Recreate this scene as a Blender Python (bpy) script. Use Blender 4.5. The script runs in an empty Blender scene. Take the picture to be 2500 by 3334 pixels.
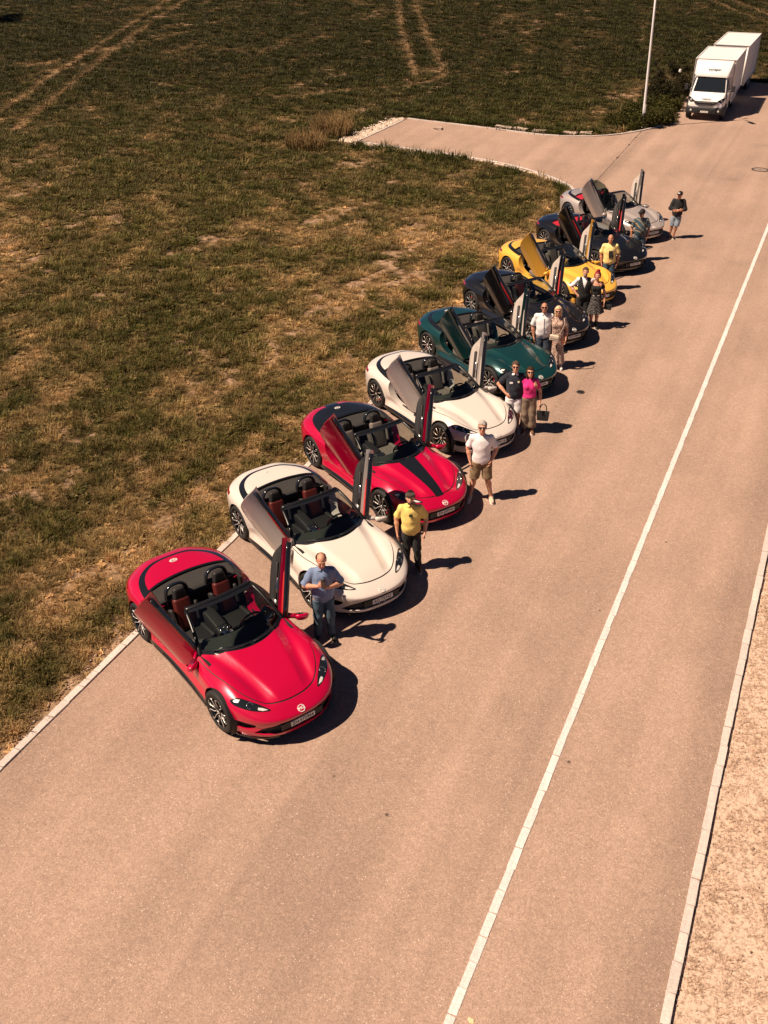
import bpy, bmesh, math, random
import numpy as np
from mathutils import Vector, Matrix, Euler

random.seed(7); RNG = np.random.default_rng(7)
SC = bpy.context.scene
COL = SC.collection
R = math.radians

# ------------------------------------------------------------------ camera, world, sun, exposure
CAM_H = 10.838
cam = bpy.data.cameras.new('camera'); cam_o = bpy.data.objects.new('camera', cam); COL.objects.link(cam_o)
cam.sensor_fit = 'HORIZONTAL'; cam.sensor_width = 36.0; cam.lens = 36.0 * 3200.9 / 2500.0
cam.clip_start = 0.1; cam.clip_end = 3000
_pitch, _roll = 0.57133, -0.00831
_c, _s = math.cos(_pitch), math.sin(_pitch); _cr, _sr = math.cos(_roll), math.sin(_roll)
_fw = Vector((0, _c, -_s)); _up = Vector((0, _s, _c)); _rt = Vector((1, 0, 0))
_rt2 = _cr * _rt + _sr * _up; _up2 = -_sr * _rt + _cr * _up
M = Matrix(((_rt2.x, _up2.x, -_fw.x, 0), (_rt2.y, _up2.y, -_fw.y, 0), (_rt2.z, _up2.z, -_fw.z, CAM_H), (0, 0, 0, 1)))
cam_o.matrix_world = M
SC.camera = cam_o

SUN_EL, SHADOW_AZ = R(55.5), R(75.0)         # shadows fall along azimuth 75 deg (from +Y towards +X)
sun_from = Vector((-math.sin(SHADOW_AZ) * math.cos(SUN_EL), -math.cos(SHADOW_AZ) * math.cos(SUN_EL), math.sin(SUN_EL)))
world = bpy.data.worlds.new('World'); SC.world = world; world.use_nodes = True
wn = world.node_tree; bg = wn.nodes['Background']
sky = wn.nodes.new('ShaderNodeTexSky'); sky.sky_type = 'NISHITA'; sky.sun_disc = False
sky.sun_elevation = SUN_EL; sky.sun_rotation = math.atan2(sun_from.x, sun_from.y)
sky.altitude = 500; sky.air_density = 0.26; sky.dust_density = 0.06; sky.ozone_density = 1.0
wn.links.new(sky.outputs[0], bg.inputs[0]); bg.inputs[1].default_value = 0.05
sun = bpy.data.lights.new('sun', 'SUN'); sun_o = bpy.data.objects.new('sun', sun); COL.objects.link(sun_o)
sun.energy = 5.0; sun.angle = R(0.53); sun.color = (1.0, 0.79, 0.60)
sun_o.rotation_euler = sun_from.to_track_quat('Z', 'Y').to_euler(); sun_o.location = (-30, -20, 60)
SC.view_settings.view_transform = 'Standard'; SC.view_settings.look = 'None'
SC.view_settings.gamma = 1.0; SC.view_settings.exposure = 0.64
SC.view_settings.use_curve_mapping = False
SC.cycles.max_bounces = 8; SC.cycles.transparent_max_bounces = 12; SC.cycles.caustics_reflective = False; SC.cycles.caustics_refractive = False

# ------------------------------------------------------------------ helpers
def tag(o, label=None, cat=None, group=None, kind=None):
    if label: o['label'] = label
    if cat: o['category'] = cat
    if group: o['group'] = group
    if kind: o['kind'] = kind
    return o

def link(o, parent=None):
    COL.objects.link(o)
    if parent is not None: o.parent = parent
    return o

def empty(name, loc=(0, 0, 0), rz=0.0):
    o = bpy.data.objects.new(name, None); COL.objects.link(o)
    o.location = loc; o.rotation_euler = (0, 0, rz); o.empty_display_size = 0.2
    return o

def pydata(name, verts, faces, smooth=False):
    me = bpy.data.meshes.new(name); me.from_pydata([tuple(map(float, v)) for v in verts], [], [tuple(map(int, f)) for f in faces]); me.update()
    if smooth: me.polygons.foreach_set('use_smooth', [True] * len(me.polygons))
    return me

def fast_mesh(name, V, F, smooth=True):
    """V (n,3) float, F (m,k) int all same k"""
    V = np.asarray(V, np.float32); F = np.asarray(F, np.int32); k = F.shape[1]
    me = bpy.data.meshes.new(name)
    me.vertices.add(len(V)); me.vertices.foreach_set('co', V.ravel())
    me.loops.add(F.size); me.loops.foreach_set('vertex_index', F.ravel())
    me.polygons.add(len(F)); me.polygons.foreach_set('loop_start', np.arange(0, F.size, k, dtype=np.int32))
    me.polygons.foreach_set('loop_total', np.full(len(F), k, np.int32))
    me.polygons.foreach_set('use_smooth', np.full(len(F), smooth, bool))
    me.update(calc_edges=True); me.validate()
    return me

def obj(name, me, mat=None, parent=None):
    o = bpy.data.objects.new(name, me)
    if mat is not None:
        if isinstance(mat, (list, tuple)):
            for m in mat: me.materials.append(m)
        elif not me.materials: me.materials.append(mat)
    return link(o, parent)

def bm_obj(name, bm, mat=None, parent=None, smooth=False):
    me = bpy.data.meshes.new(name); bm.to_mesh(me); bm.free()
    if smooth: me.polygons.foreach_set('use_smooth', [True] * len(me.polygons))
    return obj(name, me, mat, parent)

def bm_box(bm, c, s, rot=None, bevel=0.0, seg=2, taper=None):
    r = bmesh.ops.create_cube(bm, size=1.0); vs = r['verts']
    for v in vs:
        v.co = Vector((v.co.x * s[0], v.co.y * s[1], v.co.z * s[2]))
        if taper and v.co.z > 0: v.co.x *= taper[0]; v.co.y *= taper[1]
    if bevel > 0:
        es = list({e for v in vs for e in v.link_edges})
        rb = bmesh.ops.bevel(bm, geom=es, offset=bevel, segments=seg, affect='EDGES', profile=0.6)
        vs = list({v for f in rb['faces'] for v in f.verts} | {v for v in vs if v.is_valid})
    m = (rot.to_matrix() if isinstance(rot, Euler) else rot) if rot is not None else None
    for v in vs:
        if m is not None: v.co = m @ v.co
        v.co += Vector(c)
    return vs

def tube_data(pts, rad, seg=8, closed=False, cap=True, flat=None):
    pts = [Vector(p) for p in pts]; n = len(pts); V = []; F = []
    rads = rad if isinstance(rad, (list, tuple)) else [rad] * n
    up = Vector((0, 0, 1)); prev = None
    for i, p in enumerate(pts):
        a = pts[(i - 1) % n] if (closed or i > 0) else p; b = pts[(i + 1) % n] if (closed or i < n - 1) else p
        t = (b - a).normalized()
        if prev is None:
            x = t.cross(up); x = x.normalized() if x.length > 1e-4 else t.cross(Vector((1, 0, 0))).normalized()
        else:
            x = (prev - t * prev.dot(t)); x = x.normalized() if x.length > 1e-5 else t.cross(up).normalized()
        prev = x; y = t.cross(x)
        for k in range(seg):
            a2 = 2 * math.pi * k / seg; fx, fy = (1, 1) if flat is None else flat
            V.append(p + (x * math.cos(a2) * fx + y * math.sin(a2) * fy) * rads[i])
    for i in range(n if closed else n - 1):
        for k in range(seg):
            j = (i + 1) % n
            F.append((i * seg + k, i * seg + (k + 1) % seg, j * seg + (k + 1) % seg, j * seg + k))
    if cap and not closed:
        F.append(tuple(range(seg - 1, -1, -1))); F.append(tuple((n - 1) * seg + k for k in range(seg)))
    return V, F

class MB:
    def __init__(s): s.V = []; s.F = []
    def add(s, V, F):
        o = len(s.V); s.V += [tuple(v) for v in V]; s.F += [tuple(i + o for i in f) for f in F]; return s
    def tube(s, pts, rad, seg=8, **k): return s.add(*tube_data(pts, rad, seg, **k))
    def box(s, c, sz, rot=None, bevel=0.0, seg=2, taper=None):
        bm = bmesh.new(); bm_box(bm, c, sz, rot, bevel, seg, taper); bm.verts.index_update()
        s.add([v.co[:] for v in bm.verts], [[v.index for v in f.verts] for f in bm.faces]); bm.free(); return s
    def lathe(s, prof, axis='z', seg=32, c=(0, 0, 0), close=False):
        V = []; F = []; n = len(prof)
        for k in range(seg):
            a = 2 * math.pi * k / seg
            for r, h in prof:
                x, y = r * math.cos(a), r * math.sin(a)
                V.append({'z': (c[0] + x, c[1] + y, c[2] + h), 'y': (c[0] + x, c[1] + h, c[2] + y), 'x': (c[0] + h, c[1] + x, c[2] + y)}[axis])
        for k in range(seg):
            j = (k + 1) % seg
            for i in range(n - 1 + (1 if close else 0)):
                i2 = (i + 1) % n
                F.append((k * n + i, j * n + i, j * n + i2, k * n + i2))
        return s.add(V, F)
    def prism(s, poly, axis, a, b):
        """extrude a 2D polygon between a and b along axis"""
        def P(u, w): return {'x': lambda q: (w, q[0], q[1]), 'y': lambda q: (q[0], w, q[1]), 'z': lambda q: (q[0], q[1], w)}[axis](u)
        n = len(poly); V = [P(q, a) for q in poly] + [P(q, b) for q in poly]
        F = [tuple(range(n - 1, -1, -1)), tuple(range(n, 2 * n))] + [(i, (i + 1) % n, n + (i + 1) % n, n + i) for i in range(n)]
        return s.add(V, F)
    def mesh(s, name, smooth=False, fix=True):
        me = pydata(name, s.V, s.F, smooth)
        if fix:
            bm = bmesh.new(); bm.from_mesh(me); bmesh.ops.recalc_face_normals(bm, faces=bm.faces); bm.to_mesh(me); bm.free()
        return me
    def build(s, name, mat=None, parent=None, smooth=False): return obj(name, s.mesh(name, smooth), mat, parent)

def smooth_angle(o, ang=35):
    me = o.data if hasattr(o, 'data') else o
    me.polygons.foreach_set('use_smooth', [True] * len(me.polygons))
    bm = bmesh.new(); bm.from_mesh(me)
    for e in bm.edges:
        if len(e.link_faces) == 2 and e.calc_face_angle(0) > R(ang): e.smooth = False
    bm.to_mesh(me); bm.free(); return o

_FONT = {}
def text_mesh(txt, size, extrude=0.0, align='CENTER', bold=0.0):
    cu = bpy.data.curves.new('lettering', 'FONT'); cu.body = txt; cu.size = size; cu.align_x = align; cu.align_y = 'CENTER'
    cu.extrude = extrude; cu.offset = bold; cu.resolution_u = 3
    o = bpy.data.objects.new('lettering', cu); COL.objects.link(o)
    dg = bpy.context.evaluated_depsgraph_get(); me = bpy.data.meshes.new_from_object(o.evaluated_get(dg))
    bpy.data.objects.remove(o); bpy.data.curves.remove(cu); return me

# ------------------------------------------------------------------ materials
def mat(name, col, rough=0.5, metal=0.0, coat=0.0, spec=0.5, noise=None, bump=None, trans=0.0, alpha=None, emit=None, sheen=0.0, coords='Object'):
    """noise=(scale, amount)  multiplies colour;  bump=(scale, strength)"""
    m = bpy.data.materials.new(name); m.use_nodes = True; nt = m.node_tree; b = nt.nodes['Principled BSDF']
    b.inputs['Base Color'].default_value = (*col, 1); b.inputs['Roughness'].default_value = rough; b.inputs['Metallic'].default_value = metal
    b.inputs['Coat Weight'].default_value = coat; b.inputs['Coat Roughness'].default_value = 0.03
    b.inputs['Specular IOR Level'].default_value = spec; b.inputs['Transmission Weight'].default_value = trans
    if sheen: b.inputs['Sheen Weight'].default_value = sheen
    if alpha is not None: b.inputs['Alpha'].default_value = alpha
    if emit: b.inputs['Emission Color'].default_value = (*emit[:3], 1); b.inputs['Emission Strength'].default_value = emit[3]
    tc = nt.nodes.new('ShaderNodeTexCoord')
    if noise:
        n = nt.nodes.new('ShaderNodeTexNoise'); n.inputs['Scale'].default_value = noise[0]; n.inputs['Detail'].default_value = 5
        nt.links.new(tc.outputs[coords], n.inputs['Vector'])
        mr = nt.nodes.new('ShaderNodeMapRange'); mr.inputs[1].default_value = 0.3; mr.inputs[2].default_value = 0.7
        mr.inputs[3].default_value = 1 - noise[1]; mr.inputs[4].default_value = 1 + noise[1]
        nt.links.new(n.outputs['Fac'], mr.inputs[0])
        mx = nt.nodes.new('ShaderNodeVectorMath'); mx.operation = 'SCALE'; mx.inputs[0].default_value = col
        nt.links.new(mr.outputs[0], mx.inputs['Scale']); nt.links.new(mx.outputs[0], b.inputs['Base Color'])
    if bump:
        n = nt.nodes.new('ShaderNodeTexNoise'); n.inputs['Scale'].default_value = bump[0]; n.inputs['Detail'].default_value = 4
        nt.links.new(tc.outputs[coords], n.inputs['Vector'])
        bp = nt.nodes.new('ShaderNodeBump'); bp.inputs['Strength'].default_value = bump[1]; bp.inputs['Distance'].default_value = 0.02
        nt.links.new(n.outputs['Fac'], bp.inputs['Height']); nt.links.new(bp.outputs[0], b.inputs['Normal'])
    return m

def N(nt, t, **kw):
    n = nt.nodes.new(t)
    for k, v in kw.items():
        if k == 'inp':
            for a, b in v.items(): n.inputs[a].default_value = b
        else: setattr(n, k, v)
    return n

# ------------------------------------------------------------------ numpy noise (also drives dry patches of the field)
def _hash(ix, iy, seed):
    h = (ix.astype(np.int64) * 374761393 + iy.astype(np.int64) * 668265263 + seed * 974634533) & 0x7fffffff
    h = ((h ^ (h >> 13)) * 1274126177) & 0x7fffffff
    return ((h ^ (h >> 16)) & 0xffff) / 65535.0
def vnoise(x, y, seed=0):
    ix, iy = np.floor(x), np.floor(y); fx, fy = x - ix, y - iy
    fx = fx * fx * (3 - 2 * fx); fy = fy * fy * (3 - 2 * fy)
    a, b = _hash(ix, iy, seed), _hash(ix + 1, iy, seed); c, d = _hash(ix, iy + 1, seed), _hash(ix + 1, iy + 1, seed)
    return (a * (1 - fx) + b * fx) * (1 - fy) + (c * (1 - fx) + d * fx) * fy
def fbm(x, y, seed=0, oct=4):
    s = 0; a = 0.5; t = 0
    for i in range(oct):
        s = s + a * vnoise(x, y, seed + i * 17); t += a; a *= 0.5; x = x * 2.03 + 5.1; y = y * 2.03 - 3.7
    return s / t
def sstep(a, b, x): t = np.clip((x - a) / (b - a), 0, 1); return t * t * (3 - 2 * t)
# ------------------------------------------------------------------ ground
RA = R(24.4); RD = Vector((math.sin(RA), math.cos(RA), 0)); RN = Vector((math.cos(RA), -math.sin(RA), 0))
def UV(u, v, z=0.0): p = RD * u + RN * v; return Vector((p.x, p.y, z))
def bez(pts, n=8):
    """Catmull-Rom through points"""
    P = [Vector(p).to_3d() for p in pts]; out = []
    for i in range(len(P) - 1):
        p0 = P[max(i - 1, 0)]; p1 = P[i]; p2 = P[i + 1]; p3 = P[min(i + 2, len(P) - 1)]
        for k in range(n):
            t = k / n
            out.append(0.5 * ((2 * p1) + (p2 - p0) * t + (2 * p0 - 5 * p1 + 4 * p2 - p3) * t * t + (3 * p1 - p0 - 3 * p2 + p3) * t ** 3))
    out.append(P[-1]); return out

LK = -9.22   # inner edge of the left kerb (across-road coordinate)
near_curve = bez([UV(37.5, LK), UV(39.3, LK - 0.08), (7.98, 41.3), (7.80, 42.3), (7.15, 43.75), (5.68, 45.75), (3.71, 47.4), (0.89, 49.3), (-1.17, 50.55)], 8)
far_curve = bez([(1.42, 56.0), (2.47, 55.3), (5.71, 53.25), (8.02, 51.75), (9.80, 51.3), (11.69, 51.55), (13.9, 53.0), (15.2, 54.6)], 8)
TD = Vector((math.sin(R(22.7)), math.cos(R(22.7)), 0)); TN = Vector((TD.y, -TD.x, 0)); TO = Vector((17.05, 54.94, 0))
asph = [UV(-40, LK)] + near_curve + far_curve + [TO - TN * 1.75 + TD * 1.5, TO - TN * 1.75 + TD * 13.2, UV(70.0, -4.3), UV(70.0, 0.24), UV(-40, 0.24)]
ASPH = np.array([(p.x, p.y) for p in asph])
def inside(x, y, poly):
    c = np.zeros(x.shape, bool); n = len(poly); j = n - 1
    for i in range(n):
        xi, yi = poly[i]; xj, yj = poly[j]
        if abs(yj - yi) > 1e-9:
            c ^= ((yi > y) != (yj > y)) & (x < (xj - xi) * (y - yi) / (yj - yi) + xi)
        j = i
    return c
def dist_poly(x, y, pts):
    d = np.full(x.shape, 1e9)
    for (ax, ay), (bx, by) in zip(pts[:-1], pts[1:]):
        dx, dy = bx - ax, by - ay; L = dx * dx + dy * dy + 1e-12
        t = np.clip(((x - ax) * dx + (y - ay) * dy) / L, 0, 1)
        d = np.minimum(d, np.hypot(x - ax - t * dx, y - ay - t * dy))
    return d

def asphalt_mat():
    m = bpy.data.materials.new('asphalt'); m.use_nodes = True; nt = m.node_tree; b = nt.nodes['Principled BSDF']; L = nt.links.new
    tc = N(nt, 'ShaderNodeTexCoord'); mp = N(nt, 'ShaderNodeMapping'); mp.inputs['Rotation'].default_value = (0, 0, RA)
    L(tc.outputs['Object'], mp.inputs['Vector'])
    def noise(s, d=4, r=0.55, vec=None, stretch=None):
        n = N(nt, 'ShaderNodeTexNoise', inp={'Scale': s, 'Detail': d, 'Roughness': r})
        if stretch:
            q = N(nt, 'ShaderNodeMapping'); q.inputs['Scale'].default_value = stretch; L(mp.outputs[0], q.inputs['Vector']); L(q.outputs[0], n.inputs['Vector'])
        else: L(mp.outputs[0], n.inputs['Vector'])
        return n.outputs['Fac']
    def rng(x, a, b_, c, d):
        r = N(nt, 'ShaderNodeMapRange', inp={1: a, 2: b_, 3: c, 4: d}); L(x, r.inputs[0]); return r.outputs[0]
    def mul(a, b_):
        q = N(nt, 'ShaderNodeMath', operation='MULTIPLY'); L(a, q.inputs[0]); L(b_, q.inputs[1]); return q.outputs[0]
    f = rng(noise(0.16, 4), 0.3, 0.7, 0.95, 1.05)                       # broad blotches
    f = mul(f, rng(noise(1.3, 6, 0.6), 0.3, 0.7, 0.965, 1.03))
    f = mul(f, rng(noise(0.9, 3, 0.5, stretch=(1.6, 0.03, 1)), 0.35, 0.65, 0.91, 1.06))   # wear along the lane
    def cells(s, a, b_):                                                   # aggregate: every chip its own tone
        q = N(nt, 'ShaderNodeTexVoronoi', feature='F1', inp={'Scale': s, 'Randomness': 1.0}); L(mp.outputs[0], q.inputs['Vector'])
        sp_ = N(nt, 'ShaderNodeSeparateColor'); L(q.outputs['Color'], sp_.inputs[0]); return rng(sp_.outputs[0], 0.0, 1.0, a, b_)
    f = mul(f, cells(75, 0.79, 1.19)); f = mul(f, cells(33, 0.93, 1.07)); f = mul(f, rng(noise(9, 4, 0.7), 0.3, 0.7, 0.92, 1.08))
    vo = N(nt, 'ShaderNodeTexVoronoi', feature='F1', inp={'Scale': 36.0, 'Randomness': 1.0}); L(mp.outputs[0], vo.inputs['Vector'])
    chip = rng(vo.outputs['Distance'], 0.22, 0.34, 1.0, 0.0); sel = rng(vo.outputs['Color'], 0.74, 0.78, 0.0, 1.0)
    chips = mul(chip, sel)
    v2 = N(nt, 'ShaderNodeTexVoronoi', feature='F1', inp={'Scale': 0.9, 'Randomness': 1.0}); L(mp.outputs[0], v2.inputs['Vector'])
    spot = rng(v2.outputs['Distance'], 0.018, 0.035, 0.35, 1.0)           # scattered dark droppings
    f = mul(f, spot)
    v3 = N(nt, 'ShaderNodeTexVoronoi', feature='F1', inp={'Scale': 0.33, 'Randomness': 1.0}); L(mp.outputs[0], v3.inputs['Vector'])
    f = mul(f, rng(v3.outputs['Distance'], 0.02, 0.18, 0.84, 1.0))       # faint oil stains
    f = mul(f, rng(noise(0.55, 4, 0.6, stretch=(1.0, 0.45, 1)), 0.42, 0.62, 1.04, 0.90))
    sx = N(nt, 'ShaderNodeSeparateXYZ'); L(mp.outputs[0], sx.inputs[0])
    # laid seam: a slightly darker paver pass between -4.9 and -5.3, and edges by the kerbs
    def band(x, c, w, d):
        s1 = N(nt, 'ShaderNodeMath', operation='SUBTRACT', inp={1: c}); L(x, s1.inputs[0])
        a1 = N(nt, 'ShaderNodeMath', operation='ABSOLUTE'); L(s1.outputs[0], a1.inputs[0]); return rng(a1.outputs[0], 0.0, w, d, 1.0)
    f = mul(f, rng(sx.outputs[0], -5.20, -5.05, 1.03, 0.93)); f = mul(f, rng(sx.outputs[0], -5.05, -3.4, 1.0, 1.10))
    f = mul(f, band(sx.outputs[0], -5.08, 0.10, 0.94)); f = mul(f, band(sx.outputs[0], 0.25, 0.9, 0.86)); f = mul(f, band(sx.outputs[0], -9.25, 0.35, 0.85))
    cr = N(nt, 'ShaderNodeCombineColor'); 
    base = (0.350, 0.242, 0.188)
    sc = N(nt, 'ShaderNodeVectorMath', operation='SCALE'); sc.inputs[0].default_value = base; L(f, sc.inputs['Scale'])
    mix = N(nt, 'ShaderNodeMix', data_type='RGBA', inp={'B': (0.72, 0.58, 0.49, 1)})
    L(mul(chips, rng(noise(2, 2), 0.4, 0.6, 0.25, 0.75)), mix.inputs['Factor']); L(sc.outputs[0], mix.inputs['A']); L(mix.outputs['Result'], b.inputs['Base Color'])
    b.inputs['Roughness'].default_value = 0.92; b.inputs['Specular IOR Level'].default_value = 0.25
    bp = N(nt, 'ShaderNodeBump', inp={'Strength': 0.55, 'Distance': 0.012}); L(noise(55, 4, 0.7), bp.inputs['Height']); L(bp.outputs[0], b.inputs['Normal'])
    return m
M_ASPH = asphalt_mat()
road = obj('road', pydata('road', [(p.x, p.y, 0.0) for p in asph], [tuple(range(len(asph)))]), M_ASPH); tag(road, kind='structure')

# dry / bare patches of the meadow
def bezxy(l): return [(p.x, p.y) for p in bez([(a, b, 0) for a, b in l], 6)]
TRACKS = [bezxy(l) for l in ([(-21.3, 130), (-21.2, 120.3), (-20.8, 88.8), (-20.3, 76.7), (-19.7, 65.6), (-19.2, 54.1)], [(-23.3, 130), (-23.1, 115.7), (-22.6, 95.7), (-22.2, 79.0), (-21.8, 66.8), (-21.5, 59.8)],
  [(2.0, 132.7), (2.0, 118.4), (1.9, 92.8), (2.2, 76.6), (2.2, 70.7)], [(3.6, 132.5), (3.7, 118.2), (3.9, 87.0), (4.2, 72.5), (3.7, 68.8), (2.0, 66.6), (-1.7, 65.1), (-6.2, 62.3)], [(34.7, 115.7), (34.2, 96.0), (33.8, 80)], [(36.8, 115.6), (36.5, 102.9), (36.2, 85)])]
ASPH_LEFT = [(p.x, p.y) for p in [UV(-40, LK)] + near_curve + far_curve]
def meadow(x, y):
    """dry 0..1, bare 0..1 at world x,y"""
    v = x * RN.x + y * RN.y; u = x * RD.x + y * RD.y
    near = sstep(62, 22, y)
    a = fbm(x * 0.55 + y * 0.12, y * 0.42, 3, 5); bn = fbm(x * 2.3, y * 2.3, 11, 4); c = fbm(x * 0.12, y * 0.09, 5, 3)
    st = fbm(u * 0.10, v * 0.75, 7, 4)
    dry = sstep(0.47, 0.70, 0.34 * a + 0.30 * bn + 0.18 * c + 0.22 * st - 0.04 * (1 - near) + 0.03 * near)
    bare = sstep(0.60, 0.69, 0.25 * fbm(x * 0.8, y * 0.8, 23, 4) + 0.45 * fbm(x * 3.1, y * 3.1, 29, 3) + 0.30 * st + 0.045 * near)
    dk = dist_poly(x, y, ASPH_LEFT)
    edge = sstep(0.52, 0.06, dk - 0.13 + 0.65 * (fbm(x * 1.7, y * 1.7, 31, 3) - 0.5))
    bare = bare * (0.25 + 0.75 * sstep(0.8, 2.8, dk)); bare = np.maximum(bare, edge)
    for i, t in enumerate(TRACKS):
        d = dist_poly(x, y, t); w = (0.55 + 0.6 * fbm(x * 0.3, y * 0.15, 45 + i, 3)) * sstep(0.50, 0.12, d + 0.5 * (fbm(x * 0.8, y * 0.8, 41 + i, 3) - 0.5))
        dry = np.maximum(dry, 0.95 * w); bare = np.maximum(bare, 0.42 * w)
    # faint mowing swaths across the far meadow
    sw = 0.5 + 0.5 * np.sin((x * 0.985 - y * 0.17) * 2 * np.pi / 3.2 + 2 * fbm(x * 0.1, y * 0.1, 51, 2))
    dry = dry + 0.26 * sstep(0.6, 1.0, sw) * sstep(58, 75, y) * sstep(0.40, 0.6, fbm(x * 0.5, y * 0.12, 61, 3))
    # passes of the mower follow the road edge and swing round along the turning bay
    d1 = -9.35 - v; d2 = (y - 50.5) * 0.836 * -1 - (x + 1.2) * 0.548; d2 = np.abs(d2); ds = -3.0 * np.log(np.exp(-np.clip(d1, 0, 80) / 3.0) + np.exp(-np.clip(d2, 0, 80) / 3.0) + 1e-9)
    ps = 0.5 + 0.5 * np.sin(ds * 2 * np.pi / 2.3 + 1.5 * fbm(x * 0.15, y * 0.15, 55, 2)); dry = dry + 0.48 * sstep(0.62, 1.0, ps) * sstep(62, 48, y) * sstep(0.38, 0.62, fbm(x * 0.35, y * 0.3, 63, 3))
    dry = dry + 0.16 * sstep(-4, -12, x) * sstep(58, 40, y) * sstep(0.35, 0.6, fbm(x * 0.6, y * 0.6, 67, 4))
    return np.clip(dry, 0, 1), np.clip(bare, 0, 1)

def meadow_mat():
    m = bpy.data.materials.new('meadow_soil'); m.use_nodes = True; nt = m.node_tree; b = nt.nodes['Principled BSDF']; L = nt.links.new
    at = N(nt, 'ShaderNodeAttribute', attribute_name='dry'); ab = N(nt, 'ShaderNodeAttribute', attribute_name='bare')
    tc = N(nt, 'ShaderNodeTexCoord')
    n1 = N(nt, 'ShaderNodeTexNoise', inp={'Scale': 9.0, 'Detail': 6, 'Roughness': 0.7}); L(tc.outputs['Object'], n1.inputs['Vector'])
    n2 = N(nt, 'ShaderNodeTexNoise', inp={'Scale': 1.6, 'Detail': 7, 'Roughness': 0.72}); L(tc.outputs['Object'], n2.inputs['Vector'])
    r1 = N(nt, 'ShaderNodeValToRGB'); e = r1.color_ramp.elements
    e[0].position = 0.33; e[0].color = (0.006, 0.005, 0.002, 1); e[1].position = 0.70; e[1].color = (0.036, 0.027, 0.009, 1); L(n2.outputs['Fac'], r1.inputs[0])
    r2 = N(nt, 'ShaderNodeValToRGB'); e = r2.color_ramp.elements
    e[0].position = 0.32; e[0].color = (0.045, 0.030, 0.012, 1); e[1].position = 0.68; e[1].color = (0.30, 0.185, 0.085, 1); L(n1.outputs['Fac'], r2.inputs[0])
    r3 = N(nt, 'ShaderNodeValToRGB'); e = r3.color_ramp.elements
    e[0].position = 0.30; e[0].color = (0.07, 0.042, 0.024, 1); e[1].position = 0.70; e[1].color = (0.52, 0.345, 0.225, 1); L(n1.outputs['Fac'], r3.inputs[0])
    m1 = N(nt, 'ShaderNodeMix', data_type='RGBA'); L(at.outputs['Fac'], m1.inputs['Factor']); L(r1.outputs[0], m1.inputs['A']); L(r2.outputs[0], m1.inputs['B'])
    m2 = N(nt, 'ShaderNodeMix', data_type='RGBA'); L(ab.outputs['Fac'], m2.inputs['Factor']); L(m1.outputs['Result'], m2.inputs['A']); L(r3.outputs[0], m2.inputs['B'])
    L(m2.outputs['Result'], b.inputs['Base Color']); b.inputs['Roughness'].default_value = 1.0; b.inputs['Specular IOR Level'].default_value = 0.1
    bp = N(nt, 'ShaderNodeBump', inp={'Strength': 0.8, 'Distance': 0.05}); L(n1.outputs['Fac'], bp.inputs['Height']); L(bp.outputs[0], b.inputs['Normal'])
    return m
M_MEADOW = meadow_mat()
# perspective-spaced grid of ground, plus a wide skirt to the horizon
ys = [3.0]
while ys[-1] < 135: ys.append(ys[-1] + 0.05 + 0.0058 * ys[-1])
ys = np.array(ys); nx = 260
gx = np.linspace(-1, 1, nx)
X = np.outer(9 + ys * 0.45, gx); Y = np.repeat(ys[:, None], nx, 1)
ins = inside(X.ravel(), Y.ravel(), ASPH).reshape(X.shape)
dry, bare = meadow(X.ravel(), Y.ravel())
Z = -0.035 + 0.10 * (fbm(X * 0.35, Y * 0.35, 71, 3) - 0.45) * sstep(0.5, 3.0, dist_poly(X.ravel(), Y.ravel(), ASPH_LEFT).reshape(X.shape))
vr = X * RN.x + Y * RN.y
Z = np.where(ins | (vr > 0.0), -0.16, Z)
ny = len(ys); idx = np.arange(ny * nx).reshape(ny, nx)
F = np.stack([idx[:-1, :-1], idx[:-1, 1:], idx[1:, 1:], idx[1:, :-1]], -1).reshape(-1, 4)
me = fast_mesh('meadow', np.stack([X, Y, Z], -1).reshape(-1, 3), F, True)
for nm, a in (('dry', dry), ('bare', bare)):
    at = me.attributes.new(nm, 'FLOAT', 'POINT'); at.data.foreach_set('value', a.astype(np.float32))
meadow_o = obj('meadow', me, M_MEADOW); tag(meadow_o, kind='structure')
terrain = obj('terrain', pydata('terrain', [(-2500, -2500, -0.22), (2500, -2500, -0.22), (2500, 2500, -0.22), (-2500, 2500, -0.22)], [(0, 1, 2, 3)]), M_MEADOW); tag(terrain, kind='structure')

# right-hand verge: dry straw over pale soil
def verge_mat():
    m = bpy.data.materials.new('verge_soil'); m.use_nodes = True; nt = m.node_tree; b = nt.nodes['Principled BSDF']; L = nt.links.new
    tc = N(nt, 'ShaderNodeTexCoord')
    n1 = N(nt, 'ShaderNodeTexNoise', inp={'Scale': 19.0, 'Detail': 8, 'Roughness': 0.78, 'Distortion': 0.2}); L(tc.outputs['Object'], n1.inputs['Vector'])
    r = N(nt, 'ShaderNodeValToRGB'); e = r.color_ramp.elements
    e[0].position = 0.34; e[0].color = (0.17, 0.10, 0.065, 1); e[1].position = 0.52; e[1].color = (0.64, 0.475, 0.365, 1); L(n1.outputs['Fac'], r.inputs[0])
    L(r.outputs[0], b.inputs['Base Color']); b.inputs['Roughness'].default_value = 1.0; b.inputs['Specular IOR Level'].default_value = 0.1
    bp = N(nt, 'ShaderNodeBump', inp={'Strength': 0.7, 'Distance': 0.03}); L(n1.outputs['Fac'], bp.inputs['Height']); L(bp.outputs[0], b.inputs['Normal'])
    return m
M_VERGE = verge_mat()
nu, nv = 160, 44
us = np.linspace(-6, 60, nu); vs_ = np.linspace(0.345, 9, nv); U, Vv = np.meshgrid(us, vs_, indexing='ij')
Zv = -0.045 + 0.06 * (fbm(U * 1.2, Vv * 1.2, 81, 3) - 0.5)
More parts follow.
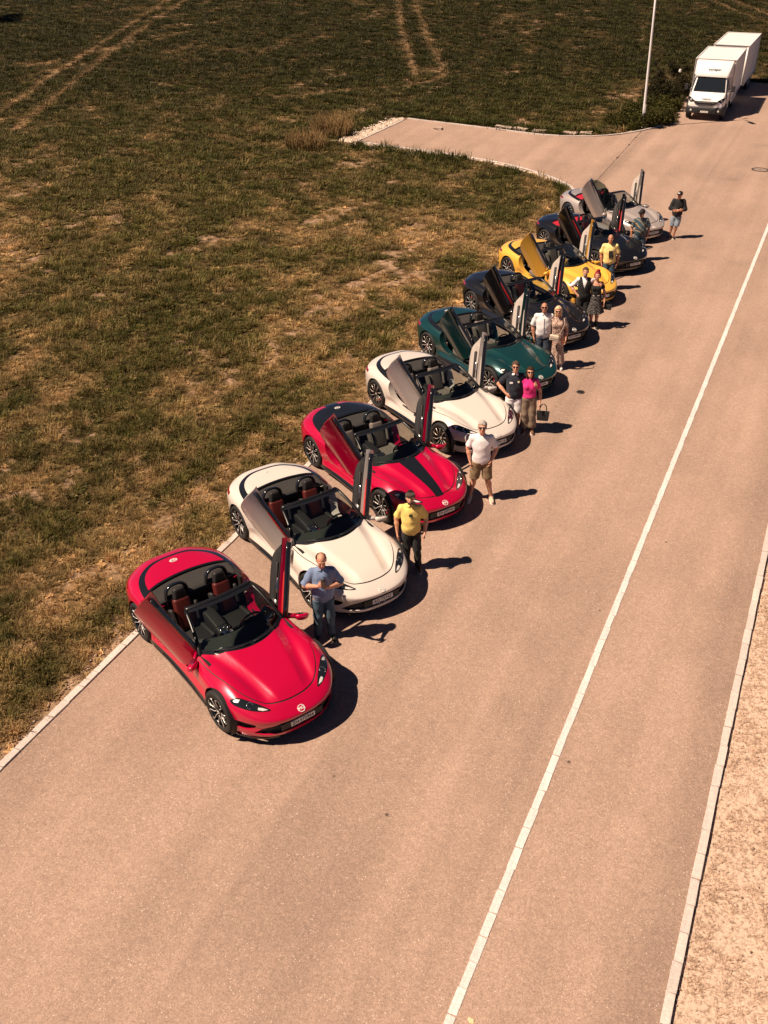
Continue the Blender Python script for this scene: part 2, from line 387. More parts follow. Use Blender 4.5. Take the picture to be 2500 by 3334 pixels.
Pv = np.stack([RD.x * U + RN.x * Vv, RD.y * U + RN.y * Vv, Zv], -1).reshape(-1, 3)
idx = np.arange(nu * nv).reshape(nu, nv); F = np.stack([idx[:-1, :-1], idx[1:, :-1], idx[1:, 1:], idx[:-1, 1:]], -1).reshape(-1, 4)
tag(obj('verge', fast_mesh('verge', Pv, F, True), M_VERGE), kind='structure')

# ------------------------------------------------------------------ kerbs: rows of pale granite setts, each a stone of its own
def stone_mat(name, col, var):
    m = mat(name, col, 0.85, spec=0.3, bump=(60, 0.3)); nt = m.node_tree; b = nt.nodes['Principled BSDF']; L = nt.links.new
    oi = N(nt, 'ShaderNodeObjectInfo'); r = N(nt, 'ShaderNodeMapRange', inp={3: 1 - var, 4: 1 + var * 0.6}); L(oi.outputs['Random'], r.inputs[0])
    tc = N(nt, 'ShaderNodeTexCoord'); n = N(nt, 'ShaderNodeTexNoise', inp={'Scale': 30.0, 'Detail': 5, 'Roughness': 0.7}); L(tc.outputs['Object'], n.inputs['Vector'])
    r2 = N(nt, 'ShaderNodeMapRange', inp={1: 0.3, 2: 0.7, 3: 0.70, 4: 1.16}); L(n.outputs['Fac'], r2.inputs[0])
    q = N(nt, 'ShaderNodeMath', operation='MULTIPLY'); L(r.outputs[0], q.inputs[0]); L(r2.outputs[0], q.inputs[1])
    s = N(nt, 'ShaderNodeVectorMath', operation='SCALE'); s.inputs[0].default_value = col; L(q.outputs[0], s.inputs['Scale']); L(s.outputs[0], b.inputs['Base Color'])
    return m
M_STONE = stone_mat('granite', (0.60, 0.52, 0.475), 0.12)
M_STONE2 = stone_mat('pale_granite', (0.69, 0.625, 0.60), 0.07)
M_MORTAR = mat('mortar', (0.22, 0.15, 0.115), 0.95, noise=(20, 0.3))
def stone_variants(L, W, Hh, n=4):
    out = []
    for k in range(n):
        bm = bmesh.new(); bm_box(bm, (0, 0, 0), (L - 0.006 - 0.006 * random.random(), W * random.uniform(0.96, 1.0), Hh), bevel=0.006, seg=1)
        for v in bm.verts: v.co += Vector((random.uniform(-1, 1), random.uniform(-1, 1), random.uniform(-1, 1))) * 0.0045
        me = bpy.data.meshes.new('kerb_stone'); bm.to_mesh(me); bm.free(); out.append(me)
    return out
def kerb(name, path, W, top, step, material, every=None):
    """path: list of Vector centres; stones laid end to end on a mortar bed"""
    cum = [0]
    for a, b in zip(path[:-1], path[1:]): cum.append(cum[-1] + (b - a).length)
    def at(s):
        i = max(0, min(len(cum) - 2, np.searchsorted(cum, s) - 1)); t = (s - cum[i]) / max(1e-6, cum[i + 1] - cum[i]); return path[i].lerp(path[i + 1], t)
    V = []; F = []
    n = int(cum[-1] / 0.4) + 2
    for k in range(n):
        s = cum[-1] * k / (n - 1); p = at(s); q = at(min(s + 0.05, cum[-1])) - at(max(s - 0.05, 0)); q.normalize(); nn = Vector((q.y, -q.x, 0))
        for w in (-1, 1):
            V.append(p + nn * (W / 2 - 0.006) * w + Vector((0, 0, top - 0.011)))
        for w in (-1, 1):
            V.append(p + nn * (W / 2 - 0.006) * w + Vector((0, 0, -0.12)))
        if k: o = (k - 1) * 4; F += [(o, o + 4, o + 5, o + 1), (o + 1, o + 5, o + 7, o + 3), (o, o + 2, o + 6, o + 4)]
    bed = obj(name, pydata(name, V, F), M_MORTAR); tag(bed, kind='structure')
    var = stone_variants(step, W, 0.14)
    for v_ in var: v_.materials.append(material)
    cnt = int(cum[-1] / step)
    for k in range(cnt):
        s = (k + 0.5) * step; p = at(s); q = at(min(s + step * .3, cum[-1])) - at(max(s - step * .3, 0))
        o = bpy.data.objects.new('kerb_stone', var[k % len(var)]); link(o, bed)
        o.location = p + Vector((random.uniform(-.003, .003), random.uniform(-.003, .003), top - 0.07 + random.uniform(-.002, .002)))
        o.rotation_euler = (0, 0, math.atan2(q.y, q.x) + random.uniform(-.006, .006) + (math.pi if k % 3 == 0 else 0))
    return bed
kerb('left_kerb', [UV(5.0, LK - 0.065), UV(37.5, LK - 0.065)], 0.13, 0.028, 0.369, M_STONE)
kerb('middle_kerb', [UV(4.6, -1.94), UV(46, -1.94)], 0.112, 0.010, 0.3575, M_STONE2)
kerb('right_kerb', [UV(5.2, 0.28), UV(24, 0.28)], 0.115, 0.020, 0.42, M_STONE)
def offset_path(path, d):
    out = []
    for i, p in enumerate(path):
        q = path[min(i + 1, len(path) - 1)] - path[max(i - 1, 0)]; q.normalize(); out.append(p + Vector((-q.y, q.x, 0)) * d)
    return out
kerb('curved_kerb', offset_path(near_curve, 0.06), 0.13, 0.05, 0.5, M_STONE)
kerb('far_curved_kerb', offset_path(far_curve, 0.05), 0.11, 0.05, 0.8, M_STONE)
kerb('end_kerb', [Vector((-1.22, 50.55, 0)), Vector((1.37, 56.0, 0))], 0.11, 0.03, 0.8, M_STONE)

# manhole, drain cap, tar seam
M_IRON = mat('cast_iron', (0.05, 0.035, 0.028), 0.6, metal=0.3, noise=(40, 0.3)); M_COVER = mat('cover_fill', (0.25, 0.18, 0.145), 0.9, noise=(40, 0.2))
mh = empty('manhole_cover', (16.67, 44.43, 0)); tag(mh, 'round manhole cover with dark ring set in the asphalt at right edge', 'manhole cover')
MB().lathe([(0.30, 0.004), (0.30, 0.012), (0.37, 0.012), (0.375, 0.002)], seg=40).build('frame', M_IRON, mh)
MB().lathe([(0.001, 0.007), (0.297, 0.007), (0.297, 0.0)], seg=40).build('lid', M_COVER, mh)
MB().lathe([(0.001, 0.012), (0.035, 0.012), (0.04, 0.006)], seg=12).build('lifting_boss', M_IRON, mh)
dc = empty('valve_cap', (4.953, 22.338, 0)); tag(dc, 'small round dark iron valve cap in the asphalt before the green car', 'valve cap')
MB().lathe([(0.001, 0.012), (0.06, 0.012), (0.07, 0.006)], seg=20).build('cap', mat('black_iron', (0.012, 0.010, 0.010), 0.6), dc)
MB().lathe([(0.072, 0.003), (0.074, 0.010), (0.10, 0.010), (0.105, 0.002)], seg=24).build('ring', M_IRON, dc)
sm = []; sp = []
a0, a1 = Vector((9.0, 42.4, 0.004)), Vector((13.5, 53.05, 0.004)); dd = (a1 - a0).normalized(); nn = Vector((dd.y, -dd.x, 0))
V = []; F = []
for k in range(60):
    p = a0.lerp(a1, k / 59) + nn * 0.015 * math.sin(k * 1.7); w = 0.006 + 0.012 * random.random() ** 2 + (0.04 if random.random() < 0.06 else 0)
    V += [p - nn * w, p + nn * w]
    if k: F.append((2 * k - 2, 2 * k, 2 * k + 1, 2 * k - 1))
tag(obj('tar_seam', pydata('tar_seam', V, F), mat('tar', (0.035, 0.025, 0.022), 0.8)), kind='structure')
# ------------------------------------------------------------------ roadsters
# car space: +X forward, +Y left, Z up, origin on the ground between the axles
AX, WR = 1.345, 0.352
def spl(xs, ys):
    xs = np.array(xs, float); ys = np.array(ys, float)
    if xs[0] > xs[-1]: xs, ys = xs[::-1], ys[::-1]
    d = np.diff(ys) / np.diff(xs); m = np.zeros(len(xs)); m[1:-1] = (d[:-1] + d[1:]) / 2; m[0], m[-1] = d[0], d[-1]
    sgn = np.sign(d[:-1]) != np.sign(d[1:]); m[1:-1][sgn] = 0
    def f(x):
        x = np.clip(x, xs[0], xs[-1]); i = np.clip(np.searchsorted(xs, x) - 1, 0, len(xs) - 2); h = xs[i + 1] - xs[i]; t = (x - xs[i]) / h
        return ys[i] * (2 * t**3 - 3 * t**2 + 1) + h * m[i] * (t**3 - 2 * t**2 + t) + ys[i + 1] * (-2 * t**3 + 3 * t**2) + h * m[i + 1] * (t**3 - t**2)
    return f
f_hc = spl([-2.27, -2.12, -1.95, -1.6, -1.2, -0.8, -0.4, 0.1, 0.5, 0.8, 1.2, 1.6, 1.9, 2.1, 2.28], [0.925, 0.955, 0.965, 0.975, 0.985, 0.97, 0.94, 0.92, 0.925, 0.905, 0.85, 0.775, 0.70, 0.635, 0.56])
f_hs = spl([-2.27, -2.0, -1.6, -1.3, -0.95, -0.5, 0.0, 0.5, 0.9, 1.2, 1.4, 1.7, 1.95, 2.28], [0.86, 0.92, 0.985, 1.00, 0.985, 0.935, 0.905, 0.895, 0.875, 0.875, 0.865, 0.80, 0.70, 0.54])
f_zs = spl([-2.27, -1.3, 0, 1.3, 2.0, 2.28], [0.66, 0.58, 0.55, 0.54, 0.52, 0.50])
OUT = [(2.275, 0), (2.264, 0.20), (2.220, 0.40), (2.120, 0.585), (1.945, 0.745), (1.70, 0.870), (1.40, 0.938), (1.1, 0.940), (0.7, 0.912), (0.25, 0.893), (-0.2, 0.893), (-0.6, 0.912), (-1.0, 0.947), (-1.35, 0.957), (-1.65, 0.937), (-1.92, 0.865), (-2.1, 0.735), (-2.2, 0.55), (-2.25, 0.30), (-2.262, 0)]
def top_h(x, y):
    a = np.abs(y); hc, hs = f_hc(x), f_hs(x)
    z = hc + (hs - hc) * sstep(0.30, 0.74, a)
    # hood: raised centre between two creases, soft valleys outside them
    fr = sstep(0.55, 0.80, x) * sstep(2.06, 1.80, x)
    yr = 0.50 - 0.26 * np.clip((x - 0.6) / 1.35, 0, 1); yv = yr + 0.13
    z = z + fr * (0.016 * sstep(yr + 0.022, yr - 0.022, a) - 0.036 * np.exp(-((a - yv) / 0.085) ** 2))
    z = z + 0.022 * sstep(0.8, 1.25, x) * sstep(2.05, 1.7, x) * np.exp(-((a - 0.75) / 0.09) ** 2)
    # tail: slight ducktail lip
    z = z + 0.022 * np.exp(-((x + 2.17) / 0.07) ** 2) * sstep(0.85, 0.5, a)
    return z
def body_point(xo, yo, xs, rho, fac):
    x = xs + (xo - xs) * rho; y = yo * rho
    zs = f_zs(xo); z = zs + (top_h(x, y) - zs) * fac
    return x, y, z
def side_inset(x, z, zs):
    u = np.clip((zs - z) / (zs - 0.13), 0, 1)
    mid = sstep(-1.05, -0.75, x) * sstep(1.05, 0.75, x)
    ins = 0.012 * u + 0.030 * u ** 3
    ins = ins + mid * (0.055 * np.exp(-((z - 0.37) / 0.10) ** 2) - 0.012 * sstep(0.28, 0.18, z))
    front = sstep(1.75, 2.05, x); ins = ins + front * 0.015 * sstep(0.30, 0.20, z) + front * 0.028 * np.exp(-((z - 0.37) / 0.07) ** 2)
    rear = sstep(-1.85, -2.1, x); ins = ins + rear * 0.07 * sstep(0.5, 0.2, z)
    return ins

def car_surface():
    o = bez([(a, b, 0) for a, b in OUT], 14)
    P = np.array([(p.x, p.y) for p in o]); seg = np.hypot(*np.diff(P, axis=0).T); cum = np.concatenate([[0], np.cumsum(seg)])
    n = 190; s = np.linspace(0, cum[-1], n); ox = np.interp(s, cum, P[:, 0]); oy = np.interp(s, cum, P[:, 1]); oy[0] = oy[-1] = 0
    # spine point for each outline point
    sp = np.where(ox > 1.0, 1.0 + (ox - 1.0) * 0.55, np.where(ox < -1.0, -1.0 + (ox + 1.0) * 0.55, ox))
    nose = sstep(1.2, 2.1, ox); tail = sstep(-1.5, -2.15, ox)
    nexp = 3.4 - 0.45 * nose - 0.2 * tail
    rows = []
    q = np.concatenate([np.linspace(0, 0.80, 24)[:-1]])
    for r in q: rows.append(body_point(ox, oy, sp, r + 0 * ox, (1 - r ** nexp) ** (1 / nexp)))
    th0 = np.arcsin(0.80 ** (nexp / 2))
    for t in np.linspace(0, 1, 15):
        th = th0 + (math.pi / 2 - th0) * t; rows.append(body_point(ox, oy, sp, np.sin(th) ** (2 / nexp), np.cos(th) ** (2 / nexp)))
    zs = f_zs(ox)
    # outward direction in plan
    tx = np.gradient(ox); ty = np.gradient(oy); L = np.hypot(tx, ty); nxx, nyy = -ty / L, tx / L
    sg = np.sign(nxx * ox + nyy * oy + 1e-9); nxx, nyy = nxx * sg, nyy * sg; nyy[0] = nyy[-1] = 0; nxx[0] = 1; nxx[-1] = -1
    for k in range(1, 19):
        u = k / 18; zb_ = 0.135 + 0.07 * sstep(1.7, 2.1, ox); z = zs + (zb_ - zs) * u; i = side_inset(ox, z, zs); rows.append((ox - nxx * i, np.maximum(oy - nyy * i, 0) * (oy > 0), z))
    A = np.array([np.stack(r, -1) for r in rows])          # rows x n x 3
    return A
def car_bm():
    A = car_surface(); nr, n, _ = A.shape; V = []; F = []
    V = A.reshape(-1, 3); idx = np.arange(nr * n).reshape(nr, n)
    Fq = np.stack([idx[:-1, :-1], idx[:-1, 1:], idx[1:, 1:], idx[1:, :-1]], -1).reshape(-1, 4)
    V2 = V * [1, -1, 1]; F2 = Fq[:, ::-1] + len(V)
    me = fast_mesh('s', np.vstack([V, V2]), np.vstack([Fq, F2]))
    bm = bmesh.new(); bm.from_mesh(me); bpy.data.meshes.remove(me)
    bmesh.ops.remove_doubles(bm, verts=bm.verts, dist=0.0008)
    bmesh.ops.dissolve_degenerate(bm, edges=bm.edges, dist=0.0004)
    bmesh.ops.recalc_face_normals(bm, faces=bm.faces)
    c = sum((f.normal.z for f in bm.faces if f.calc_center_median().z > 0.8), 0)
    if c < 0: bmesh.ops.reverse_faces(bm, faces=bm.faces)
    return bm

def cut(bm, fn, where=None):
    """split the faces of bm along fn(x,y,z)=0"""
    bm.verts.ensure_lookup_table()
    co = np.array([v.co[:] for v in bm.verts]); val = fn(co[:, 0], co[:, 1], co[:, 2]); ok = where(co[:, 0], co[:, 1], co[:, 2]) if where else np.ones(len(co), bool)
    bm.verts.index_update(); new = []
    val = np.where(np.abs(val) < 1e-4, 1e-4, val)
    for e in list(bm.edges):
        a, b = e.verts; i, j = a.index, b.index
        if ok[i] and ok[j] and val[i] * val[j] < 0:
            t = val[i] / (val[i] - val[j]); new.append((e, a, t))
    nv = []
    for e, a, t in new:
        r = bmesh.utils.edge_split(e, a, min(max(t, 0.02), 0.98)); nv.append(r[1])
    bmesh.ops.connect_verts(bm, verts=nv, check_degenerate=False)

def poly_sdf(pts):
    P = [np.array(p, float) for p in pts]
    def f(x, y):
        d = np.full(np.shape(x), 1e9); c = np.zeros(np.shape(x), bool); n = len(P); j = n - 1
        for i in range(n):
            ax, ay = P[j]; bx, by = P[i]; dx, dy = bx - ax, by - ay
            t = np.clip(((x - ax) * dx + (y - ay) * dy) / (dx * dx + dy * dy), 0, 1); d = np.minimum(d, np.hypot(x - ax - t * dx, y - ay - t * dy))
            if abs(by - ay) > 1e-9: c ^= ((by > y) != (ay > y)) & (x < (ax - bx) * (y - by) / (ay - by) + bx)
            j = i
        return np.where(c, -d, d)
    return f
def sm(l, n=6):
    """smooth closed polygon"""
    P = [Vector((a, b, 0)) for a, b in l]; k = len(P); out = []
    for i in range(k):
        p0, p1, p2, p3 = P[i - 1], P[i], P[(i + 1) % k], P[(i + 2) % k]
        for q in range(n):
            t = q / n; v = 0.5 * ((2 * p1) + (p2 - p0) * t + (2 * p0 - 5 * p1 + 4 * p2 - p3) * t * t + (3 * p1 - p0 - 3 * p2 + p3) * t ** 3); out.append((v.x, v.y))
    return out
SE = lambda x, y, cx, ax, ay, n: (np.abs((x - cx) / ax) ** n + np.abs(y / ay) ** n) ** (1 / n) - 1
WS_BASE = lambda y: 0.93 - 0.40 * (np.abs(y) / 0.75) ** 2.2            # windscreen foot, x as function of y
def f_cock(x, y, z):     # cockpit + tonneau opening
    a = np.abs(y); return np.maximum(np.maximum(x - WS_BASE(y), -1.36 - 0.0 * a - x + 0.10 * (a / 0.72) ** 2 * 1.2), a - (0.775 - 0.03 * sstep(-0.5, -1.3, x)))
def f_surr(x, y, z):     # gloss black U round the boot lid
    return np.where(x < -0.90, SE(x, y, -0.90, 1.10, 0.845, 2.7), np.abs(y) / 0.845 - 1 + 0.9 * np.clip(x + 0.90, 0, 1)) * 0.8
def f_lid(x, y, z): return np.maximum(SE(x, y, -0.90, 1.03, 0.73, 2.7) * 0.8, x + 1.36 - 0.10 * (np.abs(y) / 0.72) ** 2 * 1.2 + 0.035)
def f_hood(x, y, z): return np.where(x > 0.7, SE(x, y, 0.7, 1.33, 0.80, 2.5), np.abs(y) / 0.80 - 1) * 0.8
_hl = poly_sdf(sm([(2.055, 0.41), (1.99, 0.56), (1.87, 0.705), (1.72, 0.81), (1.60, 0.835), (1.63, 0.76), (1.76, 0.635), (1.92, 0.495)]))
def f_head(x, y, z): return _hl(x, np.abs(y))
_gr = poly_sdf([(0, 0.475), (0.36, 0.462), (0.54, 0.40), (0.70, 0.285), (0.60, 0.258), (0.33, 0.262), (0, 0.27), (-0.33, 0.262), (-0.60, 0.258), (-0.70, 0.285), (-0.54, 0.40), (-0.36, 0.462)])
def f_gril(x, y, z): return _gr(y, z)
_vt = poly_sdf(sm([(0.665, 0.435), (0.75, 0.465), (0.86, 0.455), (0.865, 0.36), (0.80, 0.325), (0.69, 0.36)]))
def f_vent(x, y, z): return _vt(np.abs(y), z)
def f_arch(sx): return lambda x, y, z: np.hypot(x - sx, z - 0.352) - 0.392
_dr = poly_sdf(sm([(0.50, 1.3), (0.545, 0.80), (0.55, 0.58), (0.50, 0.43), (0.38, 0.375), (0.0, 0.355), (-0.36, 0.36), (-0.56, 0.41), (-0.70, 0.54), (-0.81, 0.73), (-0.86, 0.95), (-0.88, 1.3)], 4))
def f_door(x, y, z): return _dr(x, z)
def f_skirt(x, y, z): return z - (0.225 + 0.0 * x)
TAILZ = lambda y: 0.775
def f_tail(x, y, z): return np.abs(z - 0.785) - 0.030

def take(bm, sel, keep=False):
    """copy selected faces into a fresh bmesh (and delete them from bm)"""
    nb = bmesh.new(); vm = {}
    for f in sel:
        vs = []
        for v in f.verts:
            if v not in vm: vm[v] = nb.verts.new(v.co); vm[v].normal = v.normal
            vs.append(vm[v])
        try: nb.faces.new(vs).smooth = True
        except ValueError: pass
    if not keep: bmesh.ops.delete(bm, geom=sel, context='FACES')
    nb.normal_update(); return nb
def rim(bm, depth, vec=None, sel=None):
    """fold the open border of a panel inwards so that it has thickness"""
    bm.normal_update()
    es = [e for e in bm.edges if len(e.link_faces) == 1 and (sel is None or sel(e))]
    if not es: return
    nrm = {v: v.normal.copy() for e in es for v in e.verts}
    r = bmesh.ops.extrude_edge_only(bm, edges=es); nv = [g for g in r['geom'] if isinstance(g, bmesh.types.BMVert)]
    src = list(nrm.items())
    import mathutils
    kd = mathutils.kdtree.KDTree(len(src))
    for i, (v, n) in enumerate(src): kd.insert(v.co, i)
    kd.balance()
    for v in nv:
        _, i, _ = kd.find(v.co); n = src[i][1]
        v.co += (vec(v.co) if vec else -n * depth)
    for e in es: e.smooth = False
def to_me(bm, name, ang=40):
    for f in bm.faces: f.smooth = True
    bmesh.ops.recalc_face_normals(bm, faces=bm.faces)
    for e in bm.edges:
        if len(e.link_faces) == 2 and e.calc_face_angle(0) > R(ang): e.smooth = False
    me = bpy.data.meshes.new(name); bm.to_mesh(me); bm.free(); return me

HINGE = Vector((0.47, 0.86, 0.56))      # left door; y mirrored for the right one
CARM = {}   # name -> mesh
def build_car_meshes():
    bm = car_bm()
    top = lambda x, y, z: z > 0.6
    cut(bm, f_cock, lambda x, y, z: z > 0.72); 
    cut(bm, f_surr, lambda x, y, z: (z > 0.74) & (x < -0.55)); cut(bm, f_lid, lambda x, y, z: (z > 0.74) & (x < -0.9))
    G = 0.0065
    cut(bm, lambda x, y, z: f_hood(x, y, z) - G, lambda x, y, z: (z > 0.5) & (x > 0.3)); cut(bm, lambda x, y, z: f_hood(x, y, z) + G, lambda x, y, z: (z > 0.5) & (x > 0.3))
    cut(bm, f_head, lambda x, y, z: (z > 0.50) & (x > 1.4)); cut(bm, lambda x, y, z: f_head(x, y, z) + 0.018, lambda x, y, z: (z > 0.50) & (x > 1.4))
    cut(bm, f_gril, lambda x, y, z: (x > 1.6) & (z < 0.5)); cut(bm, f_vent, lambda x, y, z: (x > 1.5) & (z < 0.5))
    for sx in (AX, -AX): cut(bm, f_arch(sx), lambda x, y, z: (np.abs(y) > 0.6) & (np.abs(x - sx) < 0.6) & (z < 0.85))
    cut(bm, f_door, lambda x, y, z: (np.abs(y) > 0.5) & (np.abs(x) < 1.0)); 
    cut(bm, f_skirt, lambda x, y, z: z < 0.4)
    cut(bm, f_tail, lambda x, y, z: (x < -1.75) & (z < 0.9) & (z > 0.7))
    fs = list(bm.faces); C = np.array([f.calc_center_median()[:] for f in fs]); x, y, z = C.T; a = np.abs(y)
    lab = np.array(['body'] * len(fs), dtype=object)
    lab[(z < 0.225) & (x < 1.7)] = 'skirt'
    lab[(f_hood(x, y, z) < -G) & (z > 0.5) & (x > 0.3)] = 'hood'; hb = np.abs(f_hood(x, y, z)) < G; lab[hb & (z > 0.5) & (x > 0.3)] = 'seam'
    s_ = (f_surr(x, y, z) < 0) & (z > 0.74) & (x < -0.55); lab[s_] = 'surround'; lab[(f_lid(x, y, z) < 0) & (z > 0.74) & (x < -0.9)] = 'lid'
    lab[(f_door(x, y, z) < 0) & (a > 0.5)] = 'door'
    ck = (f_cock(x, y, z) < 0) & (z > 0.72); lab[ck] = 'gone'
    lab[(f_gril(x, y, z) < 0) & (x > 1.6) & (z < 0.5)] = 'grille'; lab[(f_vent(x, y, z) < 0) & (x > 1.5) & (z < 0.5)] = 'vent'
    hd = (z > 0.50) & (x > 1.4); lab[(f_head(x, y, z) < 0) & hd] = 'lamp_rim'; lab[(f_head(x, y, z) < -0.018) & hd] = 'lamp'
    lab[(f_tail(x, y, z) < 0) & (x < -1.75) & (z < 0.9)] = 'tail'
    for sx in (AX, -AX): lab[(f_arch(sx)(x, y, z) < 0) & (a > 0.6)] = 'gone'
    groups = {}
    for f, l in zip(fs, lab): groups.setdefault(l, []).append((f, 1 if f.calc_center_median().y > 0 else -1))
    sub = {}
    for l, L in groups.items():
        if l in ('door', 'lamp', 'lamp_rim', 'vent'):
            for s in (1, -1): sub[(l, s)] = take(bm, [f for f, q in L if q == s], True)
        else: sub[(l, 0)] = take(bm, [f for f, q in L], True)
    bm.free()
    # painted shell
    b = sub[('body', 0)]
    rim(b, 0.0, vec=lambda c: Vector((0, -0.16 * (1 if c.y > 0 else -1), -0.01)), sel=lambda e: abs(float(f_door(np.float64(e.verts[0].co.x), 0, np.float64(e.verts[0].co.z)))) < 0.004 and abs(float(f_door(np.float64(e.verts[1].co.x), 0, np.float64(e.verts[1].co.z)))) < 0.004 and abs(e.verts[0].co.y) > 0.55)
    rim(b, 0.022, sel=lambda e: min(v.co.z for v in e.verts) > 0.13 and abs(e.verts[0].co.y) < 1.2 and not (abs(abs(e.verts[0].co.y) - 0.74) < 0.03 and abs(e.verts[0].co.x) < 0.8 and e.verts[0].co.z < 0.8))
    CARM['body_shell'] = to_me(b, 'body_shell')
    for l, d in (('hood', 0.015), ('surround', 0.02), ('lid', 0.015)):
        b = sub[(l, 0)]
        if l == 'lid':
            for v in b.verts: v.co.z += 0.006
        rim(b, d); CARM[l] = to_me(b, l)
    b = sub[('seam', 0)]
    b.normal_update()
    for v in b.verts: v.co -= v.normal * 0.010
    CARM['seam'] = to_me(b, 'seam')
    b = sub[('skirt', 0)]
    b.normal_update()
    for v in b.verts:
        if v.co.z < 0.2: 
            r = 1 + 0.018 / max(0.3, math.hypot(v.co.x, v.co.y)); v.co.x *= r; v.co.y *= r
    rim(b, 0.03); CARM['skirt'] = to_me(b, 'skirt')
    b = sub[('grille', 0)]; b.normal_update()
    for v in b.verts: v.co += Vector((-0.07, 0, 0))
    CARM['grille'] = to_me(b, 'grille')
    CARM['tail'] = to_me(sub[('tail', 0)], 'tail')
    for s in (1, -1):
        n = 'L' if s > 0 else 'R'
        b = sub[('vent', s)]
        for v in b.verts: v.co += Vector((-0.055, -0.035 * s, 0))
        CARM['vent' + n] = to_me(b, 'vent')
        CARM['lamp_rim' + n] = to_me(sub[('lamp_rim', s)], 'lamp_rim')
        b = sub[('lamp', s)]; b.normal_update(); 
        CARM['lamp' + n] = to_me(b, 'lamp')
        d = sub[('door', s)]
        # inner skin from the same outline
        i = d.copy()
        for v in i.verts: v.co.y -= s * (0.115 if v.co.z < 0.75 else 0.085)
        for v in i.verts:
            v.co.y -= s * 0.035 * math.exp(-((v.co.z - 0.60) / 0.06) ** 2) * (1 if -0.6 < v.co.x < 0.35 else 0)
        bmesh.ops.reverse_faces(i, faces=i.faces)
        rim(d, 0.0, vec=lambda c: Vector((0, -s * 0.075, 0)))
        H = Vector((HINGE.x, HINGE.y * s, HINGE.z))
        for q in (d, i):
            for v in q.verts: v.co -= H
        CARM['door' + n] = to_me(d, 'door'); CARM['trim' + n] = to_me(i, 'trim')
build_car_meshes()

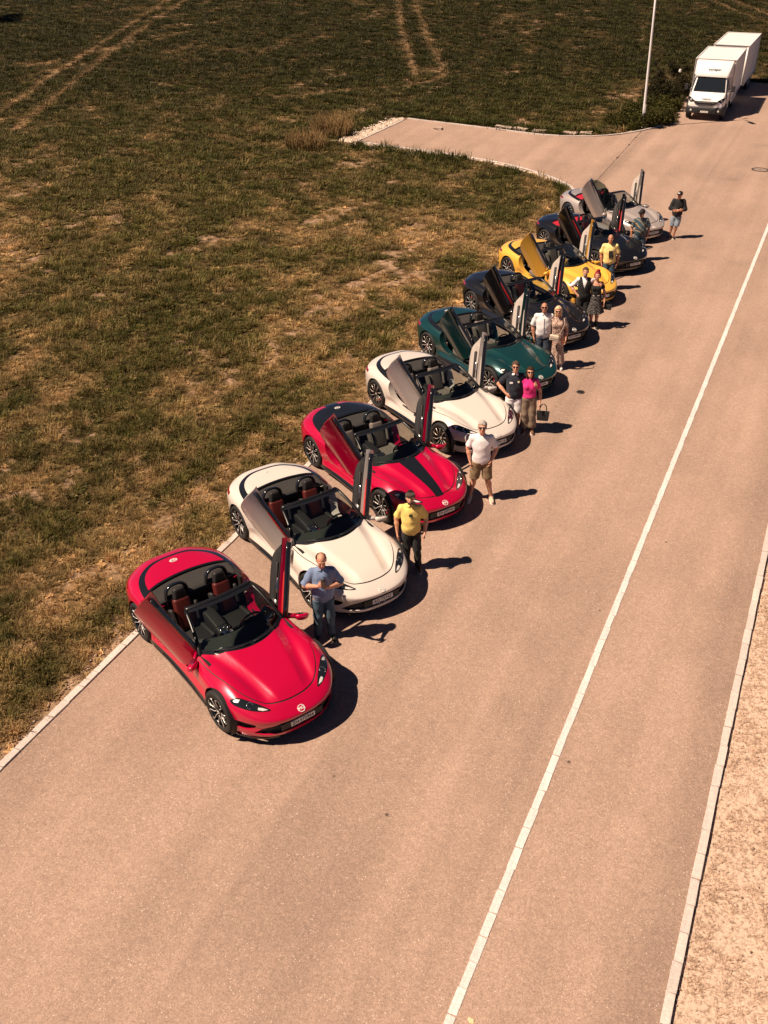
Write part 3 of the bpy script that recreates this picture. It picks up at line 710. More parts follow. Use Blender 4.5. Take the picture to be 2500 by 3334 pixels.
# ---- shared small meshes
def rbox(c, s, bevel, rot=None, seg=3): return MB().box(c, s, rot, bevel, seg)
def build_parts():
    # wheel: axle along Y, outer face at +Y
    w = 0.25
    prof = [(0.245, -w/2 + 0.02), (0.30, -w/2), (0.335, -w/2 + 0.012), (0.350, -w/2 + 0.045), (0.352, 0), (0.350, w/2 - 0.045), (0.335, w/2 - 0.012), (0.30, w/2), (0.262, w/2 - 0.012), (0.258, w/2 - 0.03), (0.245, 0)]
    CARM['tyre'] = MB().lathe(prof, 'y', 40).mesh('tyre', True)
    CARM['barrel'] = MB().lathe([(0.256, w/2 - 0.02), (0.262, w/2 - 0.010), (0.252, w/2 - 0.008), (0.238, w/2 - 0.04), (0.225, -0.05), (0.001, -0.06)], 'y', 40).mesh('barrel', True)
    def spokes(style):
        blk, sil = MB(), MB()
        n = 5 if style == 0 else 10
        for k in range(n):
            a = 2 * math.pi * k / n + 0.3
            def P(r, da, y): return (r * math.cos(a + da), y, r * math.sin(a + da))
            yo = w/2 - 0.012
            if style == 0:
                h1, h2 = 0.32, 0.27
                pts = [(0.055, -0.30), (0.235, -h1), (0.247, -0.10), (0.247, 0.10), (0.235, h1), (0.055, 0.30)]
                o = [P(r, d * (1 if r < 0.1 else 1), yo - 0.055 * (1 - r / 0.25)) for r, d in pts]
                # two thin black arms with bright edges, joined near the rim (petal)
                for sg in (-1, 1):
                    arm = [P(0.05, sg * 0.35, yo - 0.045), P(0.12, sg * 0.30, yo - 0.025), P(0.19, sg * 0.36, yo - 0.012), P(0.245, sg * 0.30, yo - 0.006)]
                    blk.tube(arm, [0.020, 0.017, 0.016, 0.020], 6)
                    edge = [P(0.07, sg * 0.30, yo - 0.022), P(0.12, sg * 0.29, yo - 0.006), P(0.19, sg * 0.37, yo + 0.004), P(0.232, sg * 0.36, yo + 0.006), P(0.247, sg * 0.20, yo + 0.005)]
                    sil.tube(edge, [0.004, 0.005, 0.0058, 0.0058, 0.004], 5)
            else:
                arm = [P(0.05, 0, yo - 0.04), P(0.14, 0.03, yo - 0.015), P(0.245, 0.12, yo - 0.006)]; blk.tube(arm, [0.018, 0.013, 0.010], 6)
                arm2 = [P(0.14, 0.03, yo - 0.015), P(0.245, -0.12, yo - 0.006)]; blk.tube(arm2, [0.012, 0.010], 6)
                sil.tube([P(0.10, 0.02, yo - 0.004), P(0.15, 0.04, yo + 0.003), P(0.245, 0.13, yo + 0.006)], [0.004, 0.007, 0.006], 5)
        blk.lathe([(0.001, yo - 0.01), (0.035, yo - 0.012), (0.06, yo - 0.03), (0.065, yo - 0.07)], 'y', 20)
        sil.lathe([(0.012, yo - 0.008), (0.026, yo - 0.006), (0.030, yo - 0.011)], 'y', 16)
        return blk.mesh('spokes', True), sil.mesh('spoke_edges', True)
    CARM['spokes0'], CARM['edges0'] = spokes(0); CARM['spokes1'], CARM['edges1'] = spokes(1)
    CARM['disc'] = MB().lathe([(0.07, 0.005), (0.075, 0.02), (0.185, 0.02), (0.185, -0.01)], 'y', 32).mesh('disc', True)
    cal = []
    for k in range(9):
        a = 2.3 + 1.0 * k / 8; cal.append((0.165 * math.cos(a), 0.03, 0.165 * math.sin(a)))
    CARM['caliper'] = MB().tube(cal, 0.042, 6, flat=(1.0, 0.9)).mesh('caliper', True)
    # arch liner
    V = []; F = []
    for k in range(25):
        a = -0.62 + (math.pi + 1.24) * k / 24
        for yy in (0.0, -0.40): V.append((0.40 * math.cos(a), yy, 0.352 + 0.40 * math.sin(a)))
        if k: o = 2 * k - 2; F.append((o, o + 2, o + 3, o + 1))
    c0 = len(V); V += [V[i] for i in range(1, 50, 2)]; F.append(tuple(range(c0, c0 + 25)))
    CARM['liner'] = pydata('liner', V, F, True)
    # seat (origin under cushion centre, facing +X)
    s = MB(); s.box((0.02, 0, 0.14), (0.52, 0.44, 0.16), Euler((0, R(-8), 0)), 0.05, 3)
    for q in (-1, 1): s.box((0.03, 0.225 * q, 0.17), (0.46, 0.09, 0.17), Euler((0, R(-6), 0)), 0.04, 3)
    for q in (-1, 1): s.box((-0.30, 0.215 * q, 0.45), (0.13, 0.075, 0.34), Euler((0, R(-20), R(-12 * q))), 0.045, 3)
    CARM['seat'] = s.mesh('seat', True)
    s = MB(); s.box((-0.325, 0, 0.46), (0.12, 0.36, 0.56), Euler((0, R(-20), 0)), 0.05, 3, taper=(1, 0.80))
    for k in range(5): s.box((-0.262 - 0.037 * k, 0, 0.28 + 0.085 * k), (0.03, 0.27 - 0.012 * k, 0.068), Euler((0, R(-20), 0)), 0.012, 2)
    CARM['seatback'] = s.mesh('seatback', True)
    s = MB(); s.box((-0.445, 0, 0.80), (0.11, 0.25, 0.20), Euler((0, R(-14), 0)), 0.048, 4, taper=(1, 0.75)); CARM['headrest'] = s.mesh('headrest', True)
    hoop = [(-0.05, -0.19, -0.12), (-0.06, -0.185, 0.02), (-0.075, -0.16, 0.125), (-0.085, -0.09, 0.178), (-0.088, 0, 0.188), (-0.085, 0.09, 0.178), (-0.075, 0.16, 0.125), (-0.06, 0.185, 0.02), (-0.05, 0.19, -0.12)]
    hp = bez(hoop, 4); CARM['hoop'] = MB().tube(hp, 0.038, 8, flat=(0.8, 1.7)).mesh('hoop', True)
    # steering wheel, tilted
    sw = MB(); ring = []
    for k in range(28):
        a = 2 * math.pi * k / 28; r = 0.178; y, zz = r * math.cos(a), r * math.sin(a); zz = max(zz, -0.145)
        ring.append((zz * 0.42, y, zz * 0.9))
    sw.tube(ring, 0.0175, 8, closed=True)
    for p in ((0, 0.165, 0), (0, -0.165, 0), (-0.055, 0, -0.125)): sw.tube([(0.01, 0, 0), p], 0.016, 6)
    sw.box((0.01, 0, 0), (0.05, 0.13, 0.10), Euler((0, R(25), 0)), 0.02, 2); sw.tube([(0.02, 0, 0), (0.30, 0, -0.12)], 0.035, 8)
    CARM['wheel_steer'] = sw.mesh('wheel_steer', True)
    # mirror (left; hinge-space origin at its stalk root), points outwards +Y
    mb = MB(); prof = []
    V = []; F = []
    for i, t in enumerate(np.linspace(0, 1, 11)):
        rr = math.sqrt(max(0.0, 1 - (2 * t - 1) ** 2)) ** 0.8 + 0.02
        for k in range(14):
            a = 2 * math.pi * k / 14; cx, cz = math.cos(a), math.sin(a)
            xx = (0.085 if cx > 0 else 0.035) * cx * rr; zz = 0.068 * cz * rr * (0.9 + 0.25 * t)
            V.append((xx + 0.02 - 0.03 * t, 0.06 + 0.24 * t, zz + 0.06))
    for i in range(10):
        for k in range(14): F.append((i * 14 + k, i * 14 + (k + 1) % 14, (i + 1) * 14 + (k + 1) % 14, (i + 1) * 14 + k))
    mb.add(V, F); mb.tube([(0.02, -0.09, 0.0), (0.02, 0.02, 0.02), (0.02, 0.10, 0.05)], [0.045, 0.032, 0.034], 8, flat=(1.3, 0.7))
    CARM['mirrorL'] = mb.mesh('mirror', True); mm = MB(); mm.V = [(a, -b, c) for a, b, c in mb.V]; mm.F = mb.F; CARM['mirrorR'] = mm.mesh('mirror', True)
    mg = [(0.16 + 0.09 * math.cos(2 * math.pi * k / 18), 0.06 + 0.052 * math.sin(2 * math.pi * k / 18)) for k in range(18)]
    CARM['glassL'] = MB().prism(mg, 'x', -0.026, -0.030).mesh('mirror_glass'); CARM['glassR'] = MB().prism([(-p, q) for p, q in mg], 'x', -0.026, -0.030).mesh('mirror_glass')
    # windscreen: foot on the cowl, head at the header rail
    n = 25; tt = np.linspace(-1, 1, n); yb = 0.735 * tt; yh = 0.590 * tt
    xb = WS_BASE(yb) - 0.012; zb = np.array([float(top_h(np.float64(a), np.float64(b))) for a, b in zip(xb, yb)]) - 0.028 - 0.045 * np.abs(tt) ** 4
    xh = -0.035 - 0.10 * np.abs(tt) ** 2.2; zh = 1.235 - 0.045 * np.abs(tt) ** 2.5
    foot = [Vector((a, b, c)) for a, b, c in zip(xb, yb, zb)]; head = [Vector((a, b, c)) for a, b, c in zip(xh, yh, zh)]
    V = []; F = []; rows = 9
    for r in range(rows):
        t = r / (rows - 1)
        for k in range(n):
            p = foot[k].lerp(head[k], t); p = p + Vector((0.03, 0, 0.035)) * (4 * t * (1 - t)); V.append(p)
    for r in range(rows - 1):
        for k in range(n - 1): F.append((r * n + k, r * n + k + 1, (r + 1) * n + k + 1, (r + 1) * n + k))
    CARM['screen'] = pydata('screen', V, F, True)
    fr = MB(); P_ = [[Vector(V[r * n + k]) for r in range(rows)] for k in (0, n - 1)]
    for side in P_: fr.tube([side[0] + Vector((0.05, 0, -0.05))] + side, [0.042] * 3 + [0.032] * (rows - 2), 8, flat=(1.0, 0.75))
    fr.tube([h + Vector((-0.04, 0, 0.0)) for h in head], 0.036, 8, flat=(1.25, 0.65)); 
    CARM['frame'] = fr.mesh('frame', True)
    fb = MB()
    for k in range(n - 1):
        a, b = foot[k], foot[k + 1]
    band = []; BF = []
    for k in range(n):
        for t in (0.0, 0.10): p = foot[k].lerp(head[k], t); p = p + Vector((0.03, 0, 0.035)) * (4 * t * (1 - t)) + Vector((0.004, 0, 0.004)); band.append(p)
        if k: o = 2 * k - 2; BF.append((o, o + 2, o + 3, o + 1))
    fb.add(band, BF); band = []; BF = []
    for k in range(n):
        for t in (0.93, 0.995): p = foot[k].lerp(head[k], t); p = p + Vector((0.03, 0, 0.035)) * (4 * t * (1 - t)) + Vector((0.004, 0, 0.004)); band.append(p)
        if k: o = 2 * k - 2; BF.append((o, o + 2, o + 3, o + 1))
    CARM['header_band'] = MB().add(band, BF).mesh('header_band', True); CARM['frit'] = fb.mesh('frit', True)
    wp = MB()
    for y0, y1 in ((0.55, 0.02), (-0.05, -0.58)):
        pts = [Vector((WS_BASE(np.float64(y)) - 0.05, y, 0.93 - 0.04 * abs(y))) for y in np.linspace(y0, y1, 6)]; wp.tube(pts, 0.009, 5)
    CARM['wipers'] = wp.mesh('wipers', True)
    # dashboard
    V = []; F = []; yy = np.linspace(-0.74, 0.74, 21)
    prof = [(0.0, -0.02), (-0.10, 0.0), (-0.30, 0.005), (-0.43, -0.01), (-0.50, -0.06), (-0.52, -0.16), (-0.42, -0.30)]
    for r, (dx, dz) in enumerate(prof):
        for y in yy:
            hump = 0.045 * math.exp(-((y - 0.37) / 0.17) ** 2) * (1 if 1 < r < 5 else 0)
            V.append((float(WS_BASE(np.float64(y))) * (1 - 0.3 * r / 6) + 0.10 * (r / 6) + dx, y, 0.835 + dz + hump))
    m = len(yy)
    for r in range(len(prof) - 1):
        for k in range(m - 1): F.append((r * m + k, r * m + k + 1, (r + 1) * m + k + 1, (r + 1) * m + k))
    CARM['dash'] = pydata('dash', V, F, True)
    sc = MB(); sc.box((0.31, 0.36, 0.855), (0.012, 0.42, 0.11), Euler((0, R(20), 0)), 0.01, 1); sc.box((0.24, -0.02, 0.66), (0.012, 0.20, 0.17), Euler((0, R(35), 0)), 0.01, 1); CARM['screens'] = sc.mesh('screens')
    # tub
    t = MB(); t.box((-0.15, 0, 0.245), (2.0, 1.42, 0.03))
    for q in (-1, 1): t.box((-0.12, q * 0.735, 0.30), (1.95, 0.04, 0.14)); t.box((-1.0, q * 0.735, 0.60), (0.52, 0.05, 0.60)); t.box((0.68, q * 0.735, 0.55), (0.35, 0.05, 0.55))
    t.box((0.72, 0, 0.52), (0.05, 1.42, 0.55)); t.box((-0.93, 0, 0.55), (0.06, 1.42, 0.62)); CARM['tub'] = t.mesh('tub')
    c = MB(); c.box((-0.20, 0, 0.43), (1.10, 0.22, 0.30), Euler((0, R(4), 0)), 0.05, 3); c.box((-0.38, 0, 0.575), (0.44, 0.20, 0.08), Euler((0, R(6), 0)), 0.03, 3); CARM['console'] = c.mesh('console', True)
    c = MB(); c.lathe([(0.001, 0.64), (0.03, 0.64), (0.032, 0.615)], 'z', 14, (-0.03, 0.05, -0.02)); c.lathe([(0.034, 0.60), (0.05, 0.612), (0.055, 0.60)], 'z', 16, (-0.06, -0.04, 0.0)); c.box((0.02, 0, 0.585), (0.2, 0.16, 0.01), Euler((0, R(4), 0))); CARM['cons_trim'] = c.mesh('cons_trim', True)
    # tonneau behind the seats
    V = []; F = []; n = 17; rows = 6
    for r in range(rows):
        s_ = r / (rows - 1)
        for k in range(n):
            y = -0.76 + 1.52 * k / (n - 1); xr = -1.385 + 0.12 * (abs(y) / 0.72) ** 2; xf = -0.90
            x = xf + (xr - xf) * s_; z = 0.885 + 0.055 * math.sqrt(s_) - 0.02 * (abs(y) / 0.76) ** 4 + 0.008 * math.sin(s_ * 9)
            V.append((x, y, z))
    for k in range(n): y = -0.76 + 1.52 * k / (n - 1); V.append((-0.885, y, 0.60))
    for r in range(rows - 1):
        for k in range(n - 1): F.append((r * n + k, r * n + k + 1, (r + 1) * n + k + 1, (r + 1) * n + k))
    for k in range(n - 1): F.append((rows * n + k, rows * n + k + 1, k + 1, k))
    CARM['tonneau'] = pydata('tonneau', V, F, True)
    CARM['trim_bar'] = MB().tube([(-0.905, y, 0.893 - 0.02 * (abs(y) / 0.76) ** 4) for y in np.linspace(-0.75, 0.75, 15)], 0.014, 6).mesh('trim_bar', True)
    # front and rear aero
    for q, n in ((-1, 'R'), (1, 'L')):
        sp = MB()
        pts = [(2.17, 0.38 * q), (2.085, 0.57 * q), (1.94, 0.72 * q), (1.76, 0.842 * q), (1.70, 0.845 * q), (1.72, 0.80 * q), (1.88, 0.70 * q), (2.0, 0.56 * q), (2.08, 0.40 * q)]
        sp.prism(pts, 'z', 0.155, 0.180); CARM['splitter' + n] = sp.mesh('splitter')
    sk = MB()
    for q in (-1, 1): sk.prism([(0.93, 0.80 * q), (0.90, 0.925 * q), (0.4, 0.905 * q), (-0.4, 0.905 * q), (-0.88, 0.93 * q), (-0.93, 0.80 * q)], 'z', 0.125, 0.165)
    CARM['side_blade'] = sk.mesh('side_blade')
    pb = MB(); pb.box((2.218, 0, 0.375), (0.05, 0.72, 0.13), None, 0.01, 1); CARM['plate_bracket'] = pb.mesh('plate_bracket')
    pl = MB(); pl.box((2.25, 0, 0.372), (0.012, 0.42, 0.085), Euler((0, R(-6), 0)), 0.004, 1); CARM['plate'] = pl.mesh('plate')
    st = MB()
    for q, n in ((-1, 'R'), (1, 'L')): CARM['strut' + n] = MB().box((2.205, 0.055 * q, 0.265), (0.05, 0.022, 0.10), None, 0.006, 1).mesh('strut')
    # headlamp internals (left), projected slightly below the lens
    def lens_pt(x, y, dz): 
        return (x, y, lamp_z(x, y) + dz)
    li = MB()
    li.prism([(1.985, 0.50), (2.04, 0.455), (2.03, 0.56), (1.97, 0.60)], 'z', 0.0, 0.001)
    CARM['ignore'] = li.mesh('ignore')
    # underbody
    ub = MB(); ub.prism([(2.0, 0.55), (1.7, 0.60), (-1.7, 0.62), (-2.05, 0.5), (-2.05, -0.5), (-1.7, -0.62), (1.7, -0.60), (2.0, -0.55)], 'z', 0.14, 0.20); CARM['underbody'] = ub.mesh('underbody')
    # door details in hinge space (left)
    for s, n in ((1, 'L'), (-1, 'R')):
        H = Vector((HINGE.x, HINGE.y * s, HINGE.z))
        b = MB(); b.tube([Vector((x, s * 0.795, 0.907 + 0.0 * x)) - H for x in np.linspace(0.44, -0.78, 8)], 0.030, 8, flat=(1.6, 0.8)); CARM['sill_strip' + n] = b.mesh('sill_strip', True)
        b = MB(); b.box(Vector((-0.12, s * 0.735, 0.60)) - H, (0.62, 0.06, 0.07), None, 0.025, 2); b.box(Vector((0.12, s * 0.745, 0.75)) - H, (0.20, 0.05, 0.10), None, 0.02, 2); CARM['armrest' + n] = b.mesh('armrest', True)
        b = MB(); b.box(Vector((-0.05, s * 0.715, 0.685)) - H, (0.26, 0.02, 0.03), None, 0.008, 1); CARM['bright' + n] = b.mesh('bright', True); b = MB(); b.lathe([(0.001, -0.01 * s), (0.075, -0.01 * s), (0.085, 0.012 * s)], 'y', 20, tuple(Vector((0.26, s * 0.745, 0.50)) - H)); CARM['speaker' + n] = b.mesh('speaker', True)
        b = MB(); b.box(Vector((0.02, s * 0.775, 0.775)) - H, (0.75, 0.03, 0.15), Euler((0, R(-3), 0)), 0.014, 2); CARM['insert' + n] = b.mesh('insert', True)
        b = MB(); b.tube([Vector((0.52, s * 0.78, 0.62)) - H, Vector((0.62, s * 0.74, 0.50)) - H], 0.028, 6); b.box(Vector((0.50, s * 0.80, 0.60)) - H, (0.10, 0.06, 0.30), None, 0.015, 1); CARM['arm' + n] = b.mesh('arm', True)
        gl = [(0.36, 0.86), (0.10, 1.18), (-0.10, 1.26), (-0.45, 1.25), (-0.70, 1.08), (-0.80, 0.88)]
        b = MB(); b.prism([(p[0] - H.x, p[1] - H.z) for p in gl], 'y', -0.115 * s, -0.121 * s); CARM['window' + n] = b.mesh('window')
        b = MB(); b.box(Vector((-0.72, s * 0.78, 0.52)), (0.025, 0.09, 0.05), None, 0.006, 1); b.box(Vector((-0.70, s * 0.76, 0.60)), (0.02, 0.06, 0.035), None, 0.005, 1); CARM['latch' + n] = b.mesh('latch')
build_parts()

def surf_patch(poly, lift, nsub=10, name='patch'):
    """thin panel lying on the body's upper surface under a plan polygon (x,y); follows the surface"""
    bm = bmesh.new(); vs = [bm.verts.new((a, b, 0)) for a, b in poly]; bm.faces.new(vs)
    bmesh.ops.triangulate(bm, faces=bm.faces)
    for _ in range(nsub):
        es = [e for e in bm.edges if e.calc_length() > 0.05]
        if not es: break
        bmesh.ops.subdivide_edges(bm, edges=es, cuts=1); bmesh.ops.triangulate(bm, faces=bm.faces)
    for v in bm.verts: v.co.z = surf_z(v.co.x, v.co.y) + lift
    return to_me(bm, name)
_A = car_surface(); _nr = 38
from mathutils.bvhtree import BVHTree
_idx = np.arange(_A.shape[0] * _A.shape[1]).reshape(_A.shape[0], _A.shape[1])
_Fq = np.stack([_idx[:-1, :-1], _idx[:-1, 1:], _idx[1:, 1:], _idx[1:, :-1]], -1).reshape(-1, 4)
_BVH = BVHTree.FromPolygons([tuple(v) for v in _A.reshape(-1, 3)], [tuple(f) for f in _Fq.tolist()])
def surf_z(x, y):
    h = _BVH.ray_cast(Vector((x, abs(y) + 1e-4, 3)), Vector((0, 0, -1))); return h[0].z if h[0] else 0.5
def surf_hit(y, z):
    h = _BVH.ray_cast(Vector((4, abs(y) + 1e-4, z)), Vector((-1, 0, 0))); return (Vector((h[0].x, y, h[0].z)), h[1]) if h[0] else (Vector((2.2, y, z)), Vector((1, 0, 0)))
# lamp details
for s, n in ((1, 'L'), (-1, 'R')):
    CARM['led' + n] = surf_patch([(a, b * s) for a, b in [(2.025, 0.445), (2.00, 0.52), (1.955, 0.575), (1.925, 0.555), (1.96, 0.505)]], 0.003, name='led')
    CARM['refl' + n] = surf_patch([(a, b * s) for a, b in [(1.715, 0.765), (1.67, 0.80), (1.64, 0.808), (1.655, 0.77), (1.70, 0.72)]], 0.003, name='reflector')
    ring = MB(); c = (1.84, 0.640)
    ring.tube([(c[0] + 0.045 * math.cos(a), s * (c[1] + 0.045 * math.sin(a)), surf_z(c[0] + 0.045 * math.cos(a), c[1] + 0.045 * math.sin(a)) + 0.003) for a in np.linspace(0.3, 5.0, 14)], 0.007, 5); CARM['ring' + n] = ring.mesh('ring', True)
def stripe_poly(x0, x1, w0, w1): return [(x0, -w0), (x1, -w1), (x1, w1), (x0, w0)]
def badge_meshes():
    p, nr = surf_hit(0.0, 0.555); out = {}
    t = Vector((0, 1, 0)); nr = Vector((abs(nr.x), 0, abs(nr.z) if nr.z else 0.4)).normalized(); up = nr.cross(t); up = up if up.z > 0 else -up
    t2 = up.cross(nr)
    def place(m2, off):
        q = Matrix((t2, up, nr)).transposed().to_4x4(); q.translation = p + nr * off; m2.transform(q); return m2
    o8 = lambda r: [(r * math.cos(math.pi / 8 + k * math.pi / 4) * 1.0, r * math.sin(math.pi / 8 + k * math.pi / 4)) for k in range(8)]
    b = MB(); O, I = o8(0.062), o8(0.051); n = 8
    b.add([(x, y, 0.004) for x, y in O] + [(x, y, 0.004) for x, y in I] + [(x, y, -0.004) for x, y in O], [(k, (k + 1) % 8, 8 + (k + 1) % 8, 8 + k) for k in range(8)] + [(k, 16 + k, 16 + (k + 1) % 8, (k + 1) % 8) for k in range(8)])
    out['ring'] = place(b.mesh('badge_ring'), 0.004)
    b = MB(); b.add([(x, y, 0.0015) for x, y in I], [tuple(range(8))]); out['field'] = place(b.mesh('badge_field'), 0.004)
    tm = text_mesh('MG', 0.066, 0.002, bold=0.0016); out['text'] = place(tm, 0.0075)
    # boot-lid badge
    return out
CARM.update({'badge_' + k: v for k, v in badge_meshes().items()})
rb = MB(); zb = surf_z(-1.78, 0.0) + 0.010
rb.add([(-1.78 + 0.05 * math.sin(a), 0.075 * math.cos(a), zb) for a in [math.pi / 8 + k * math.pi / 4 for k in range(8)]] + [(-1.78 + 0.038 * math.sin(a), 0.060 * math.cos(a), zb) for a in [math.pi / 8 + k * math.pi / 4 for k in range(8)]], [(k, (k + 1) % 8, 8 + (k + 1) % 8, 8 + k) for k in range(8)]); CARM['boot_badge'] = rb.mesh('boot_badge')
tb = text_mesh('MG', 0.07, 0.002, bold=0.002); tb.transform(Matrix.Translation((-1.78, 0, zb)) @ Matrix.Rotation(math.pi / 2, 4, 'Z')); CARM['boot_text'] = tb

# ---- materials
def paint(name, col, metal=0.0, rough=0.35, flake=0.0, coat=1.0):
    m = mat(name, col, rough, metal, coat)
    nt = m.node_tree; b = nt.nodes['Principled BSDF']
    n = N(nt, 'ShaderNodeTexNoise', inp={'Scale': 3.0, 'Detail': 6, 'Roughness': 0.65}); tc = N(nt, 'ShaderNodeTexCoord'); nt.links.new(tc.outputs['Object'], n.inputs['Vector'])
    r = N(nt, 'ShaderNodeMapRange', inp={1: 0.35, 2: 0.75, 3: 0.015, 4: 0.07}); nt.links.new(n.outputs['Fac'], r.inputs[0]); nt.links.new(r.outputs[0], b.inputs['Coat Roughness'])
    return m
M_RED = paint('red_paint', (0.52, 0.0005, 0.042), 0.15, 0.30, coat=1.0); M_CREAM = paint('cream_paint', (0.66, 0.59, 0.535), 0.0, 0.36, coat=0.9)
M_GREEN = paint('green_paint', (0.007, 0.052, 0.054), 0.35, 0.30); M_GREY = paint('dark_grey_paint', (0.014, 0.013, 0.015), 0.4, 0.32)
M_YELLOW = paint('yellow_paint', (0.80, 0.43, 0.060), 0.0, 0.4, coat=0.6); M_BLUEGREY = paint('blue_black_paint', (0.010, 0.010, 0.012), 0.4, 0.32); M_SILVER = paint('silver_paint', (0.52, 0.45, 0.42), 0.35, 0.36)
M_GBLACK = mat('gloss_black', (0.010, 0.011, 0.014), 0.18, coat=0.5); M_FRAME = mat('frame_black', (0.006, 0.006, 0.007), 0.35); M_MBLACK = mat('matt_black', (0.012, 0.011, 0.012), 0.6); M_FABRIC = mat('tonneau_fabric', (0.030, 0.027, 0.026), 0.95, noise=(60, 0.2)); M_REDTOP = mat('red_fabric_top', (0.42, 0.008, 0.03), 0.9, noise=(50, 0.2))
M_TYRE = mat('tyre_rubber', (0.012, 0.011, 0.011), 0.75, bump=(40, 0.3)); M_RIMB = mat('rim_black', (0.010, 0.010, 0.011), 0.25, coat=0.4); M_RIMS = mat('rim_machined', (0.74, 0.69, 0.65), 0.32, 0.45); M_BRONZE = mat('rim_bronze', (0.62, 0.50, 0.40), 0.32, 0.45)
M_DISC = mat('brake_steel', (0.40, 0.37, 0.35), 0.4, 0.9); M_CALI = mat('caliper_red', (0.55, 0.01, 0.015), 0.4); M_BADGE = mat('badge_metal', (0.82, 0.78, 0.74), 0.4, 0.2); M_CHROME = mat('chrome', (0.85, 0.82, 0.78), 0.12, 1.0)
M_DASH = mat('dash_grey', (0.075, 0.075, 0.068), 0.85, noise=(50, 0.15)); M_SEATBLK = mat('black_leather', (0.015, 0.013, 0.013), 0.6); M_SEATRED = mat('red_leather', (0.085, 0.008, 0.006), 0.55); M_SEATGREY = mat('grey_leather', (0.19, 0.16, 0.14), 0.6, noise=(20, 0.15)); M_TRIMGREY = mat('grey_door_trim', (0.40, 0.345, 0.305), 0.6)
M_TRIMRED = mat('red_door_trim', (0.45, 0.02, 0.02), 0.5)
M_SCREEN = mat('display_glass', (0.008, 0.009, 0.012), 0.1, coat=1.0); M_LAMP = mat('lamp_glass', (0.012, 0.015, 0.018), 0.06, coat=1.0); M_LED = mat('lamp_reflector', (0.78, 0.74, 0.70), 0.25, 0.2); M_TAIL = mat('tail_lamp', (0.25, 0.004, 0.008), 0.15, coat=1.0); M_PLATE = mat('plate_white', (0.80, 0.76, 0.70), 0.5); M_INK = mat('plate_ink', (0.012, 0.011, 0.011), 0.6); M_PAPER = mat('white_paper', (0.8, 0.78, 0.74), 0.8)
def glass_mat(name, tint, a):
    m = bpy.data.materials.new(name); m.use_nodes = True; nt = m.node_tree; b = nt.nodes['Principled BSDF']; out = nt.nodes['Material Output']
    gl = N(nt, 'ShaderNodeBsdfGlossy', inp={'Roughness': 0.02, 'Color': (1, 1, 1, 1)}); tr = N(nt, 'ShaderNodeBsdfTransparent', inp={'Color': (*tint, 1)})
    fr = N(nt, 'ShaderNodeFresnel', inp={'IOR': 1.5}); mx = N(nt, 'ShaderNodeMixShader'); nt.links.new(fr.outputs[0], mx.inputs[0]); nt.links.new(tr.outputs[0], mx.inputs[1]); nt.links.new(gl.outputs[0], mx.inputs[2])
    nt.links.new(mx.outputs[0], out.inputs['Surface']); nt.nodes.remove(b); return m
M_GLASS = glass_mat('windscreen_glass', (0.50, 0.56, 0.54), 1)

def cobj(name, mkey, material, parent, loc=None, rot=None):
    """object that shares mesh data; material sits on the object so each car keeps its own paint"""
    me = CARM[mkey]
    if not me.materials: me.materials.append(None)
    o = bpy.data.objects.new(name, me); link(o, parent)
    o.material_slots[0].link = 'OBJECT'; o.material_slots[0].material = material
    if loc is not None: o.location = loc
    if rot is not None: o.rotation_euler = rot
    return o

DOOR_UP, DOOR_OUT = 62.0, 30.0
def door_rot(s, up, out, yaw=33):
    # raise the rear end about the lateral axis, then splay the door outwards about the length axis
    return (Matrix.Rotation(-R(yaw) * s, 3, 'Z') @ Matrix.Rotation(-R(out) * s, 3, 'X') @ Matrix.Rotation(R(up), 3, 'Y')).to_euler()

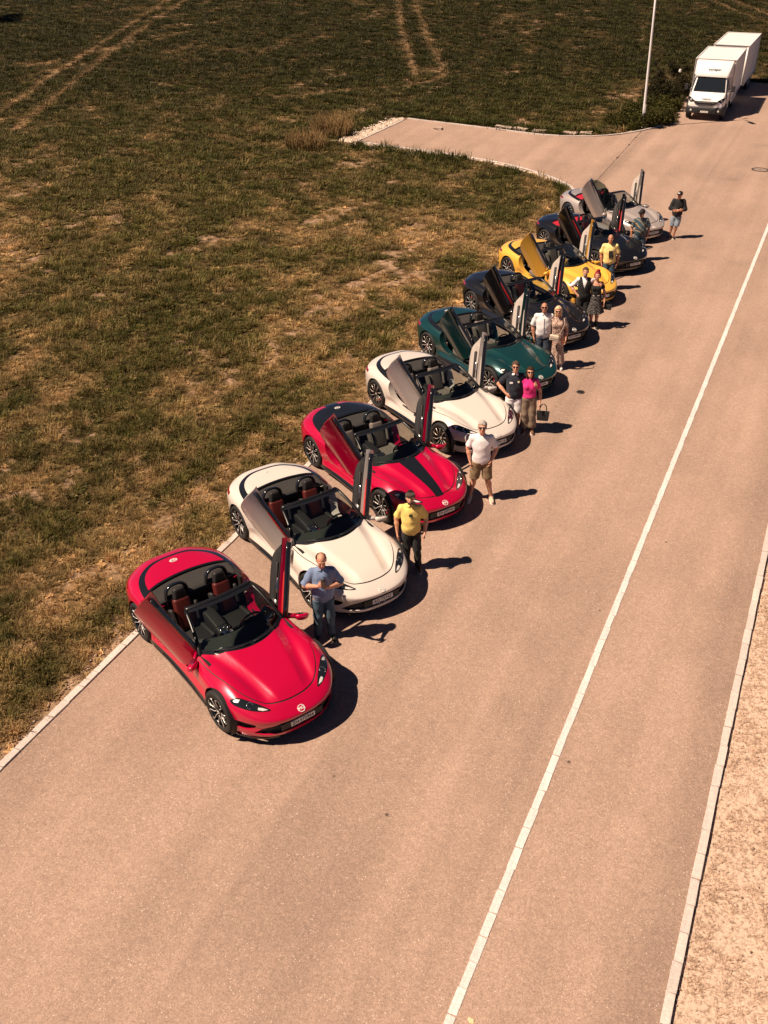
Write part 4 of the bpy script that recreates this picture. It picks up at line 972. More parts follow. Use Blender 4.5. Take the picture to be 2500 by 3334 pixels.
def make_car(loc, heading, body, label, plate, seat='grey', top='fabric', lid=None, stripe=False, rims=0, mirror=None, trim='dark', up=(62, 64), out=(12, 16), yaw=(34, 14), window=False, paper=False):
    c = empty('roadster', loc, heading); tag(c, label, 'sports car', 'row of open roadsters with raised doors')
    cobj('body_shell', 'body_shell', body, c)
    hd = cobj('hood', 'hood', body, c); cobj('hood_seam', 'seam', M_MBLACK, hd)
    for k, m in (('ring', M_BADGE), ('field', body), ('text', M_BADGE)): cobj({'ring': 'badge', 'field': 'badge_field', 'text': 'badge_lettering'}[k], 'badge_' + k, m, hd)
    ld = cobj('boot_lid', 'lid', lid or body, c); cobj('boot_badge', 'boot_badge', M_BADGE, ld); cobj('boot_badge_lettering', 'boot_text', M_BADGE, ld)
    cobj('deck_surround', 'surround', M_GBLACK, c); tn = cobj('tonneau_cover', 'tonneau', M_FABRIC if top == 'fabric' else M_REDTOP, c); cobj('trim_bar', 'trim_bar', M_GBLACK, tn)
    cobj('sill_skirt', 'skirt', M_GBLACK, c); cobj('side_blade', 'side_blade', M_GBLACK, c); [cobj('front_splitter', 'splitter' + n, M_GBLACK, c) for n in 'LR']
    g = cobj('grille', 'grille', M_MBLACK, c); cobj('plate_bracket', 'plate_bracket', M_MBLACK, g); [cobj('bumper_strut', 'strut' + n, body, g) for n in 'LR']
    for n in 'LR': cobj('bumper_vent', 'vent' + n, M_MBLACK, c)
    cobj('tail_light', 'tail', M_TAIL, c); cobj('underbody', 'underbody', M_MBLACK, c)
    for n in 'LR':
        h = cobj('headlight', 'lamp' + n, M_LAMP, c); cobj('lamp_rim', 'lamp_rim' + n, M_GBLACK, h); cobj('daytime_light', 'led' + n, M_LED, h); cobj('reflector', 'refl' + n, M_LED, h); cobj('projector', 'ring' + n, M_CHROME, h)
    if plate:
        pl = cobj('number_plate', 'plate', M_PLATE, c)
        tm = text_mesh(plate, 0.088, 0.0008, bold=0.0012); w = tm.vertices and max(v.co.x for v in tm.vertices) * 2 or 0.3
        tm.transform(Matrix.Translation((2.2575, 0, 0.372)) @ Matrix.Rotation(R(-6), 4, 'Y') @ Matrix(((0, 0, 1, 0), (1, 0, 0, 0), (0, 1, 0, 0), (0, 0, 0, 1))) @ Matrix.Diagonal((min(1.0, 0.37 / w), 0.80, 1, 1)))
        obj('plate_lettering', tm, M_INK, pl)
    for sx in (AX, -AX):
        for s in (1, -1):
            w = cobj('wheel', 'tyre', M_TYRE, c, (sx, s * 0.828, WR), (0, 0, 0 if s > 0 else math.pi)); steer = (R(4) if sx > 0 else 0)
            w.rotation_euler = (0, random.uniform(0, 6.28), (0 if s > 0 else math.pi) + steer)
            cobj('rim_barrel', 'barrel', M_RIMB, w); cobj('rim_spokes', 'spokes%d' % rims, M_RIMB, w); cobj('rim_edge', 'edges%d' % rims, M_BRONZE if rims else M_RIMS, w)
            cobj('brake_disc', 'disc', M_DISC, w); cobj('brake_caliper', 'caliper', M_CALI, w)
            cobj('arch_liner', 'liner', M_MBLACK, c, (sx, s * 0.93, 0), (0, 0, 0 if s > 0 else math.pi))
    ws = cobj('windscreen', 'screen', M_GLASS, c); cobj('windscreen_frame', 'frame', M_FRAME, ws); cobj('windscreen_border', 'frit', M_GBLACK, ws); cobj('windscreen_border', 'header_band', M_GBLACK, ws)
    cobj('wiper', 'wipers', M_MBLACK, c)
    ds = cobj('dashboard', 'dash', M_DASH, c); cobj('display', 'screens', M_SCREEN, ds)
    st = cobj('steering_wheel', 'wheel_steer', M_SEATRED if seat == 'red' else M_MBLACK, c, (0.16, 0.37, 0.74))
    cobj('cabin_tub', 'tub', M_SEATBLK, c); cs = cobj('centre_console', 'console', M_SEATBLK, c); cobj('console_trim', 'cons_trim', M_CHROME, cs)
    cmain = M_SEATRED if seat == 'red' else (M_SEATGREY if seat == 'grey' else M_SEATBLK)
    for s in (1, -1):
        se = cobj('seat', 'seat', M_SEATBLK if seat == 'red' else cmain, c, (-0.40, s * 0.37, 0.215)); cobj('seat_back', 'seatback', cmain, se); cobj('headrest', 'headrest', M_SEATBLK, se)
        cobj('roll_hoop', 'hoop', M_GBLACK, c, (-0.90, s * 0.37, 0.92))
    tm_ = {'dark': M_SEATBLK, 'grey': M_TRIMGREY}[trim]
    for i, (s, n) in enumerate(((-1, 'R'), (1, 'L'))):
        d = cobj('door', 'door' + n, body, c, (HINGE.x - 0.22, (HINGE.y + 0.03) * s, HINGE.z + 0.05)); d.rotation_euler = door_rot(s, up[i], out[i], yaw[i])
        cobj('door_trim', 'trim' + n, tm_, d); cobj('window_sill', 'sill_strip' + n, M_GBLACK, d); cobj('armrest', 'armrest' + n, M_SEATBLK, d); cobj('door_handle', 'bright' + n, M_CHROME, d); cobj('speaker', 'speaker' + n, M_DISC, d)
        cobj('door_insert', 'insert' + n, M_TRIMRED if seat == 'red' else tm_, d); cobj('hinge_arm', 'arm' + n, M_MBLACK, d)
        mi = cobj('mirror', 'mirror' + n, mirror or body, d, Vector((0.40, 0.895 * s, 0.87)) - Vector((HINGE.x, HINGE.y * s, HINGE.z)))
        mgl = cobj('mirror_glass', 'glass' + n, M_CHROME, d, Vector((0.40, 0.895 * s, 0.87)) - Vector((HINGE.x, HINGE.y * s, HINGE.z)))
        if window and s < 0: cobj('side_window', 'window' + n, M_GLASS, d)
        cobj('door_latch', 'latch' + n, M_CHROME, c)
    if stripe:
        st1 = obj('hood_stripe', surf_patch(stripe_poly(0.86, 2.06, 0.20, 0.085), 0.004, name='hood_stripe'), M_GBLACK, hd); st2 = obj('boot_stripe', surf_patch(stripe_poly(-1.99, -2.19, 0.16, 0.15), 0.006, name='boot_stripe'), M_GBLACK, c)
    if paper:
        obj('parking_disc', MB().box((0.70, -0.47, 0.852), (0.13, 0.17, 0.004), Euler((0, 0, R(20)))).mesh('parking_disc'), M_PAPER, c)
    return c

def car_at(rear, heading_deg):
    """rear: ground contact of the near (right) rear tyre's outer edge, heading: compass azimuth"""
    h = R(heading_deg); f = Vector((math.sin(h), math.cos(h), 0)); right = Vector((f.y, -f.x, 0))
    o = Vector((rear[0], rear[1], 0)) + f * AX - right * 0.93
    return o, R(90 - heading_deg)
CARS = [
 dict(at=((-4.13, 12.95), 143.1), body=M_RED, label='bright red open roadster with red seats, nearest car, front of the row', plate='ZH·572966', seat='red', paper=True),
 dict(at=((-2.82, 15.97), 145.9), body=M_CREAM, label='cream open roadster with red seats, behind the man holding a phone', plate='AG·75767', seat='red'),
 dict(at=((-1.55, 18.76), 146.3), body=M_RED, label='red roadster with a broad black stripe along its hood', plate='ZH·295930', seat='grey', stripe=True, lid=M_GBLACK),
 dict(at=((-0.17, 21.62), 147.5), body=M_CREAM, label='cream roadster with bronze many-spoked wheels and grey seats', plate='ZH·79116', seat='grey', rims=1, trim='grey'),
 dict(at=((1.2, 24.58), 148.1), body=M_GREEN, label='dark green metallic roadster between the cream and charcoal cars', plate='LU·7476', seat='grey', trim='grey'),
 dict(at=((2.62, 27.68), 150.3), body=M_GREY, label='charcoal grey roadster between the green car and the yellow car', plate='ZH·47996', seat='red', trim='grey', mirror=None),
 dict(at=((4.02, 30.72), 150.8), body=M_YELLOW, label='yellow roadster with its doors raised, only yellow car in the row', plate='BE·7', seat='grey', trim='grey'),
 dict(at=((5.61, 33.64), 151.0), body=M_BLUEGREY, label='blue black roadster with red folded roof between yellow and silver cars', plate='UR·21631', seat='red', top='red'),
 dict(at=((6.96, 36.9), 150.5), body=M_SILVER, label='silver roadster with red folded roof at the far end of the row', plate='ZH·48137', seat='black', top='red', trim='grey', window=True),
]
for d in CARS:
    d = dict(d); loc, rz = car_at(*d.pop('at')); make_car(loc, rz, **d)
# ------------------------------------------------------------------ delivery truck and trailer
M_TWHITE = mat('truck_white', (0.80, 0.77, 0.74), 0.35, coat=0.4, noise=(3, 0.03)); M_BOXW = mat('box_white', (0.80, 0.77, 0.74), 0.5, noise=(1.5, 0.03)); M_ALU = mat('aluminium', (0.62, 0.60, 0.58), 0.4, 0.7)
M_TBLK = mat('truck_plastic', (0.022, 0.022, 0.024), 0.6); M_TGLASS = mat('truck_glass', (0.012, 0.015, 0.018), 0.05, coat=1.0); M_LETTER = mat('grey_lettering', (0.07, 0.08, 0.11), 0.5); M_ORANGE = mat('amber_lens', (0.6, 0.2, 0.02), 0.3)
def loft(sections, cap=True):
    """sections: list of rings (equal counts) -> mesh builder"""
    b = MB(); n = len(sections[0]); V = [v for s in sections for v in s]; F = []
    for i in range(len(sections) - 1):
        for k in range(n): F.append((i * n + k, i * n + (k + 1) % n, (i + 1) * n + (k + 1) % n, (i + 1) * n + k))
    if cap: F += [tuple(range(n - 1, -1, -1)), tuple((len(sections) - 1) * n + k for k in range(n))]
    return b.add(V, F)
def ring(x, z0, z1, w0, w1, r=0.10):
    """rounded rectangle ring in the YZ plane, wider at the bottom (w0) than at the top (w1)"""
    P = []
    for cx, cz, a0 in ((1, 1, 0), (-1, 1, 90), (-1, 0, 180), (1, 0, 270)):
        for k in range(4):
            a = R(a0 + 30 * k); w = w1 if cz else w0
            P.append((x, cx * (w - r) + r * math.cos(a), (z1 - r if cz else z0 + r) + r * math.sin(a)))
    return P
def truck_wheel(name, parent, x, y, r=0.36, w=0.24):
    o = MB().lathe([(r * 0.62, -w/2), (r * 0.92, -w/2), (r, -w/2 + 0.03), (r, w/2 - 0.03), (r * 0.92, w/2), (r * 0.62, w/2 - 0.01)], 'y', 28).build(name, M_TYRE, parent, True); o.location = (x, y, r)
    h = MB().lathe([(0.001, w/2 - 0.05), (r * 0.3, w/2 - 0.04), (r * 0.35, w/2 - 0.08), (r * 0.63, w/2 - 0.02)] if y > 0 else [(0.001, -w/2 + 0.05), (r * 0.3, -w/2 + 0.04), (r * 0.35, -w/2 + 0.08), (r * 0.63, -w/2 + 0.02)], 'y', 24).build('hub', M_ALU, o, True)
    return o
def cargo_box(parent, x0, x1, w, z0, z1):
    d = 0.045
    MB().box(((x0 + x1) / 2, 0, (z0 + z1) / 2), (x0 - x1 - 2 * d, 2 * w - 2 * d, z1 - z0 - 2 * d)).build('box_body', M_BOXW, parent)
    for s in (-1, 1):
        for xx in (x0 - d / 2, x1 + d / 2): MB().box((xx, s * (w - d / 2), (z0 + z1) / 2), (d, d, z1 - z0), None, 0.008, 1).build('corner_post', M_ALU, parent)
        MB().box(((x0 + x1) / 2, s * (w - d / 2), z1 - d / 2), (x0 - x1 - 2 * d - 0.004, d, d), None, 0.008, 1).build('roof_rail', M_BOXW, parent)
        MB().box(((x0 + x1) / 2, s * (w - d / 2), z0 + d / 2), (x0 - x1 - 2 * d - 0.004, d, d), None, 0.008, 1).build('floor_rail', M_ALU, parent)
    for xx in (x0 - d / 2, x1 + d / 2): MB().box((xx, 0, z1 - d / 2), (d, 2 * w - 2 * d - 0.004, d), None, 0.008, 1).build('end_rail', M_ALU, parent)

T_AZ = 23.3
tf = Vector((-math.sin(R(T_AZ)), -math.cos(R(T_AZ)), 0))
trk = empty('delivery_truck', (17.02, 54.84, 0), math.atan2(tf.y, tf.x)); tag(trk, 'white box delivery truck with roof fairing parked by the bushes', 'truck')
cw = 0.96
sec = [(-0.02, 0.42, 0.80, 0.80, 0.74), (-0.07, 0.40, 0.97, 0.91, 0.83), (-0.20, 0.40, 1.10, 0.96, 0.86), (-0.45, 0.40, 1.20, 0.98, 0.88), (-0.74, 0.40, 1.30, 0.985, 0.89), (-0.98, 0.40, 1.62, 0.985, 0.84), (-1.22, 0.40, 1.93, 0.985, 0.79), (-1.34, 0.40, 2.01, 0.985, 0.78), (-1.60, 0.40, 2.06, 0.985, 0.78), (-1.82, 0.40, 2.06, 0.985, 0.78)]
o = loft([ring(x, a, b, c, d, 0.09) for x, a, b, c, d in sec]).build('cab', M_TWHITE, trk, True); smooth_angle(o, 50)
def quad_panel(name, P, mat_, parent, thick=0.012):
    n = (Vector(P[1]) - Vector(P[0])).cross(Vector(P[-1]) - Vector(P[0])).normalized()
    b = MB(); k = len(P); b.add([Vector(q) + n * thick for q in P] + [Vector(q) - n * thick for q in P], [tuple(range(k)), tuple(range(2 * k - 1, k - 1, -1))] + [(i, k + i, k + (i + 1) % k, (i + 1) % k) for i in range(k)]); return b.build(name, mat_, parent)
w_ = quad_panel('windscreen', [(-0.735, -0.80, 1.335), (-0.735, 0.80, 1.335), (-1.275, 0.70, 2.005), (-1.275, -0.70, 2.005)], M_TGLASS, trk, 0.02)
for y0 in (0.55, -0.15): MB().tube([(-0.74, y0, 1.345), (-0.95, y0 - 0.42, 1.61)], 0.012, 5).build('wiper', M_TBLK, w_)
for s in (-1, 1):
    quad_panel('side_window', [(-0.92, s * 0.905, 1.36), (-1.60, s * 0.925, 1.36), (-1.58, s * 0.84, 1.90), (-1.24, s * 0.84, 1.88)], M_TGLASS, trk, 0.022)
    d = MB().box((-1.30, s * 0.965, 0.95), (0.74, 0.055, 0.88), None, 0.02, 2).build('door', M_TWHITE, trk); MB().box((-1.58, s * 0.997, 1.12), (0.12, 0.02, 0.035), None, 0.006, 1).build('handle', M_TBLK, d)
    m = MB().box((-0.86, s * 1.20, 1.50), (0.10, 0.17, 0.30), None, 0.03, 2); m.tube([(-0.92, s * 0.90, 1.38), (-0.87, s * 1.14, 1.40)], 0.022, 6); m.build('wing_mirror', M_TBLK, trk)
    h = quad_panel('headlight', [(-0.045, s * 0.58, 0.985), (-0.055, s * 0.78, 0.90), (-0.12, s * 0.91, 1.02), (-0.33, s * 0.95, 1.14), (-0.16, s * 0.80, 1.115)], M_LAMP, trk, 0.03)
    MB().lathe([(0.001, 0.03), (0.05, 0.03), (0.06, 0.0)], 'x', 14, (-0.10, s * 0.76, 1.0)).build('lamp_bowl', M_LED, h)
    fl = MB().lathe([(0.001, 0.02), (0.05, 0.02), (0.055, -0.02)], 'x', 14, (0.02, s * 0.70, 0.52)).build('fog_light', M_LED, trk)
    truck_wheel('wheel', trk, -0.72, s * 0.86); truck_wheel('wheel', trk, -4.55, s * 0.84)
    b = MB().tube([(-1.28 + 0.0, s * 0.70, 2.02), (-1.28, s * 0.70, 2.10)], 0.012, 6); b.lathe([(0.001, 0.05), (0.05, 0.05), (0.055, 0.0), (0.001, 0.0)], 'x', 14, (-1.27, s * 0.70, 2.13)); b.build('roof_lamp', M_TBLK, trk)
    quad_panel('arch_trim', [(-0.36, s * 0.99, 0.40), (-0.42, s * 0.99, 0.66), (-0.60, s * 0.99, 0.78), (-0.84, s * 0.99, 0.78), (-1.02, s * 0.99, 0.66), (-1.08, s * 0.99, 0.40)], M_TBLK, trk, 0.012)
g = MB(); g.prism([(-0.62, 0.96), (0.62, 0.96), (0.56, 0.86), (0.34, 0.76), (-0.34, 0.76), (-0.56, 0.86)], 'x', -0.10, 0.012); gr = g.build('grille', M_TBLK, trk)
for zz in (0.80, 0.86, 0.92): MB().box((0.016, 0, zz), (0.02, 0.9 if zz > 0.82 else 0.62, 0.016)).build('grille_bar', mat('grille_grey', (0.12, 0.12, 0.12), 0.4) if zz == 0.80 else M_ALU if zz == 0.92 else M_TBLK, gr)
bp = loft([ring(x, a, b, c, d, 0.06) for x, a, b, c, d in [(0.03, 0.40, 0.60, 0.72, 0.70), (0.0, 0.36, 0.68, 0.90, 0.88), (-0.10, 0.34, 0.74, 0.98, 0.96), (-0.30, 0.34, 0.72, 1.0, 0.98)]]).build('bumper', M_TBLK, trk, True)
smooth_angle(bp, 45)
bw = quad_panel('bumper_panel', [(0.045, -0.40, 0.50), (0.045, 0.40, 0.50), (0.040, 0.48, 0.62), (0.040, -0.48, 0.62)], M_TBLK, bp, 0.008)
pl = MB().box((0.06, 0, 0.46), (0.012, 0.40, 0.085), None, 0.003, 1).build('number_plate', M_PLATE, trk)
YZ = Matrix(((0, 0, 1, 0), (1, 0, 0, 0), (0, 1, 0, 0), (0, 0, 0, 1)))
tm = text_mesh('ZH·21891', 0.075, 0.0008); tm.transform(Matrix.Translation((0.0668, 0, 0.46)) @ YZ); obj('plate_lettering', tm, M_INK, pl)
tm = text_mesh('IVECO', 0.135, 0.003, bold=0.004); tm.transform(Matrix.Translation((-0.115, 0, 1.055)) @ Matrix.Rotation(R(-38), 4, 'Y') @ YZ @ Matrix.Diagonal((1.1, 0.9, 1, 1))); obj('hood_lettering', tm, M_LETTER, trk)
fs = [(-1.14, 1.98, 2.06, 0.78, 0.76), (-1.19, 1.98, 2.16, 0.84, 0.82), (-1.38, 2.0, 2.44, 0.95, 0.90), (-1.62, 2.02, 2.62, 0.98, 0.94), (-1.87, 2.04, 2.70, 0.99, 0.96)]
fa = loft([ring(x, a, b, c, d, min(0.08, (b - a) * 0.45)) for x, a, b, c, d in fs]).build('roof_fairing', M_TWHITE, trk, True); smooth_angle(fa, 50)
tm = text_mesh('sonepar', 0.20, 0.003, bold=0.003); tm.transform(Matrix.Translation((-1.285, 0.08, 2.33)) @ Matrix.Rotation(R(-34), 4, 'Y') @ YZ); obj('fairing_lettering', tm, M_LETTER, fa)
lg = MB()
for k in range(5):
    a = 0.6 + k * 0.9; lg.tube([(0.07 * math.cos(a + t) * (1 - 0.08 * k), 0.07 * math.sin(a + t) * (1 - 0.08 * k), 0) for t in np.linspace(0, 0.55, 4)], 0.008, 5)
lm = lg.mesh('fairing_emblem', True); lm.transform(Matrix.Translation((-1.285, -0.46, 2.33)) @ Matrix.Rotation(R(-34), 4, 'Y') @ YZ); obj('fairing_emblem', lm, mat('blue_print', (0.25, 0.38, 0.62), 0.5), fa)
cargo_box(trk, -1.90, -6.74, 1.06, 0.72, 2.75)
MB().box((-4.0, 0, 0.60), (5.4, 0.75, 0.18)).build('chassis', M_TBLK, trk)
MB().box((-4.3, 0.98, 0.55), (2.6, 0.03, 0.26)).build('side_guard', M_ALU, trk); MB().box((-4.3, -0.98, 0.55), (2.6, 0.03, 0.26)).build('side_guard', M_ALU, trk)

rf = Vector((-math.sin(R(24.3)), -math.cos(R(24.3)), 0))
trl = empty('cargo_trailer', (20.15, 61.76, 0), math.atan2(rf.y, rf.x)); tag(trl, 'white box cargo trailer standing behind the delivery truck', 'trailer')
cargo_box(trl, 0.0, -5.8, 1.01, 0.62, 2.75)
MB().box((-2.7, 0, 0.52), (5.6, 0.7, 0.16)).build('chassis', M_TBLK, trl)
MB().prism([(0.0, 0.45), (0.75, 0.05), (0.75, -0.05), (0.0, -0.45)], 'z', 0.42, 0.50).build('drawbar', M_ALU, trl)
for xx in (-2.9, -3.7):
    for s in (-1, 1): truck_wheel('wheel', trl, xx, s * 0.88, 0.31, 0.20)
for xx in (-1.9, -3.9):
    pass
for s in (-1, 1): MB().tube([(0.03, s * 0.92, 0.70), (0.03, s * 0.92, 2.66)], 0.045, 8).build('front_gutter', M_BOXW, trl, True)
for i, zz in enumerate((1.0, 1.65, 2.3)): MB().box((0.035, -0.92, zz), (0.075, 0.12, 0.05), None, 0.01, 1).build('gutter_bracket', M_ALU, trl)

M_SEAM = mat('panel_seam', (0.42, 0.40, 0.38), 0.6); M_MARK = mat('marker_lens', (0.55, 0.22, 0.03), 0.3)
for par, x0, x1, w, z0, z1, n in ((trk, -1.9, -6.74, 1.06, 0.72, 2.75, 4), (trl, 0.0, -5.8, 1.01, 0.62, 2.75, 5)):
    for k in range(1, n):
        xx = x0 + (x1 - x0) * k / n
        for s in (-1, 1):
            MB().box((xx, s * (w - 0.043), (z0 + z1) / 2), (0.012, 0.008, z1 - z0 - 0.1)).build('panel_seam', M_SEAM, par)
            MB().box((xx + 0.3, s * (w + 0.004), z0 + 0.025), (0.10, 0.012, 0.03)).build('marker_light', M_MARK, par)
        MB().box((xx, 0, z1 - 0.043), (0.014, 2 * w - 0.1, 0.006)).build('roof_seam', M_SEAM, par)
    for s in (-1, 1): MB().box((x0 - 0.02 + 0.026, s * (w - 0.12), z1 - 0.10), (0.012, 0.09, 0.035)).build('marker_light', M_MARK, par)

# ------------------------------------------------------------------ lamp post
lp = empty('lamp_post', (13.50, 53.40, 0)); tag(lp, 'tall pale grey metal lamp post rising out of the bushes', 'lamp post')
M_POST = mat('painted_steel', (0.78, 0.76, 0.75), 0.5, noise=(4, 0.06))
top = Vector((-0.22, 0.05, 9.0))
MB().tube([Vector((0, 0, -0.1)), top * 0.12, top * 0.13, top * 0.5, top], [0.070, 0.068, 0.062, 0.052, 0.040], 16).build('post', M_POST, lp, True)
MB().lathe([(0.12, 0.0), (0.20, 0.0), (0.20, 0.03), (0.13, 0.06)], 'z', 20).build('base_flange', M_POST, lp, True)
MB().tube([top, top + Vector((0.05, -0.30, 0.10)), top + Vector((0.08, -0.55, 0.10))], [0.04, 0.035, 0.03], 8).build('arm', M_POST, lp, True)
MB().box(top + Vector((0.10, -0.85, 0.10)), (0.26, 0.65, 0.10), Euler((R(-4), 0, R(5))), 0.03, 2, taper=(0.7, 0.85)).build('lamp_head', M_POST, lp)
MB().box((0.0, -0.082, 0.9), (0.08, 0.02, 0.40), None, 0.006, 1).build('service_door', M_POST, lp)

# ------------------------------------------------------------------ stone slabs along the far side of the turning stub
M_SLAB = mat('slab_stone', (0.42, 0.33, 0.26), 0.9, noise=(6, 0.2), bump=(12, 0.6))
SLABS = [((6.35, 53.42), 0.85, 0.32, 'pale flat stone slab, leftmost of the slabs edging the far kerb'), ((7.15, 52.98), 0.75, 0.30, 'stone slab second from left along the far kerb of the turning bay'), ((8.05, 52.48), 0.65, 0.28, 'stone slab third from left along the far kerb of the turning bay'),
         ((9.55, 51.98), 0.7, 0.30, 'stone slab second from right along the far kerb, by the weeds'), ((10.35, 51.95), 0.6, 0.28, 'stone slab rightmost of the slabs along the far kerb'), ((2.95, 53.3), 0.42, 0.34, 'small tan stone slab lying out on the asphalt of the turning bay')]
for (xy, L, W, lab) in SLABS:
    bm = bmesh.new(); bm_box(bm, (0, 0, 0.05), (L, W, 0.11), bevel=0.02, seg=2)
    for v in bm.verts: v.co += Vector((random.uniform(-.03, .03), random.uniform(-.03, .03), random.uniform(-.012, .012)))
    s = bm_obj('stone_slab', bm, M_SLAB); s.location = (xy[0], xy[1], 0.0); s.rotation_euler = (0, R(random.uniform(-3, 3)), R(-28 + random.uniform(-12, 12))); tag(s, lab, 'stone slab', 'loose stone slabs at the turning bay')
# ------------------------------------------------------------------ people: one continuous body mesh each, clothes as children
def nrm(v): v = np.asarray(v, float); return v / (np.linalg.norm(v) + 1e-9)
class SDF:
    def __init__(s, vox): s.prims = []; s.vox = vox
    def cap(s, a, b, ra, rb=None, k=0.02): s.prims.append(('cap', np.array(a, float), np.array(b, float), ra, ra if rb is None else rb, k)); return s
    def ell(s, c, r, k=0.03, rot=None): s.prims.append(('ell', np.array(c, float), np.array(r, float), rot, None, k)); return s
    def bounds(s, p):
        if p[0] == 'cap': m = max(p[3], p[4]); return np.minimum(p[1], p[2]) - m, np.maximum(p[1], p[2]) + m
        m = p[2] if p[3] is None else np.full(3, p[2].max()); return p[1] - m, p[1] + m
    def mesh(s, name, trim=None, disp=None, mat_=None):
        B = [s.bounds(p) for p in s.prims]; lo = np.min([b[0] for b in B], 0) - 3 * s.vox; hi = np.max([b[1] for b in B], 0) + 3 * s.vox
        n = np.ceil((hi - lo) / s.vox).astype(int) + 1; D = np.full(n, 0.12, np.float32)
        ax = [lo[i] + s.vox * np.arange(n[i]) for i in range(3)]
        for p, (b0, b1) in zip(s.prims, B):
            mg = 0.035 + p[5]; i0 = np.maximum(((b0 - mg - lo) / s.vox).astype(int), 0); i1 = np.minimum(np.ceil((b1 + mg - lo) / s.vox).astype(int) + 1, n)
            sl = tuple(slice(a, b) for a, b in zip(i0, i1)); X = ax[0][sl[0]][:, None, None]; Y = ax[1][sl[1]][None, :, None]; Z = ax[2][sl[2]][None, None, :]
            if p[0] == 'cap':
                a, b = p[1], p[2]; d = b - a; L = d @ d + 1e-12; t = np.clip(((X - a[0]) * d[0] + (Y - a[1]) * d[1] + (Z - a[2]) * d[2]) / L, 0, 1)
                f = np.sqrt((X - a[0] - t * d[0]) ** 2 + (Y - a[1] - t * d[1]) ** 2 + (Z - a[2] - t * d[2]) ** 2) - (p[3] + (p[4] - p[3]) * t)
            else:
                c, r = p[1], p[2]; dx, dy, dz = X - c[0], Y - c[1], Z - c[2]
                if p[3] is not None:
                    m = p[3]; dx, dy, dz = m[0, 0] * dx + m[1, 0] * dy + m[2, 0] * dz, m[0, 1] * dx + m[1, 1] * dy + m[2, 1] * dz, m[0, 2] * dx + m[1, 2] * dy + m[2, 2] * dz
                q = np.sqrt((dx / r[0]) ** 2 + (dy / r[1]) ** 2 + (dz / r[2]) ** 2); g = np.sqrt((dx / r[0] ** 2) ** 2 + (dy / r[1] ** 2) ** 2 + (dz / r[2] ** 2) ** 2) + 1e-9
                f = q * (q - 1) / g
            old = D[sl]; k = p[5]; h = np.maximum(k - np.abs(old - f), 0) / k; D[sl] = np.minimum(old, f) - h * h * k * 0.25
        X, Y, Z = ax[0][:, None, None], ax[1][None, :, None], ax[2][None, None, :]
        if disp is not None: D = D + disp(X, Y, Z).astype(np.float32)
        if trim is not None:
            for T in trim: D = np.maximum(D, T(X, Y, Z).astype(np.float32))
        V, F = surface_nets(D); V = lo + V * s.vox
        me = fast_mesh(name, V, F, True)
        return me
def surface_nets(D):
    S = D < 0; nx, ny, nz = D.shape
    c = np.zeros((nx - 1, ny - 1, nz - 1), np.int8)
    for i in (0, 1):
        for j in (0, 1):
            for k in (0, 1): c += S[i:nx - 1 + i, j:ny - 1 + j, k:nz - 1 + k]
    act = (c > 0) & (c < 8); I = np.argwhere(act); idx = np.full(act.shape, -1, np.int32); idx[act] = np.arange(len(I))
    P = np.zeros((len(I), 3)); W = np.zeros(len(I))
    cor = [np.array(q) for q in np.ndindex(2, 2, 2)]
    val = {tuple(q): D[I[:, 0] + q[0], I[:, 1] + q[1], I[:, 2] + q[2]] for q in cor}
    for q in cor:
        for a in range(3):
            if q[a] == 0:
                r = q.copy(); r[a] = 1; v0, v1 = val[tuple(q)], val[tuple(r)]; m = (v0 < 0) != (v1 < 0)
                t = np.where(m, v0 / np.where(m, v0 - v1, 1), 0); P[m] += q; P[m, a] += t[m]; W[m] += 1
    P = P / np.maximum(W, 1)[:, None] + I
    F = []
    for a in range(3):
        b, c2 = (a + 1) % 3, (a + 2) % 3
        s0 = [slice(None)] * 3; s1 = [slice(None)] * 3; s0[a] = slice(0, -1); s1[a] = slice(1, None)
        A, Bv = S[tuple(s0)], S[tuple(s1)]; E = np.argwhere(A != Bv); E = E[(E[:, b] > 0) & (E[:, c2] > 0) & (E[:, b] < D.shape[b] - 1) & (E[:, c2] < D.shape[c2] - 1)]
        fl = A[E[:, 0], E[:, 1], E[:, 2]]
        def g(db, dc):
            q = E.copy(); q[:, b] -= db; q[:, c2] -= dc; return idx[q[:, 0], q[:, 1], q[:, 2]]
        f = np.stack([g(1, 1), g(0, 1), g(0, 0), g(1, 0)], -1); f[~fl] = f[~fl][:, ::-1]; F.append(f)
    F = np.concatenate(F); F = F[(F >= 0).all(1)]
    return P, F

SKIN = mat('skin_fair', (0.56, 0.27, 0.17), 0.55, noise=(8, 0.08)); SKIN2 = mat('skin_tan', (0.46, 0.205, 0.12), 0.55, noise=(8, 0.08))
M_LENS = mat('sunglass_lens', (0.008, 0.008, 0.010), 0.08, coat=1.0); M_MOUTH = mat('lip', (0.36, 0.10, 0.08), 0.5); M_EYE = mat('eye_dark', (0.03, 0.02, 0.015), 0.3)
def cloth(name, col, n=0.12, sc=14): return mat(name, col, 0.9, noise=(sc, n), bump=(9, 0.5), sheen=0.1)
def wr(amp, f, sd=0.0):
    """cloth folds as a displacement field"""
    return lambda X, Y, Z: amp * (np.sin(f * (Z * 1.0 + 0.55 * X + sd)) * np.sin(f * 0.8 * (X * 1.3 - 0.5 * Z + Y + sd)) + 0.6 * np.sin(1.9 * f * (0.4 * Z + X * 0.9 - Y * 0.8) + 3 * sd))

